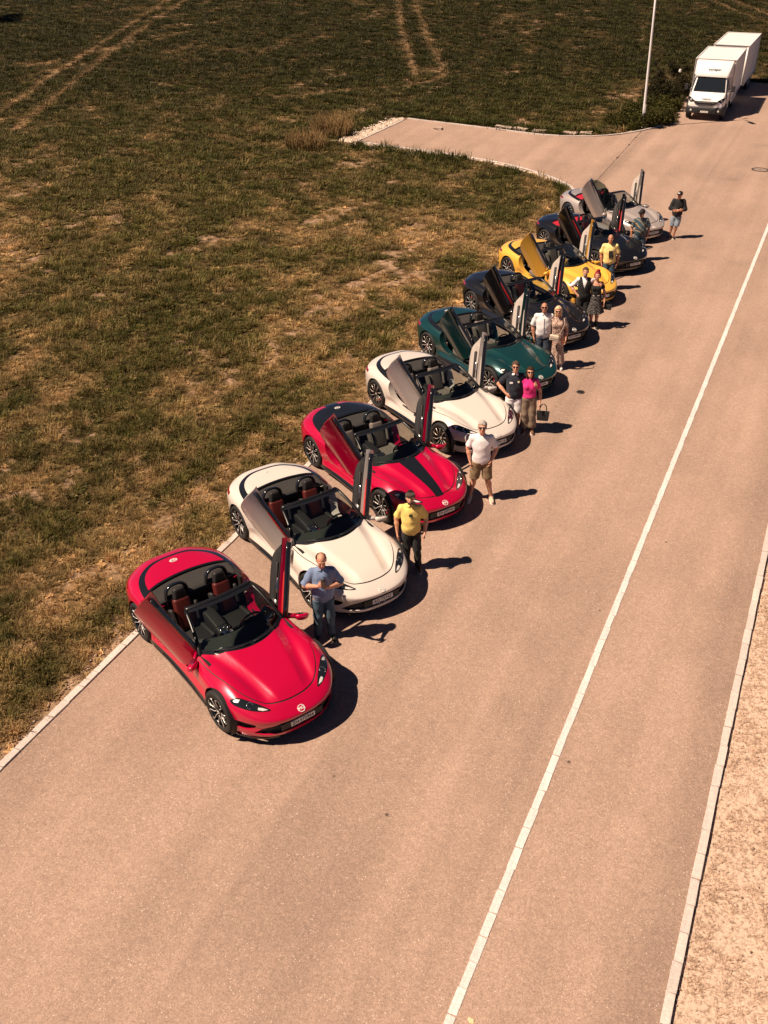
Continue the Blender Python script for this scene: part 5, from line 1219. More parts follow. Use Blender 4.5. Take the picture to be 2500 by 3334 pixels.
def hand(s, W, d, n, t, curl=0.5, spread=0.0, grip=False):
    """W wrist, d along the hand, n palm normal (fingers curl towards it), t thumb side"""
    W = np.array(W, float); d, n, t = nrm(d), nrm(n), nrm(t)
    for o in (-0.022, 0, 0.022): s.cap(W + d * 0.015 + t * o * 0.7, W + d * 0.085 + t * o * 1.2, 0.015, 0.014, k=0.012)
    for i, (o, L) in enumerate(((0.034, 0.072), (0.012, 0.080), (-0.011, 0.074), (-0.033, 0.058))):
        p = W + d * 0.088 + t * o; a = curl * (0.5 + 0.08 * i); dirv = d
        for q, fr in enumerate((0.46, 0.31, 0.23)):
            ang = a * (q + 0.8); dv = nrm(d * math.cos(ang) + n * math.sin(ang) + t * spread * o * 6); e = p + dv * L * fr
            s.cap(p, e, 0.0092 - 0.0008 * q, 0.0088 - 0.0008 * q, k=0.002); p = e
    p = W + d * 0.030 + t * 0.024; e = p + nrm(d * 0.75 + t * 0.65 + n * 0.25) * 0.042; s.cap(p, e, 0.0125, 0.0105, k=0.008)
    s.cap(e, e + nrm(d * 0.9 + t * 0.15 + n * (0.35 + 0.5 * curl)) * 0.034, 0.0100, 0.0085, k=0.003)

def person(label, loc, rz, H, pose, wear, lean=0.0, skin=SKIN, build=1.0, group='people standing by the cars'):
    root = empty('person', loc, rz); tag(root, label, 'person', group)
    root.rotation_euler = (0, lean, rz)
    k = H / 1.78; belly = wear.get('belly', 0.0); fem = wear.get('fem', False)
    g = lambda *a: np.array(a, float) * k
    shw = (0.150 if fem else 0.172) * build
    J = dict(pel=g(0, 0.01, 0.95), chest=g(0, 0.0, 1.28), neck=g(0, 0.005, 1.485), head=g(0, -0.035, 1.655))
    J['hd_tilt'] = pose.get('tilt', 0.0)
    for s, n in ((-1, 'r'), (1, 'l')):     # r = image-left arm (the person's right)
        J['sh' + n] = g(s * shw, 0.01, 1.425)
        J['el' + n] = g(*pose.get('el' + n, (s * (shw + 0.06), 0.04, 1.13))); J['wr' + n] = g(*pose.get('wr' + n, (s * (shw + 0.09), -0.04, 0.88)))
        J['hip' + n] = g(s * 0.092, 0.01, 0.93); st = pose.get('stance', 0.11)
        J['kn' + n] = g(*pose.get('kn' + n, (s * (0.09 + 0.35 * (st - 0.09)) , -0.015, 0.505))); J['an' + n] = g(*pose.get('an' + n, (s * st, 0.03, 0.085)))
        J['toe' + n] = J['an' + n] + g(s * 0.035, -0.155, -0.050)
    b = build
    # ---- body
    S = SDF(0.0075)
    S.ell(J['pel'], g(0.160 * b, 0.112, 0.125), 0.05).ell(g(0, -0.005 - belly * 0.35, 1.10), g(0.140 * b + belly * 0.3, 0.098 + belly * 0.6, 0.16), 0.06)
    S.ell(J['chest'], g((0.150 if fem else 0.168) * b, 0.108, 0.19), 0.06)
    if fem:
        for s in (-1, 1): S.ell(g(s * 0.072, -0.085, 1.285), g(0.062, 0.058, 0.062), 0.04)
    S.cap(J['shr'] - g(0, 0, 0.012), J['shl'] - g(0, 0, 0.012), 0.050 * k * b, k=0.05); S.cap(g(0, 0.012, 1.42), g(0, -0.015, 1.56), 0.056 * k * (0.85 if fem else 1), k=0.03)
    tl = J['hd_tilt']; turn = pose.get('turn', 0.0)
    RH = np.array(Euler((tl, 0, turn)).to_matrix()); hc = J['head']
    hp = lambda *a: hc + RH @ (np.array(a, float) * k)
    S.ell(hp(0, 0.012, 0.035), g(0.074, 0.094, 0.088), 0.03, RH).ell(hp(0, -0.012, -0.035), g(0.060, 0.074, 0.085), 0.04, RH).ell(hp(0, -0.045, -0.085), g(0.038, 0.040, 0.032), 0.03, RH)
    S.cap(hp(0, -0.088, 0.012), hp(0, -0.108, -0.028), 0.009 * k, 0.015 * k, k=0.015)
    for s in (-1, 1):
        S.ell(hp(s * 0.077, 0.012, -0.005), g(0.012, 0.022, 0.033), 0.008, RH); S.cap(hp(s * 0.012, -0.086, 0.028), hp(s * 0.048, -0.076, 0.026), 0.010 * k, k=0.012); S.ell(hp(s * 0.040, -0.068, -0.030), g(0.022, 0.018, 0.022), 0.02, RH)
    S.cap(hp(-0.020, -0.083, -0.060), hp(0.020, -0.083, -0.060), 0.0085 * k, k=0.010)
    for s, n in ((-1, 'r'), (1, 'l')):
        S.cap(J['sh' + n] - g(0, 0, 0.012), J['el' + n], 0.047 * k * b, 0.039 * k * b, k=0.03); m = J['el' + n] * 0.65 + J['wr' + n] * 0.35
        S.cap(J['el' + n], m, 0.039 * k * b, 0.042 * k * b, k=0.02).cap(m, J['wr' + n], 0.042 * k * b, 0.027 * k, k=0.02)
        d0 = nrm(J['wr' + n] - J['el' + n]); hdp = pose.get('hand' + n, {}); d = nrm(hdp.get('d', d0)); nn = nrm(hdp.get('n', (-s, 0, 0.0))); t = nrm(hdp.get('t', (0, -1, 0))); nn = nrm(nn - d * (nn @ d)); t = nrm(t - d * (t @ d) - nn * (t @ nn))
        hand(S, J['wr' + n], d, nn, t, hdp.get('curl', 0.55))
        S.cap(J['hip' + n], J['kn' + n], 0.086 * k * b, 0.056 * k * b, k=0.04); m = J['kn' + n] * 0.68 + J['an' + n] * 0.32 + g(0, 0.022, 0)
        S.cap(J['kn' + n], m, 0.054 * k * b, 0.056 * k * b, k=0.03).cap(m, J['an' + n], 0.054 * k * b, 0.036 * k, k=0.03)
        S.cap(J['an' + n] + g(0, 0.03, -0.035), J['toe' + n], 0.036 * k, 0.028 * k, k=0.03)
    body = obj('body', S.mesh('body'), skin, root)
    ch = {}
    # ---- face
    e = MB()
    for s in (-1, 1):
        if not wear.get('glasses'): MB().box(hp(s * 0.031, -0.0815, 0.012), (0.022 * k, 0.006, 0.008 * k), Euler((tl, 0, turn)), 0.002, 1).build('eye', M_EYE, body)
    MB().box(hp(0, -0.0905, -0.060), (0.040 * k, 0.006, 0.008 * k), Euler((tl, 0, turn)), 0.002, 1).build('mouth', M_MOUTH, body)
    if wear.get('glasses'):
        gl = MB()
        for s in (-1, 1): gl.box(hp(s * 0.034, -0.097, 0.010), (0.054 * k, 0.012, 0.040 * k), Euler((tl, 0, turn + s * 0.12)), 0.005, 1); gl.tube([hp(s * 0.062, -0.090, 0.015), hp(s * 0.083, 0.015, 0.012)], 0.004, 5)
        gl.tube([hp(-0.02, -0.098, 0.016), hp(0.02, -0.098, 0.016)], 0.004, 5); gl.build('sunglasses' if wear['glasses'] == 'sun' else 'glasses', M_LENS, root)
    # ---- hair / beard / cap
    hair = wear.get('hair')
    if hair:
        style, hm = hair; Hs = SDF(0.008)
        Hs.ell(hp(0, 0.016, 0.044), g(0.088, 0.107, 0.101), 0.02, RH)
        cutf = lambda yy, zz: (lambda X, Y, Z: (lambda q: -(q[1] - yy * k) * 0.9 - (q[2] - zz * k) * 0.0)(hl(X, Y, Z)))
        def hl(X, Y, Z):
            dx, dy, dz = X - hc[0], Y - hc[1], Z - hc[2]; m = RH
            return (m[0, 0] * dx + m[1, 0] * dy + m[2, 0] * dz, m[0, 1] * dx + m[1, 1] * dy + m[2, 1] * dz, m[0, 2] * dx + m[1, 2] * dy + m[2, 2] * dz)
        def front(z0, y0):   # remove everything in front of the hairline and below the ears
            def f(X, Y, Z):
                x, y, z = hl(X, Y, Z); return np.maximum(np.minimum(-(y - y0 * k), (z0 * k - z)), -(z + 0.075 * k))
            return f
        if style == 'short': tr = [front(0.070, -0.030)]
        elif style == 'bald': 
            def tr0(X, Y, Z):
                x, y, z = hl(X, Y, Z); return np.maximum(np.maximum(-(y - 0.0 * k), z - 0.075 * k), -(z + 0.07 * k))
            tr = [tr0]
        elif style == 'thin': tr = [front(0.105, 0.012)]
        elif style in ('long', 'bob', 'bun'):
            lng = {'long': 0.16, 'bob': 0.13, 'bun': 0.05}[style]
            for s in (-1, 1): Hs.cap(hp(s * 0.062, 0.03, 0.02), hp(s * 0.072, 0.035, -lng), 0.038 * k, 0.028 * k, k=0.04)
            Hs.cap(hp(0, 0.07, 0.02), hp(0, 0.075, -lng), 0.055 * k, 0.045 * k, k=0.04)
            if style == 'bun': Hs.ell(hp(0.01, -0.02, 0.145), g(0.06, 0.055, 0.05), 0.02)
            def trl(X, Y, Z):
                x, y, z = hl(X, Y, Z); return np.minimum(-(y + 0.020 * k), (0.070 * k - z))
            tr = [trl]
        ch['hair'] = obj('hair', Hs.mesh('hair', trim=tr, disp=wr(0.0055, 58)), hm, root)
    if wear.get('beard'):
        Bs = SDF(0.008); Bs.ell(hp(0, -0.030, -0.075), g(0.058, 0.062, 0.052), 0.02, RH)
        def tb_(X, Y, Z): return (Z - (hc[2] - 0.062 * k - 0.0)) + 0.0
        obj('beard', Bs.mesh('beard', trim=[lambda X, Y, Z: (Z - hc[2] + 0.045 * k)]), wear['beard'], root)
    if wear.get('cap'):
        cm, kind = wear['cap']; Cs = SDF(0.009); Cs.ell(hp(0, 0.012, 0.052), g(0.092, 0.112, 0.088 if kind == 'ball' else 0.07), 0.02, RH)
        if kind == 'ball': Cs.ell(hp(0, -0.125, 0.055), g(0.068, 0.075, 0.016), 0.02, RH)
        else: Cs.ell(hp(0, -0.050, 0.068), g(0.088, 0.095, 0.040), 0.03, RH)
        def tc_(X, Y, Z):
            x, y, z = hl2(X, Y, Z); return 0.035 * k - z
        def hl2(X, Y, Z):
            dx, dy, dz = X - hc[0], Y - hc[1], Z - hc[2]; m = RH; return (m[0, 0] * dx + m[1, 0] * dy + m[2, 0] * dz, m[0, 1] * dx + m[1, 1] * dy + m[2, 1] * dz, m[0, 2] * dx + m[1, 2] * dy + m[2, 2] * dz)
        co = obj('cap', Cs.mesh('cap', trim=[tc_]), cm, root)
        if kind == 'ball' and wear.get('cap_patch'): MB().box(hp(0, -0.098, 0.085), (0.07, 0.012, 0.03), Euler((tl - 0.3, 0, turn)), 0.004, 1).build('cap_patch', wear['cap_patch'], co)
    # ---- upper clothes
    up = wear.get('top')
    if up:
        m_, slv, hem, fit = up['mat'], up.get('sleeve', 0.55), up.get('hem', 0.86) * k, up.get('fit', 0.018)
        T = SDF(0.010); q = fit * k
        T.ell(J['pel'], g(0.160 * b, 0.112, 0.14) + q, 0.06).ell(g(0, -0.005 - belly * 0.35, 1.10), g(0.140 * b + belly * 0.3, 0.098 + belly * 0.6, 0.17) + q, 0.08).ell(J['chest'], g((0.150 if fem else 0.168) * b, 0.108, 0.19) + q, 0.08)
        if fem:
            for s in (-1, 1): T.ell(g(s * 0.072, -0.085, 1.285), g(0.062, 0.058, 0.062) + q * 0.6, 0.05)
        T.cap(J['shr'] - g(0, 0, 0.01), J['shl'] - g(0, 0, 0.01), 0.054 * k * b + q * 0.4, k=0.05)
        if not up.get('bare_sh'): T.cap(g(0, 0.015, 1.44), g(0, 0.012, 1.50), 0.066 * k, 0.062 * k, k=0.03)
        cuts = []
        for s, n in ((-1, 'r'), (1, 'l')):
            a, e2, w2 = J['sh' + n], J['el' + n], J['wr' + n]
            if slv > 0:
                if slv <= 1: pe = a + (e2 - a) * slv; T.cap(a - g(0, 0, 0.01), pe, 0.050 * k * b + q * 0.5, 0.047 * k * b + q * 1.1, k=0.02); d = nrm(e2 - a); cuts.append((pe + d * 0.022, d, a))
                else: pe = e2 + (w2 - e2) * (slv - 1); T.cap(a, e2, 0.058 * k * b + q, 0.050 * k + q, k=0.03); T.cap(e2, pe, 0.048 * k + q, 0.034 * k + q, k=0.03); d = nrm(w2 - e2); cuts.append((pe + d * 0.02, d, e2))
        nk = up.get('neck', 1.50) * k
        def trims(X, Y, Z):
            r = np.maximum(hem - Z + 0.012 * np.sin(9 * X), Z - nk - 0.30 * (Y))
            return r
        TL = [trims]
        for (pc, d, a) in cuts:
            def f(X, Y, Z, pc=pc, d=d, a=a):
                along = (X - pc[0]) * d[0] + (Y - pc[1]) * d[1] + (Z - pc[2]) * d[2]
                rad = np.sqrt(np.maximum((X - pc[0]) ** 2 + (Y - pc[1]) ** 2 + (Z - pc[2]) ** 2 - along ** 2, 0)); return np.where((rad < 0.095) & (along < 0.25), along, -1.0)
            TL.append(f)
        if up.get('v'):
            def fv(X, Y, Z): return np.where(Y < 0, up['v'] * k * 1.0 + np.abs(X) * 0 - (up['v'] * k) + (0.045 * k * sstep(1.30 * k, 1.52 * k, Z) - np.abs(X)), -1)
            TL.append(fv)
        to = obj(up.get('name', 'shirt'), T.mesh('top', trim=TL, disp=wr(0.0045, 26, loc[0])), m_, root)
        if up.get('collar'):
            cl = MB()
            for s in (-1, 1): cl.box(g(s * 0.045, -0.062, 1.488), (0.07 * k, 0.012, 0.045 * k), Euler((R(-35), R(20 * s), R(28 * s))), 0.004, 1)
            cl.build('collar', up['collar'], to)
        if up.get('buttons'):
            MB().tube([g(0, -0.118 - belly * 0.2, 1.42), g(0, -0.145 - belly * 0.9, 1.20), g(0, -0.135 - belly * 0.8, 1.02)], 0.007, 5).build('button_placket', m_, to)
        for nm, pos, sz, mm in up.get('patches', ()): MB().box(g(*pos), sz, Euler((R(-6), 0, 0)), 0.006, 2).build(nm, mm, to)
    v2 = wear.get('vest')
    if v2:
        T = SDF(0.010); q = 0.034 * k; T.ell(J['pel'], g(0.155 * b, 0.110, 0.10) + q, 0.06).ell(g(0, -0.005, 1.10), g(0.140 * b, 0.098, 0.17) + q, 0.08).ell(J['chest'], g(0.160 * b, 0.108, 0.19) + q, 0.08).cap(g(-0.10, 0.01, 1.42), g(0.10, 0.01, 1.42), 0.075 * k, k=0.06)
        def tv(X, Y, Z): return np.maximum(np.maximum(0.90 * k - Z, Z - 1.49 * k), np.abs(X) - 0.175 * k * b)
        def tvv(X, Y, Z): return np.where(Y < 0, (0.075 * k * sstep(1.15 * k, 1.50 * k, Z)) - np.abs(X), -1)
        obj('waistcoat', T.mesh('waistcoat', trim=[tv, tvv]), v2, root)
    # ---- lower clothes
    lw = wear.get('legs')
    if lw:
        kind, m_ = lw['kind'], lw['mat']; T = SDF(0.010); q = lw.get('fit', 0.016) * k
        if kind in ('trousers', 'shorts', 'wide'):
            T.ell(J['pel'] - g(0, 0, 0.01), g(0.158 * b, 0.110, 0.125) + q, 0.05)
            bot = {'trousers': 0.055, 'shorts': lw.get('to', 0.47), 'wide': 0.16}[kind] * k
            for n in 'rl':
                h, kn, an = J['hip' + n], J['kn' + n], J['an' + n]
                if kind == 'wide': T.cap(h, kn, 0.092 * k + q, 0.092 * k, k=0.05).cap(kn, an, 0.092 * k, 0.125 * k, k=0.04)
                elif kind == 'shorts': T.cap(h, kn, 0.090 * k * b + q, 0.078 * k * b + q, k=0.04)
                else: T.cap(h, kn, 0.086 * k * b + q, 0.064 * k * b + q, k=0.05).cap(kn, an - g(0, 0, 0.02), 0.064 * k * b + q, 0.054 * k + q * 0.8, k=0.04)
            wz = lw.get('waist', 1.0) * k
            if up and up.get('hem', 0.86) < lw.get('waist', 1.0): wz = (up.get('hem', 0.86) + 0.045) * k
            lo_ = obj(kind if kind != 'wide' else 'trousers', T.mesh('legs', trim=[lambda X, Y, Z: np.maximum(bot - Z, Z - wz)], disp=wr(0.005, 24, 1.7)), m_, root)
        elif kind == 'skirt':
            z0, z1 = lw.get('waist', 1.04) * k, lw.get('to', 0.50) * k; rr = lw.get('flare', 0.27) * k
            T.cap(g(0, 0.0, 1.03), (0, 0, z1 - 0.0), 0.125 * k, rr, k=0.05).ell(J['pel'], g(0.165, 0.125, 0.12) + q, 0.05)
            lo_ = obj('skirt', T.mesh('skirt', trim=[lambda X, Y, Z: np.maximum(z1 - Z, Z - z0)], disp=lambda X, Y, Z: 0.012 * np.sin(9 * np.arctan2(Y, X + 1e-6)) * sstep(1.0 * k, z1, Z)), m_, root)
        if lw.get('belt'): MB().lathe([(0.0, 0)] and [(0.148 * b * k + q, -0.022), (0.152 * b * k + q, 0.0), (0.148 * b * k + q, 0.022)], 'z', 28, (0, 0, 0)).build('belt', lw['belt'], root).matrix_basis = Matrix.Translation((0, 0.005, lw.get('waist', 1.0) * k - 0.01)) @ Matrix.Diagonal((1.0, 0.76, 1, 1))
    # ---- shoes
    sh = wear.get('shoes')
    if sh:
        for n, s in (('r', -1), ('l', 1)):
            T = SDF(0.009); a, t_ = J['an' + n], J['toe' + n]
            T.cap(a + g(0, 0.045, -0.045), t_ + g(0, -0.03, 0.006), 0.044 * k, 0.038 * k, k=0.03).cap(a + g(0, 0.03, -0.01), a + g(0, 0.02, -0.04), 0.050 * k, 0.050 * k, k=0.03)
            top_z = (0.115 if wear.get('boots') is None else 0.22) * k
            if wear.get('boots'): T.cap(a + g(0, 0.0, 0.10), a, 0.055 * k, 0.052 * k, k=0.03)
            so = obj('shoe', T.mesh('shoe', trim=[lambda X, Y, Z: np.maximum(0.014 - Z, Z - top_z)]), sh, root)
            T = SDF(0.009); T.cap(a + g(0, 0.045, -0.068), t_ + g(0, -0.03, -0.018), 0.047 * k, 0.041 * k, k=0.03)
            obj('sole', T.mesh('sole', trim=[lambda X, Y, Z: np.maximum(0.002 - Z, Z - 0.018)]), wear.get('sole', M_PAPER), so)
    return root, J, hp, k

# fabrics
C_CHAMBRAY = cloth('chambray', (0.17, 0.235, 0.38)); C_JEANS = cloth('denim', (0.045, 0.085, 0.125), 0.35, 7); C_DKJEANS = cloth('dark_denim', (0.035, 0.05, 0.08), 0.25); C_YELLOW = cloth('yellow_pique', (0.78, 0.57, 0.16)); C_BLACK = cloth('black_cotton', (0.010, 0.010, 0.011)); C_WHITE = cloth('white_cotton', (0.80, 0.76, 0.76), 0.04)
C_KHAKI = cloth('khaki', (0.22, 0.145, 0.075)); C_NAVY = cloth('navy_pique', (0.012, 0.015, 0.028)); C_PINK = cloth('pink_cotton', (0.72, 0.02, 0.20)); C_TAUPE = cloth('taupe_linen', (0.225, 0.16, 0.11)); C_CREAM = cloth('cream_cotton', (0.72, 0.60, 0.46)); C_LTBLUE = cloth('light_denim', (0.22, 0.27, 0.32), 0.35, 9)
C_PALEYEL = cloth('pale_yellow_cotton', (0.80, 0.64, 0.26)); HAIR_BR = mat('brown_hair', (0.045, 0.022, 0.012), 0.85, spec=0.15, noise=(60, 0.5)); HAIR_GR = mat('grey_hair', (0.40, 0.36, 0.33), 0.85, spec=0.2, noise=(60, 0.4)); HAIR_BL = mat('blond_hair', (0.66, 0.47, 0.27), 0.55, noise=(60, 0.3)); HAIR_DK = mat('dark_hair', (0.020, 0.012, 0.010), 0.85, spec=0.15); HAIR_RED = mat('red_headscarf', (0.30, 0.012, 0.018), 0.7, noise=(30, 0.4)); HAIR_SHORT = mat('cropped_grey_hair', (0.085, 0.055, 0.040), 0.85, spec=0.2, noise=(60, 0.4))
S_BROWN = mat('brown_suede', (0.17, 0.075, 0.03), 0.8); S_BLACK = mat('black_shoe', (0.015, 0.013, 0.012), 0.6); S_BEIGE = mat('beige_suede', (0.55, 0.43, 0.32), 0.85); S_GREY = mat('grey_knit_shoe', (0.36, 0.31, 0.28), 0.85); S_WHITE = mat('white_leather', (0.80, 0.77, 0.74), 0.5); S_SOLE = mat('pale_sole', (0.45, 0.38, 0.32), 0.7)
C_CAP = cloth('brown_tweed', (0.06, 0.038, 0.028), 0.4, 50); C_BLKCAP = mat('black_cap', (0.010, 0.010, 0.012), 0.8); BEARD = mat('dark_beard', (0.05, 0.028, 0.02), 0.8, noise=(80, 0.4)); BEARD_G = mat('grey_beard', (0.30, 0.24, 0.20), 0.8, noise=(80, 0.4))
def pattern_mat(name, base, dot, scale, lo, hi, kind='vor'):
    m = mat(name, base, 0.9); nt = m.node_tree; b = nt.nodes['Principled BSDF']; tc = N(nt, 'ShaderNodeTexCoord')
    if kind == 'vor': t = N(nt, 'ShaderNodeTexVoronoi', inp={'Scale': scale, 'Randomness': 0.25}); o = t.outputs['Distance']
    elif kind == 'noise': t = N(nt, 'ShaderNodeTexNoise', inp={'Scale': scale, 'Detail': 3, 'Roughness': 0.6}); o = t.outputs['Fac']
    else: t = N(nt, 'ShaderNodeTexWave', inp={'Scale': scale, 'Distortion': 2.0, 'Detail': 2}); t.bands_direction = 'DIAGONAL'; o = t.outputs['Fac']
    nt.links.new(tc.outputs['Object'], t.inputs['Vector']); r = N(nt, 'ShaderNodeMapRange', inp={1: lo, 2: hi, 3: 1.0, 4: 0.0}); nt.links.new(o, r.inputs[0])
    mx = N(nt, 'ShaderNodeMix', data_type='RGBA', inp={'A': (*base, 1), 'B': (*dot, 1)}); nt.links.new(r.outputs[0], mx.inputs['Factor']); nt.links.new(mx.outputs['Result'], b.inputs['Base Color']); return m
C_POLKA = pattern_mat('polka_dot_cotton', (0.012, 0.011, 0.013), (0.62, 0.54, 0.50), 44, 0.20, 0.30); C_FLORAL = pattern_mat('floral_print', (0.16, 0.055, 0.045), (0.62, 0.47, 0.38), 42, 0.47, 0.55, 'noise')
def graphic_mat():
    m = mat('graphic_print', (0.04, 0.075, 0.10), 0.9); nt = m.node_tree; b = nt.nodes['Principled BSDF']; tc = N(nt, 'ShaderNodeTexCoord'); w = N(nt, 'ShaderNodeTexWave', inp={'Scale': 1.7, 'Distortion': 3.5, 'Detail': 2, 'Detail Scale': 1.2}); w.bands_direction = 'DIAGONAL'
    nt.links.new(tc.outputs['Object'], w.inputs['Vector']); r = N(nt, 'ShaderNodeValToRGB'); e = r.color_ramp.elements; e[0].position = 0.0; e[0].color = (0.045, 0.085, 0.11, 1); e[1].position = 1.0; e[1].color = (0.05, 0.09, 0.12, 1)
    for p_, c_ in ((0.42, (0.05, 0.09, 0.12, 1)), (0.50, (0.55, 0.50, 0.45, 1)), (0.58, (0.45, 0.26, 0.04, 1)), (0.74, (0.06, 0.05, 0.03, 1))): q = e.new(p_); q.color = c_
    nt.links.new(w.outputs['Fac'], r.inputs[0]); nt.links.new(r.outputs[0], b.inputs['Base Color']); return m
C_GRAPHIC = graphic_mat()
TLT = -0.30    # looking up towards the camera

# 1 man photographing with a phone
hp1 = dict(elr=(-0.30, -0.02, 1.16), wrr=(-0.085, -0.28, 1.32), ell=(0.31, -0.02, 1.15), wrl=(0.10, -0.27, 1.27), stance=0.12, tilt=0.22,
           handr=dict(d=(0.55, -0.45, 0.55), n=(0.6, 0.5, 0.2), t=(-0.3, 0.3, 0.9), curl=0.9), handl=dict(d=(-0.6, -0.5, 0.35), n=(-0.2, 0.6, 0.6), t=(0.2, 0.2, 0.9), curl=0.8))
pr, J, hp, k = person('man in blue short-sleeved shirt and jeans photographing with a phone', (-1.02, 12.92, 0), R(8), 1.76, hp1, dict(belly=0.055, hair=('bald', HAIR_BR), top=dict(mat=C_CHAMBRAY, sleeve=0.85, hem=0.82, fit=0.028, collar=C_CHAMBRAY, buttons=True), legs=dict(kind='trousers', mat=C_JEANS, fit=0.016), shoes=S_BLACK, sole=S_SOLE), build=1.0)
ph = MB().box((0, 0, 0), (0.075, 0.010, 0.155), None, 0.004, 1).build('smartphone', mat('bronze_phone', (0.12, 0.075, 0.045), 0.3, 0.5)); tag(ph, 'bronze smartphone held up by the man in the blue shirt', 'phone')
MB().box((0.018, -0.0065, 0.055), (0.028, 0.004, 0.030), None, 0.001, 1).build('camera_island', M_GBLACK, ph); MB().box((0, 0.0058, 0), (0.068, 0.002, 0.145)).build('phone_display', M_SCREEN, ph)
ph.matrix_world = Matrix.Translation((-1.02, 12.92, 0)) @ Matrix.Rotation(R(8), 4, 'Z') @ Matrix.Translation((-0.005, -0.355, 1.40)) @ Matrix.Rotation(R(-25), 4, 'X')
# 2 yellow polo
pr, J, hp, k = person('bearded man in yellow polo shirt and flat cap beside the striped red car', (0.52, 14.89, 0), R(-4), 1.70, dict(stance=0.12, tilt=TLT, elr=(-0.285, 0.06, 1.14), wrr=(-0.27, -0.02, 0.88), ell=(0.285, 0.06, 1.14), wrl=(0.26, -0.06, 0.89)), dict(cap=(C_CAP, 'flat'), hair=('short', HAIR_DK), beard=BEARD, belly=0.02, top=dict(mat=C_YELLOW, sleeve=0.75, hem=0.84, fit=0.024, collar=C_YELLOW, patches=[('hanging_sunglasses', (0.01, -0.150, 1.33), (0.07, 0.02, 0.05), M_LENS)]), legs=dict(kind='trousers', mat=C_BLACK, fit=0.014), shoes=S_BROWN), lean=-0.03, build=1.0)
# 3 white tee
person('grey-haired man in white T-shirt and khaki shorts with wide stance', (2.0, 17.31, 0), R(-6), 1.83, dict(stance=0.21, tilt=TLT + 0.05, elr=(-0.27, 0.06, 1.15), wrr=(-0.23, -0.03, 0.92), ell=(0.29, 0.07, 1.15), wrl=(0.20, -0.04, 0.94)), dict(glasses='sun', hair=('short', HAIR_GR), top=dict(mat=C_WHITE, sleeve=0.72, hem=0.86, fit=0.024), legs=dict(kind='shorts', mat=C_KHAKI, to=0.52, fit=0.022), shoes=S_BEIGE), lean=-0.02, build=1.0)
# 4 navy polo, hand on hip, other arm round the woman
person('man in navy polo and white shorts with his arm round a woman', (3.02, 20.34, 0), R(-8), 1.74, dict(stance=0.10, tilt=TLT, elr=(-0.38, 0.10, 1.16), wrr=(-0.20, -0.06, 1.00), handr=dict(d=(0.6, -0.4, -0.5), n=(0.3, 0.6, 0.1), t=(0.2, 0.2, 0.9), curl=0.7), ell=(0.37, 0.10, 1.36), wrl=(0.47, -0.10, 1.33), handl=dict(d=(0.15, -0.3, -0.9), n=(-0.3, 0.8, -0.2), t=(-0.9, -0.2, 0), curl=0.5)), dict(glasses='sun', hair=('short', HAIR_SHORT), belly=0.025, top=dict(mat=C_NAVY, sleeve=0.70, hem=0.83, fit=0.022, collar=C_WHITE, patches=[('shirt_crest', (0.085, -0.135, 1.33), (0.045, 0.012, 0.045), C_CREAM), ('shirt_logo', (-0.085, -0.137, 1.30), (0.075, 0.012, 0.045), C_WHITE)]), legs=dict(kind='shorts', mat=C_WHITE, to=0.52, fit=0.02), shoes=S_GREY), lean=-0.02, build=1.06)
# 5 pink tee
person('dark-haired woman in bright pink T-shirt and wide taupe trousers', (3.36, 20.26, 0), R(-9), 1.64, dict(stance=0.09, tilt=TLT, turn=0.1, ell=(0.26, 0.05, 1.12), wrl=(0.27, -0.06, 0.86), elr=(-0.22, 0.12, 1.12), wrr=(-0.20, 0.14, 0.90)), dict(fem=True, glasses='sun', hair=('bob', HAIR_BR), top=dict(mat=C_PINK, sleeve=0.60, hem=0.99, fit=0.018), legs=dict(kind='wide', mat=C_TAUPE, waist=1.05, belt=C_CREAM), shoes=S_BROWN), lean=-0.03)
bag = empty('tote_bag', (3.665, 20.18, 0.46), R(-12)); tag(bag, 'black tote bag hanging from the hand of the woman in pink', 'bag')
b_ = MB(); b_.box((0, 0, 0), (0.26, 0.11, 0.22), None, 0.02, 2, taper=(1.15, 0.85)); b_.build('bag_body', C_BLACK, bag)
for q in (-1, 1): MB().tube(bez([(-0.08, 0.04 * q, 0.12), (-0.06, 0.02 * q, 0.24), (0.0, 0.0, 0.30), (0.06, 0.02 * q, 0.24), (0.08, 0.04 * q, 0.12)], 4), 0.009, 6).build('handle', S_BLACK, bag, True)
# 6 white shirt
person('balding man in white short-sleeved shirt beside the woman in the long dress', (4.20, 23.88, 0), R(-10), 1.77, dict(stance=0.11, tilt=TLT, elr=(-0.285, 0.05, 1.14), wrr=(-0.25, -0.03, 0.88), ell=(0.24, 0.10, 1.14), wrl=(0.26, 0.10, 0.90)), dict(glasses='clear', hair=('bald', HAIR_SHORT), belly=0.03, top=dict(mat=C_WHITE, sleeve=0.85, hem=0.82, fit=0.026, collar=C_WHITE, buttons=True), legs=dict(kind='shorts', mat=C_DKJEANS, to=0.50), shoes=S_WHITE), lean=-0.04, skin=SKIN2, build=1.06)
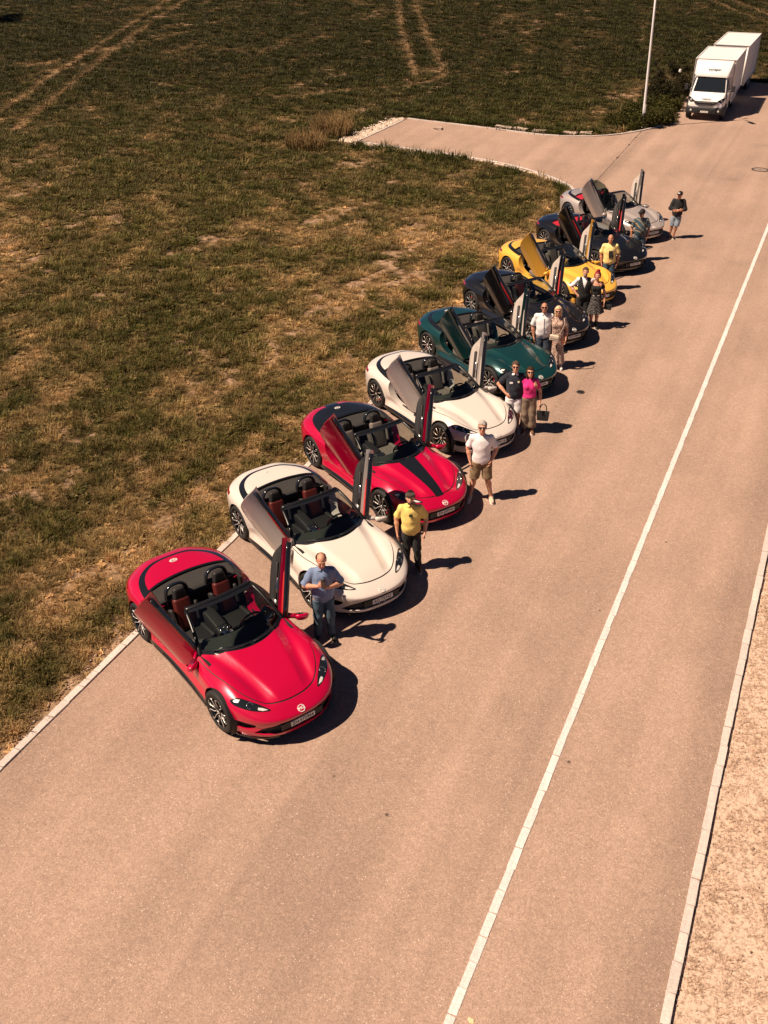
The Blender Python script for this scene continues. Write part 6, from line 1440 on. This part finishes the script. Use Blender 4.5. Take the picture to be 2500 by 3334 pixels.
# 7 floral dress
person('blond woman in long brown patterned dress and white sneakers', (4.58, 23.80, 0), R(-11), 1.70, dict(stance=0.09, tilt=TLT + 0.15, ell=(0.235, 0.03, 1.12), wrl=(0.22, -0.06, 0.88), elr=(-0.22, 0.10, 1.12), wrr=(-0.20, 0.08, 0.88)), dict(fem=True, glasses='sun', hair=('bob', HAIR_BL), top=dict(mat=C_FLORAL, sleeve=0.75, hem=0.98, fit=0.024, name='dress_bodice'), legs=dict(kind='skirt', mat=C_FLORAL, waist=1.02, to=0.17, flare=0.195), shoes=S_WHITE), lean=-0.06)
hb = empty('handbag', (4.40, 23.58, 0.94), R(-12)); tag(hb, 'small cream handbag at the side of the woman in the long dress', 'bag')
MB().box((0, 0, 0), (0.24, 0.07, 0.145), Euler((0, R(6), 0)), 0.025, 2).build('bag_body', C_CREAM, hb); MB().box((0, -0.036, 0.025), (0.22, 0.012, 0.075), Euler((0, R(6), 0)), 0.01, 1).build('bag_flap', C_CREAM, hb)
MB().tube(bez([(0.09, 0, 0.07), (0.17, -0.02, 0.22), (0.23, 0.0, 0.40), (0.20, 0.10, 0.50)], 5), 0.018, 6, flat=(1.4, 0.4)).build('shoulder_strap', C_CREAM, hb, True)
# 8 waistcoat
person('man in black waistcoat over white T-shirt with hand on hip', (5.70, 26.60, 0), R(-12), 1.75, dict(stance=0.11, tilt=TLT + 0.05, elr=(-0.37, 0.08, 1.17), wrr=(-0.20, -0.05, 1.00), handr=dict(d=(0.6, -0.4, -0.5), n=(0.3, 0.6, 0.1), t=(0.2, 0.2, 0.9), curl=0.7), ell=(0.33, 0.12, 1.36), wrl=(0.42, -0.06, 1.35)), dict(hair=('short', HAIR_SHORT), beard=BEARD_G, top=dict(mat=C_WHITE, sleeve=0.75, hem=0.9, fit=0.016), vest=C_BLACK, legs=dict(kind='trousers', mat=C_BLACK), shoes=S_BLACK), lean=-0.02, build=1.06)
# 9 polka dot skirt
pr, J, hp, k = person('woman in black top and polka dot skirt with red headscarf', (6.03, 26.54, 0), R(-13), 1.66, dict(stance=0.08, tilt=TLT + 0.08, ell=(0.25, 0.05, 1.12), wrl=(0.27, -0.06, 0.88), elr=(-0.21, 0.12, 1.12), wrr=(-0.20, 0.14, 0.90)), dict(fem=True, hair=('bun', HAIR_RED), boots=True, top=dict(mat=C_BLACK, sleeve=0.45, hem=1.0, fit=0.014, neck=1.39, bare_sh=True), legs=dict(kind='skirt', mat=C_POLKA, waist=1.07, to=0.52, flare=0.29, belt=C_CREAM), shoes=S_BLACK), lean=-0.02)
cb = empty('clutch_bag', (6.36, 26.42, 0.66), R(-20)); tag(cb, 'small black bag held by the woman in the polka dot skirt', 'bag')
MB().box((0, 0, 0), (0.20, 0.07, 0.15), None, 0.02, 2).build('bag_body', C_BLACK, cb); MB().tube(bez([(-0.07, 0, 0.07), (-0.03, 0, 0.16), (0.02, 0, 0.16), (0.07, 0, 0.07)], 4), 0.008, 6).build('handle', S_BLACK, cb, True)
# 10 yellow tee with print
person('bald man in yellow T-shirt with black printed figure beside the yellow car', (7.05, 29.62, 0), R(-13), 1.74, dict(stance=0.11, tilt=TLT + 0.05, elr=(-0.27, 0.05, 1.14), wrr=(-0.24, -0.02, 0.88), ell=(0.27, 0.05, 1.14), wrl=(0.24, -0.02, 0.88)), dict(top=dict(mat=C_PALEYEL, sleeve=0.75, hem=0.83, fit=0.026, patches=[('printed_figure', (0.03, -0.142, 1.22), (0.12, 0.016, 0.15), C_BLACK), ('printed_figure', (0.01, -0.142, 1.11), (0.07, 0.016, 0.10), C_BLACK), ('printed_figure', (0.09, -0.138, 1.11), (0.05, 0.016, 0.12), C_BLACK)]), legs=dict(kind='trousers', mat=C_JEANS), shoes=S_BLACK), lean=-0.05, skin=SKIN2, build=1.06)
# 11 graphic shirt, black cap
person('man in black cap and colourful graphic shirt between the dark and silver cars', (8.62, 32.36, 0), R(-10), 1.72, dict(stance=0.11, tilt=0.05, turn=-0.7, elr=(-0.30, 0.02, 1.14), wrr=(-0.30, -0.06, 0.88), ell=(0.27, 0.05, 1.14), wrl=(0.24, -0.02, 0.88)), dict(cap=(C_BLKCAP, 'ball'), glasses='sun', hair=('short', HAIR_DK), belly=0.04, top=dict(mat=C_GRAPHIC, sleeve=0.8, hem=0.82, fit=0.026), legs=dict(kind='trousers', mat=C_JEANS), shoes=S_BLACK), lean=-0.05, skin=SKIN2, build=1.08)
# 12 hoodie, arms folded
person('young man in black hooded jacket, cap and denim shorts with folded arms', (10.42, 34.80, 0), R(-14), 1.64, dict(stance=0.09, tilt=0.0, turn=-0.5, elr=(-0.27, -0.01, 1.14), wrr=(0.03, -0.19, 1.12), handr=dict(d=(0.9, -0.1, 0.1), n=(0, 0.9, 0), t=(0, 0, 1), curl=0.5), ell=(0.27, -0.01, 1.13), wrl=(-0.02, -0.21, 1.08), handl=dict(d=(-0.9, -0.1, 0.2), n=(0, 0.9, 0), t=(0, 0, 1), curl=0.5), anr=(-0.16, 0.05, 0.085), anl=(-0.02, -0.03, 0.085), knr=(-0.12, 0.0, 0.505), knl=(0.05, -0.05, 0.505)), dict(cap=(C_BLKCAP, 'ball'), cap_patch=C_WHITE, hair=('short', HAIR_DK), top=dict(mat=C_BLACK, sleeve=1.85, hem=0.80, fit=0.028, name='jacket'), legs=dict(kind='shorts', mat=C_LTBLUE, to=0.48, fit=0.022), shoes=S_BLACK), skin=SKIN2)
# ------------------------------------------------------------------ grass, weeds, bushes, gravel
def leaf_mat(name, ca, cb, attr='tint', rough=0.6, trans=0.25):
    """blade colour runs from ca to cb by an instancer attribute; some light passes through"""
    m = bpy.data.materials.new(name); m.use_nodes = True; nt = m.node_tree; b = nt.nodes['Principled BSDF']; out = nt.nodes['Material Output']; L = nt.links.new
    at = N(nt, 'ShaderNodeAttribute', attribute_name=attr, attribute_type='INSTANCER'); ab = N(nt, 'ShaderNodeAttribute', attribute_name='bright', attribute_type='INSTANCER')
    mx = N(nt, 'ShaderNodeMix', data_type='RGBA', inp={'A': (*ca, 1), 'B': (*cb, 1)}); L(at.outputs['Fac'], mx.inputs['Factor'])
    sc = N(nt, 'ShaderNodeVectorMath', operation='SCALE'); L(mx.outputs['Result'], sc.inputs[0]); L(ab.outputs['Fac'], sc.inputs['Scale']); L(sc.outputs[0], b.inputs['Base Color'])
    b.inputs['Roughness'].default_value = rough; b.inputs['Specular IOR Level'].default_value = 0.2
    tr = N(nt, 'ShaderNodeBsdfTranslucent'); L(sc.outputs[0], tr.inputs['Color']); ms = N(nt, 'ShaderNodeMixShader', inp={0: trans}); L(b.outputs[0], ms.inputs[1]); L(tr.outputs[0], ms.inputs[2]); L(ms.outputs[0], out.inputs['Surface'])
    return m
M_GRASS = leaf_mat('grass_blades', (0.060, 0.062, 0.011), (0.57, 0.355, 0.17))
M_STRAW = leaf_mat('straw_blades', (0.30, 0.20, 0.125), (0.64, 0.48, 0.365))
def tuft(n, h, spread, lean, wid, seed, m_=None):
    rg = random.Random(seed); V = []; F = []
    for i in range(n):
        a = rg.uniform(0, 6.283); r = spread * math.sqrt(rg.random()); x, y = r * math.cos(a), r * math.sin(a); hh = h * rg.uniform(0.55, 1.15); la = a + rg.uniform(-0.8, 0.8); ln = lean * rg.uniform(0.3, 1.2)
        dx, dy = math.cos(la) * ln * hh, math.sin(la) * ln * hh; wx, wy = -math.sin(la) * wid, math.cos(la) * wid; o = len(V)
        V += [(x - wx, y - wy, -0.01), (x + wx, y + wy, -0.01), (x + dx * 0.4 + wx * 0.8, y + dy * 0.4 + wy * 0.8, hh * 0.62), (x + dx * 0.4 - wx * 0.8, y + dy * 0.4 - wy * 0.8, hh * 0.62), (x + dx, y + dy, hh * (1 - 0.35 * ln))]
        F += [(o, o + 1, o + 2, o + 3), (o + 3, o + 2, o + 4)]
    me = pydata('tuft', V, F); me.materials.append(m_ or M_GRASS); return bpy.data.objects.new('tuft', me)
def weed(n, r, seed):
    rg = random.Random(seed); V = []; F = []
    for i in range(n):
        a = rg.uniform(0, 6.283); L = r * rg.uniform(0.6, 1.2); w = L * 0.28; up = rg.uniform(0.15, 0.8); c, s = math.cos(a), math.sin(a); o = len(V)
        V += [(0, 0, 0), (c * L * 0.5 - s * w, s * L * 0.5 + c * w, L * 0.5 * up), (c * L, s * L, L * up * 0.7), (c * L * 0.5 + s * w, s * L * 0.5 - c * w, L * 0.5 * up)]; F.append((o, o + 1, o + 2, o + 3))
    me = pydata('tuft', V, F); me.materials.append(M_GRASS); return bpy.data.objects.new('tuft', me)
TUFTS = [tuft(15, 0.085, 0.05, 0.6, 0.0035, 1), tuft(16, 0.11, 0.06, 0.9, 0.0035, 2), tuft(13, 0.06, 0.07, 1.3, 0.004, 3), tuft(12, 0.15, 0.05, 0.7, 0.004, 4), weed(9, 0.07, 5)]
VTUFTS = [tuft(13, 0.07, 0.06, 1.2, 0.0035, 11, M_STRAW), tuft(12, 0.05, 0.07, 1.6, 0.0035, 12, M_STRAW), tuft(12, 0.10, 0.05, 0.9, 0.003, 13, M_STRAW)]
def scatter(name, P, yaw, scl, tint, bright, pick, sources, sclz=None):
    sclz = scl if sclz is None else sclz
    me = bpy.data.meshes.new(name); me.vertices.add(len(P)); me.vertices.foreach_set('co', np.asarray(P, np.float32).ravel())
    for nm, a, ty in (('yaw', yaw, 'FLOAT'), ('scl', scl, 'FLOAT'), ('sclz', sclz, 'FLOAT'), ('tint', tint, 'FLOAT'), ('bright', bright, 'FLOAT'), ('pick', pick, 'INT')):
        at = me.attributes.new(nm, ty, 'POINT'); at.data.foreach_set('value', np.asarray(a, np.int32 if ty == 'INT' else np.float32))
    me.materials.append(M_GRASS); o = obj(name, me)
    ng = bpy.data.node_groups.new(name, 'GeometryNodeTree'); ng.interface.new_socket('Geometry', in_out='INPUT', socket_type='NodeSocketGeometry'); ng.interface.new_socket('Geometry', in_out='OUTPUT', socket_type='NodeSocketGeometry')
    gi, go = ng.nodes.new('NodeGroupInput'), ng.nodes.new('NodeGroupOutput'); io = ng.nodes.new('GeometryNodeInstanceOnPoints'); jn = ng.nodes.new('GeometryNodeJoinGeometry'); L = ng.links.new
    for s in sources:
        oi = ng.nodes.new('GeometryNodeObjectInfo'); oi.inputs['Object'].default_value = s; oi.inputs['As Instance'].default_value = True; L(oi.outputs['Geometry'], jn.inputs[0])
    def na(nm, ty):
        q = ng.nodes.new('GeometryNodeInputNamedAttribute'); q.data_type = ty; q.inputs['Name'].default_value = nm; return q.outputs['Attribute']
    cx = ng.nodes.new('ShaderNodeCombineXYZ'); L(na('yaw', 'FLOAT'), cx.inputs[2])
    L(gi.outputs[0], io.inputs['Points']); L(jn.outputs[0], io.inputs['Instance']); io.inputs['Pick Instance'].default_value = True; L(na('pick', 'INT'), io.inputs['Instance Index']); L(cx.outputs[0], io.inputs['Rotation']); sv = ng.nodes.new('ShaderNodeCombineXYZ'); L(na('scl', 'FLOAT'), sv.inputs[0]); L(na('scl', 'FLOAT'), sv.inputs[1]); L(na('sclz', 'FLOAT'), sv.inputs[2]); L(sv.outputs[0], io.inputs['Scale']); L(io.outputs[0], go.inputs[0])
    md = o.modifiers.new('scatter', 'NODES'); md.node_group = ng
    return o
rg = np.random.default_rng(5)
NT = 340000
p_ = rg.random(NT); a0, a1 = 7.0 ** -0.25, 128.0 ** -0.25; y = (a0 + (a1 - a0) * p_) ** -4.0; x = (rg.random(NT) * 2 - 1) * (0.44 * y + 2.5)
v = x * RN.x + y * RN.y
keep = ~inside(x, y, ASPH) & (v < 0.0); x, y, v = x[keep], y[keep], v[keep]
dk = dist_poly(x, y, ASPH_LEFT); keep = (dk > 0.115 + 0.14 * sstep(35, 45, y)) & (dist_poly(x, y, [(-1.75, 50.6), (0.85, 56.4)]) > 0.75 * rg.random(len(x)) + 0.35); x, y, v, dk = x[keep], y[keep], v[keep], dk[keep]
dry, bare = meadow(x, y); keep = rg.random(len(x)) > 0.93 * bare; x, y, dk, dry, bare = x[keep], y[keep], dk[keep], dry[keep], bare[keep]
fine = fbm(x * 3.4, y * 3.4, 97, 3); keep = rg.random(len(x)) < 0.30 + 0.85 * sstep(0.38, 0.60, fine) + sstep(35, 60, y); x, y, dk, dry, bare, fine = x[keep], y[keep], dk[keep], dry[keep], bare[keep], fine[keep]
n = len(x)
clump = fbm(x * 1.3, y * 1.3, 91, 3); lush = sstep(0.5, 0.66, fbm(x * 0.45, y * 0.45, 95, 4))
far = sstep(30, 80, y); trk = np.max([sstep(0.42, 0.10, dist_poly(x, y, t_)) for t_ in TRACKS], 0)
scl = (0.75 + 0.75 * rg.random(n)) * (0.45 + 0.6 * clump + 0.7 * fine) * np.maximum(1.0, (y / 17.0) ** 0.80) * (1 - 0.35 * dry)
edge_lush = sstep(2.2, 0.6, dk) * sstep(38, 42, y) * sstep(58, 54, y); scl = scl * (1 + 0.2 * edge_lush); sclz = scl / np.maximum(1.0, (y / 17.0) ** 0.62) * (1 + 0.5 * edge_lush)
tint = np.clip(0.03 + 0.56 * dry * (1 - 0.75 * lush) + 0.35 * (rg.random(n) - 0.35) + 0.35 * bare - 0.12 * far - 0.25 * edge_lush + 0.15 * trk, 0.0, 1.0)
bright = (0.45 + 1.0 * rg.random(n)) * (1.02 - 0.55 * far) * (0.45 + 0.5 * clump + 0.75 * fine)  # blades dimmed with distance: the view's darkened top is painted into their colour
pick = rg.choice(5, n, p=[0.28, 0.26, 0.24, 0.10, 0.12])
Zg = -0.03 + 0.10 * (fbm(x * 0.35, y * 0.35, 71, 3) - 0.45) * sstep(0.5, 3.0, dk)
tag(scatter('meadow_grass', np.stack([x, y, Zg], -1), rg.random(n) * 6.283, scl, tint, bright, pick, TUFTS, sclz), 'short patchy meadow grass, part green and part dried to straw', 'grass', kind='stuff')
# verge straw
n = 34000; u = 3 + 25 * rg.random(n) ** 1.2; w = 0.39 + 5.5 * rg.random(n); P = np.stack([RD.x * u + RN.x * w, RD.y * u + RN.y * w, np.full(n, -0.042)], -1)
hole = fbm(P[:, 0] * 2.2, P[:, 1] * 2.2, 131, 3); kp = rg.random(n) < sstep(0.36, 0.55, hole) + 0.1; P = P[kp]; n = len(P)
tag(scatter('verge_straw', P, rg.random(n) * 6.283, 0.35 + 0.45 * rg.random(n), np.clip(0.75 + 0.6 * (rg.random(n) - 0.4), 0, 1), 0.8 + 0.45 * rg.random(n), rg.choice(3, n), VTUFTS), 'pale dried grass on the verge along the right kerb', 'grass', kind='stuff')

# tall dry grass clumps at the corner of the turning bay
def blades_mesh(n, rad, h, wid, seed, lean=0.45):
    rg_ = random.Random(seed); V = []; F = []
    for i in range(n):
        a = rg_.uniform(0, 6.283); r = rad * math.sqrt(rg_.random()); x, y = r * math.cos(a), r * math.sin(a); hh = h * rg_.uniform(0.5, 1.1) * (1 - 0.35 * (r / rad) ** 2); la = a + rg_.uniform(-1, 1); ln = lean * rg_.uniform(0.1, 1.0); dx, dy = math.cos(la) * ln * hh, math.sin(la) * ln * hh; o = len(V); t = rg_.uniform(0, 3.14); wx, wy = math.cos(t) * wid, math.sin(t) * wid
        V += [(x - wx, y - wy, -0.03), (x + wx, y + wy, -0.03), (x + dx * 0.35 + wx, y + dy * 0.35 + wy, hh * 0.6), (x + dx * 0.35 - wx, y + dy * 0.35 - wy, hh * 0.6), (x + dx, y + dy, hh)]; F += [(o, o + 1, o + 2, o + 3), (o + 3, o + 2, o + 4)]
        if rg_.random() < 0.4:
            e = Vector((x + dx, y + dy, hh)); o = len(V); V += [e + Vector((-0.018, 0, -0.08)), e + Vector((0.018, 0, -0.08)), e + Vector((0, 0.01, 0.05))]; F.append((o, o + 1, o + 2))
    return pydata('blades', V, F)
def straw_mat(name, a, b_):
    m = mat(name, a, 0.8, spec=0.2); nt = m.node_tree; bs = nt.nodes['Principled BSDF']; g = N(nt, 'ShaderNodeNewGeometry'); mx = N(nt, 'ShaderNodeMix', data_type='RGBA', inp={'A': (*a, 1), 'B': (*b_, 1)}); nt.links.new(g.outputs['Random Per Island'], mx.inputs['Factor']); nt.links.new(mx.outputs['Result'], bs.inputs['Base Color']); return m
M_TALL = straw_mat('dry_tall_grass', (0.20, 0.12, 0.045), (0.42, 0.27, 0.12)); M_TALLG = straw_mat('green_tall_grass', (0.025, 0.026, 0.008), (0.075, 0.062, 0.020))
for (xy, rad, h, nb, lab) in (((-3.6, 49.6), 0.95, 0.85, 700, 'clump of tall dry grass left of the turning bay, lower and nearer one'), ((-2.5, 52.3), 1.0, 1.15, 800, 'clump of tall dry grass behind the rubble, taller and farther one')):
    t = empty('tall_grass', (xy[0], xy[1], -0.02)); tag(t, lab, 'grass clump', 'tall dry grass at the turning bay'); obj('dry_blades', blades_mesh(nb, rad, h, 0.008, int(rad * 1000)), M_TALL, t); obj('green_blades', blades_mesh(nb // 2, rad * 1.05, h * 0.55, 0.012, int(rad * 1000) + 1), M_TALLG, t)

# bushes: stems and many leaf faces through uneven clumps
def bush_leaves(clumps, n, size, seed):
    rg_ = np.random.default_rng(seed); C = np.array([c[:3] for c in clumps]); Rr = np.array([c[3] for c in clumps]); w = Rr ** 2; w = w / w.sum(); ci = rg_.choice(len(C), n, p=w)
    d = rg_.normal(size=(n, 3)); d /= np.linalg.norm(d, axis=1)[:, None]; rr = rg_.random(n) ** 0.45; P = C[ci] + d * (Rr[ci] * rr)[:, None] * [1, 1, 0.85]
    P = P[P[:, 2] > 0.02]; d = d[:len(P)]; n = len(P)
    nrm_ = d + rg_.normal(size=(n, 3)) * 0.7 + [0, 0, 0.4]; nrm_ /= np.linalg.norm(nrm_, axis=1)[:, None]; t = np.cross(nrm_, rg_.normal(size=(n, 3))); t /= np.linalg.norm(t, axis=1)[:, None]; b = np.cross(nrm_, t); s = size * (0.6 + 0.8 * rg_.random(n))[:, None]
    V = np.stack([P - t * s, P + b * s * 0.45, P + t * s, P - b * s * 0.45], 1).reshape(-1, 3); F = np.arange(4 * n).reshape(n, 4); return fast_mesh('leaves', V, F, False)
def leaves_mat(name, a, b_):
    m = straw_mat(name, a, b_); nt = m.node_tree; bs = nt.nodes['Principled BSDF']; out = nt.nodes['Material Output']; tr = N(nt, 'ShaderNodeBsdfTranslucent'); ms = N(nt, 'ShaderNodeMixShader', inp={0: 0.25}); src = bs.inputs['Base Color'].links[0].from_socket; nt.links.new(src, tr.inputs['Color']); nt.links.new(bs.outputs[0], ms.inputs[1]); nt.links.new(tr.outputs[0], ms.inputs[2]); nt.links.new(ms.outputs[0], out.inputs['Surface']); return m
M_LV1 = leaves_mat('bramble_leaves', (0.018, 0.022, 0.005), (0.095, 0.085, 0.018)); M_LV2 = leaves_mat('dark_shrub_leaves', (0.010, 0.011, 0.004), (0.040, 0.032, 0.010)); M_BARK = mat('bark', (0.06, 0.04, 0.025), 0.9, noise=(12, 0.3), bump=(20, 0.6))
def bush(name, lab, loc, clumps, n, size, m_, seed, grp=None, cat='bush'):
    r = empty(name, loc); tag(r, lab, cat, grp); st = MB(); rg_ = random.Random(seed)
    for c in clumps:
        for q in range(2):
            b0 = Vector((c[0] * 0.5 + rg_.uniform(-.1, .1), c[1] * 0.5 + rg_.uniform(-.1, .1), -0.03)); e = Vector(c[:3]) + Vector((rg_.uniform(-.4, .4), rg_.uniform(-.4, .4), rg_.uniform(0, .6))) * c[3]; mid = b0.lerp(e, 0.5) + Vector((rg_.uniform(-.1, .1), rg_.uniform(-.1, .1), 0.08)); st.tube([b0, mid, e], [0.022, 0.014, 0.005], 5)
    st.build('stems', M_BARK, r, True); obj('leaves', bush_leaves(clumps, n, size, seed), m_, r); return r
def rclumps(L, W, H, n, r0, r1, seed, rot):
    rg_ = random.Random(seed); out = []
    for i in range(n):
        a, b = rg_.uniform(-1, 1), rg_.uniform(-1, 1); h = H * rg_.uniform(0.25, 0.8) * (1 - 0.5 * a * a); x, y = a * L, b * W; out.append((x * math.cos(rot) - y * math.sin(rot), x * math.sin(rot) + y * math.cos(rot), h, rg_.uniform(r0, r1)))
    return out
bush('bramble_bush', 'low spreading bramble bush growing round the foot of the lamp post', (13.75, 54.6, 0), rclumps(1.7, 1.25, 0.75, 32, 0.28, 0.5, 3, R(40)) + [(-0.35, -1.35, 0.25, 0.32), (0.1, -1.25, 0.3, 0.34), (-0.8, -1.5, 0.2, 0.28)], 16000, 0.055, M_LV1, 3, 'bushes beside the truck')
bush('bramble_bush', 'yellowish low bush between the lamp post and the truck front', (15.2, 56.9, 0), rclumps(1.3, 0.9, 0.95, 22, 0.26, 0.45, 4, R(66)), 11000, 0.055, M_LV1, 4, 'bushes beside the truck')
bush('dark_shrub', 'tall loose dark shrub to the left of the truck cargo box', (16.7, 60.2, 0), [(0, 0, 0.7, 0.7), (-0.8, 0.2, 1.0, 0.55), (0.5, -0.1, 1.2, 0.5), (0.1, 0.3, 1.6, 0.42), (-0.9, -0.2, 1.6, 0.3), (0.75, 0.3, 1.7, 0.3), (-0.25, 0.1, 2.0, 0.28), (-1.4, 0.0, 0.5, 0.5), (1.0, 0.2, 0.6, 0.5), (0.4, 0.1, 2.1, 0.18), (-1.1, 0.3, 2.0, 0.16)], 7000, 0.05, M_LV2, 5, 'bushes beside the truck')
bush('dark_shrub', 'dark lower shrub in front of the tall shrub beside the truck cab', (15.9, 58.6, 0), rclumps(0.9, 0.8, 1.3, 14, 0.26, 0.45, 6, 0.5), 8000, 0.05, M_LV2, 6, 'bushes beside the truck')
scrap = bm_obj('white_scrap', (lambda bm: (bmesh.ops.create_icosphere(bm, subdivisions=2, radius=0.085), [setattr(v_, 'co', Vector((v_.co.x * random.uniform(.7, 1.2), v_.co.y * random.uniform(.5, .9), v_.co.z * random.uniform(.8, 1.4)))) for v_ in bm.verts], bm)[-1])(bmesh.new()), mat('white_film', (0.78, 0.75, 0.71), 0.6)); scrap.location = (16.75, 59.5, 1.75); tag(scrap, 'small white scrap caught in the dark shrub', 'scrap')

# tree standing just outside the left of the frame; its shade falls across the meadow
tr = empty('tree', (-39.2, 103.0, -0.1)); tag(tr, 'leafy tree at the far left whose shadow falls on the meadow', 'tree')
tb = MB(); tb.tube([(0, 0, 0), (0.1, 0, 1.6), (0.0, 0.1, 3.2), (0.2, 0, 5.5)], [0.28, 0.22, 0.18, 0.08], 10)
tcl = [(rg2.uniform(-2.6, 2.6), rg2.uniform(-2.6, 2.6), rg2.uniform(3.2, 7.6), rg2.uniform(0.7, 1.3)) for rg2 in [random.Random(9)] for _ in range(22)]
for c in tcl[:12]: tb.tube([(0.05, 0, 2.6), (c[0] * 0.5, c[1] * 0.5, c[2] * 0.75), c[:3]], [0.12, 0.06, 0.02], 6)
tb.build('trunk', M_BARK, tr, True); obj('crown', bush_leaves(tcl, 16000, 0.11, 9), M_LV1, tr)

# rubble along the end of the turning bay, pebbles beside the kerb: one mesh of loose stones each
def stones(name, P, S, seed, material, lab):
    rg_ = np.random.default_rng(seed); base = []
    for k_ in range(6):
        bm = bmesh.new(); bmesh.ops.create_icosphere(bm, subdivisions=1, radius=1.0); q = np.array([v_.co[:] for v_ in bm.verts]); f = np.array([[w_.index for w_ in fc.verts] for fc in bm.faces]); bm.free()
        q = q * (0.75 + 0.5 * rg_.random((len(q), 1))) * [1, rg_.uniform(.6, 1), rg_.uniform(.4, .7)]; base.append((q, f))
    VV = []; FF = []; o = 0
    for i, (p, s) in enumerate(zip(P, S)):
        q, f = base[i % 6]; a = rg_.random() * 6.283; c, sn = math.cos(a), math.sin(a); r = np.stack([q[:, 0] * c - q[:, 1] * sn, q[:, 0] * sn + q[:, 1] * c, q[:, 2]], -1); VV.append(r * s + p); FF.append(f + o); o += len(q)
    ob = obj(name, fast_mesh(name, np.concatenate(VV), np.concatenate(FF), False), material); tag(ob, lab, 'gravel', kind='stuff'); return ob
M_RUB = straw_mat('pale_rubble', (0.40, 0.30, 0.22), (0.72, 0.60, 0.50)); M_PEB = straw_mat('pebbles', (0.22, 0.145, 0.09), (0.50, 0.37, 0.27))
e0, e1 = Vector((-1.3, 50.4, 0)), Vector((1.4, 56.15, 0)); ed = (e1 - e0); en = Vector((-ed.y, ed.x, 0)).normalized(); P = []; S = []
for i in range(1700):
    t = random.random() ** 1.2; off = abs(random.gauss(0, 0.45)) * (1.25 - 0.6 * t) + 0.12; q = e0 + ed * t + en * off; s = random.uniform(0.018, 0.07) * (1.5 if random.random() < 0.08 else 1); P.append((q.x, q.y, -0.03 + s * 0.3)); S.append(s)
npth = offset_path(near_curve, 0.13)
for i in range(900):
    k_ = random.randrange(30, len(npth) - 1); t = random.random(); q = npth[k_].lerp(npth[k_ + 1], t); dr = (npth[k_ + 1] - npth[k_]).normalized(); nn_ = Vector((-dr.y, dr.x, 0)); wmax = 0.15 + 0.8 * max(0, (k_ - 45) / 20); q = q + nn_ * abs(random.gauss(0, wmax * 0.5)); s = random.uniform(0.02, 0.07); P.append((q.x, q.y, -0.03 + s * 0.3)); S.append(s)
stones('rubble', [np.array(p) for p in P], S, 3, M_RUB, 'pale stone rubble heaped round the end of the turning bay')
P = []; S = []
for i in range(2600):
    u = random.uniform(5, 38); v_ = LK - 0.135 - abs(random.gauss(0, 0.22)); q = UV(u, v_); s = random.uniform(0.006, 0.022) * (1.8 if random.random() < 0.06 else 1); P.append(np.array((q.x, q.y, -0.028 + s * 0.4))); S.append(s)
P2 = []; S2 = []
for i in range(1500):
    u = random.uniform(4, 26); v_ = 0.36 + random.random() ** 1.8 * 4.5; q = UV(u, v_); s = random.uniform(0.006, 0.02); P2.append(np.array((q.x, q.y, -0.042 + s * 0.4))); S2.append(s)
stones('verge_gravel', P2, S2, 6, M_PEB, 'small pebbles strewn through the dry verge right of the kerb')
stones('kerb_gravel', P, S, 4, M_PEB, 'fine gravel and pebbles along the left kerb')
lf = obj('fallen_leaf', pydata('fallen_leaf', [(0, -0.045, 0.006), (0.030, -0.01, 0.018), (0.022, 0.03, 0.010), (0, 0.05, 0.022), (-0.026, 0.028, 0.012), (-0.030, -0.012, 0.008)], [(0, 1, 2, 3, 4, 5)]), mat('pale_leaf', (0.72, 0.52, 0.30), 0.7)); lf.location = UV(6.05, -1.72); lf.rotation_euler = (0, 0.1, 0.6); tag(lf, 'pale fallen leaf beside the middle row of setts', 'leaf')
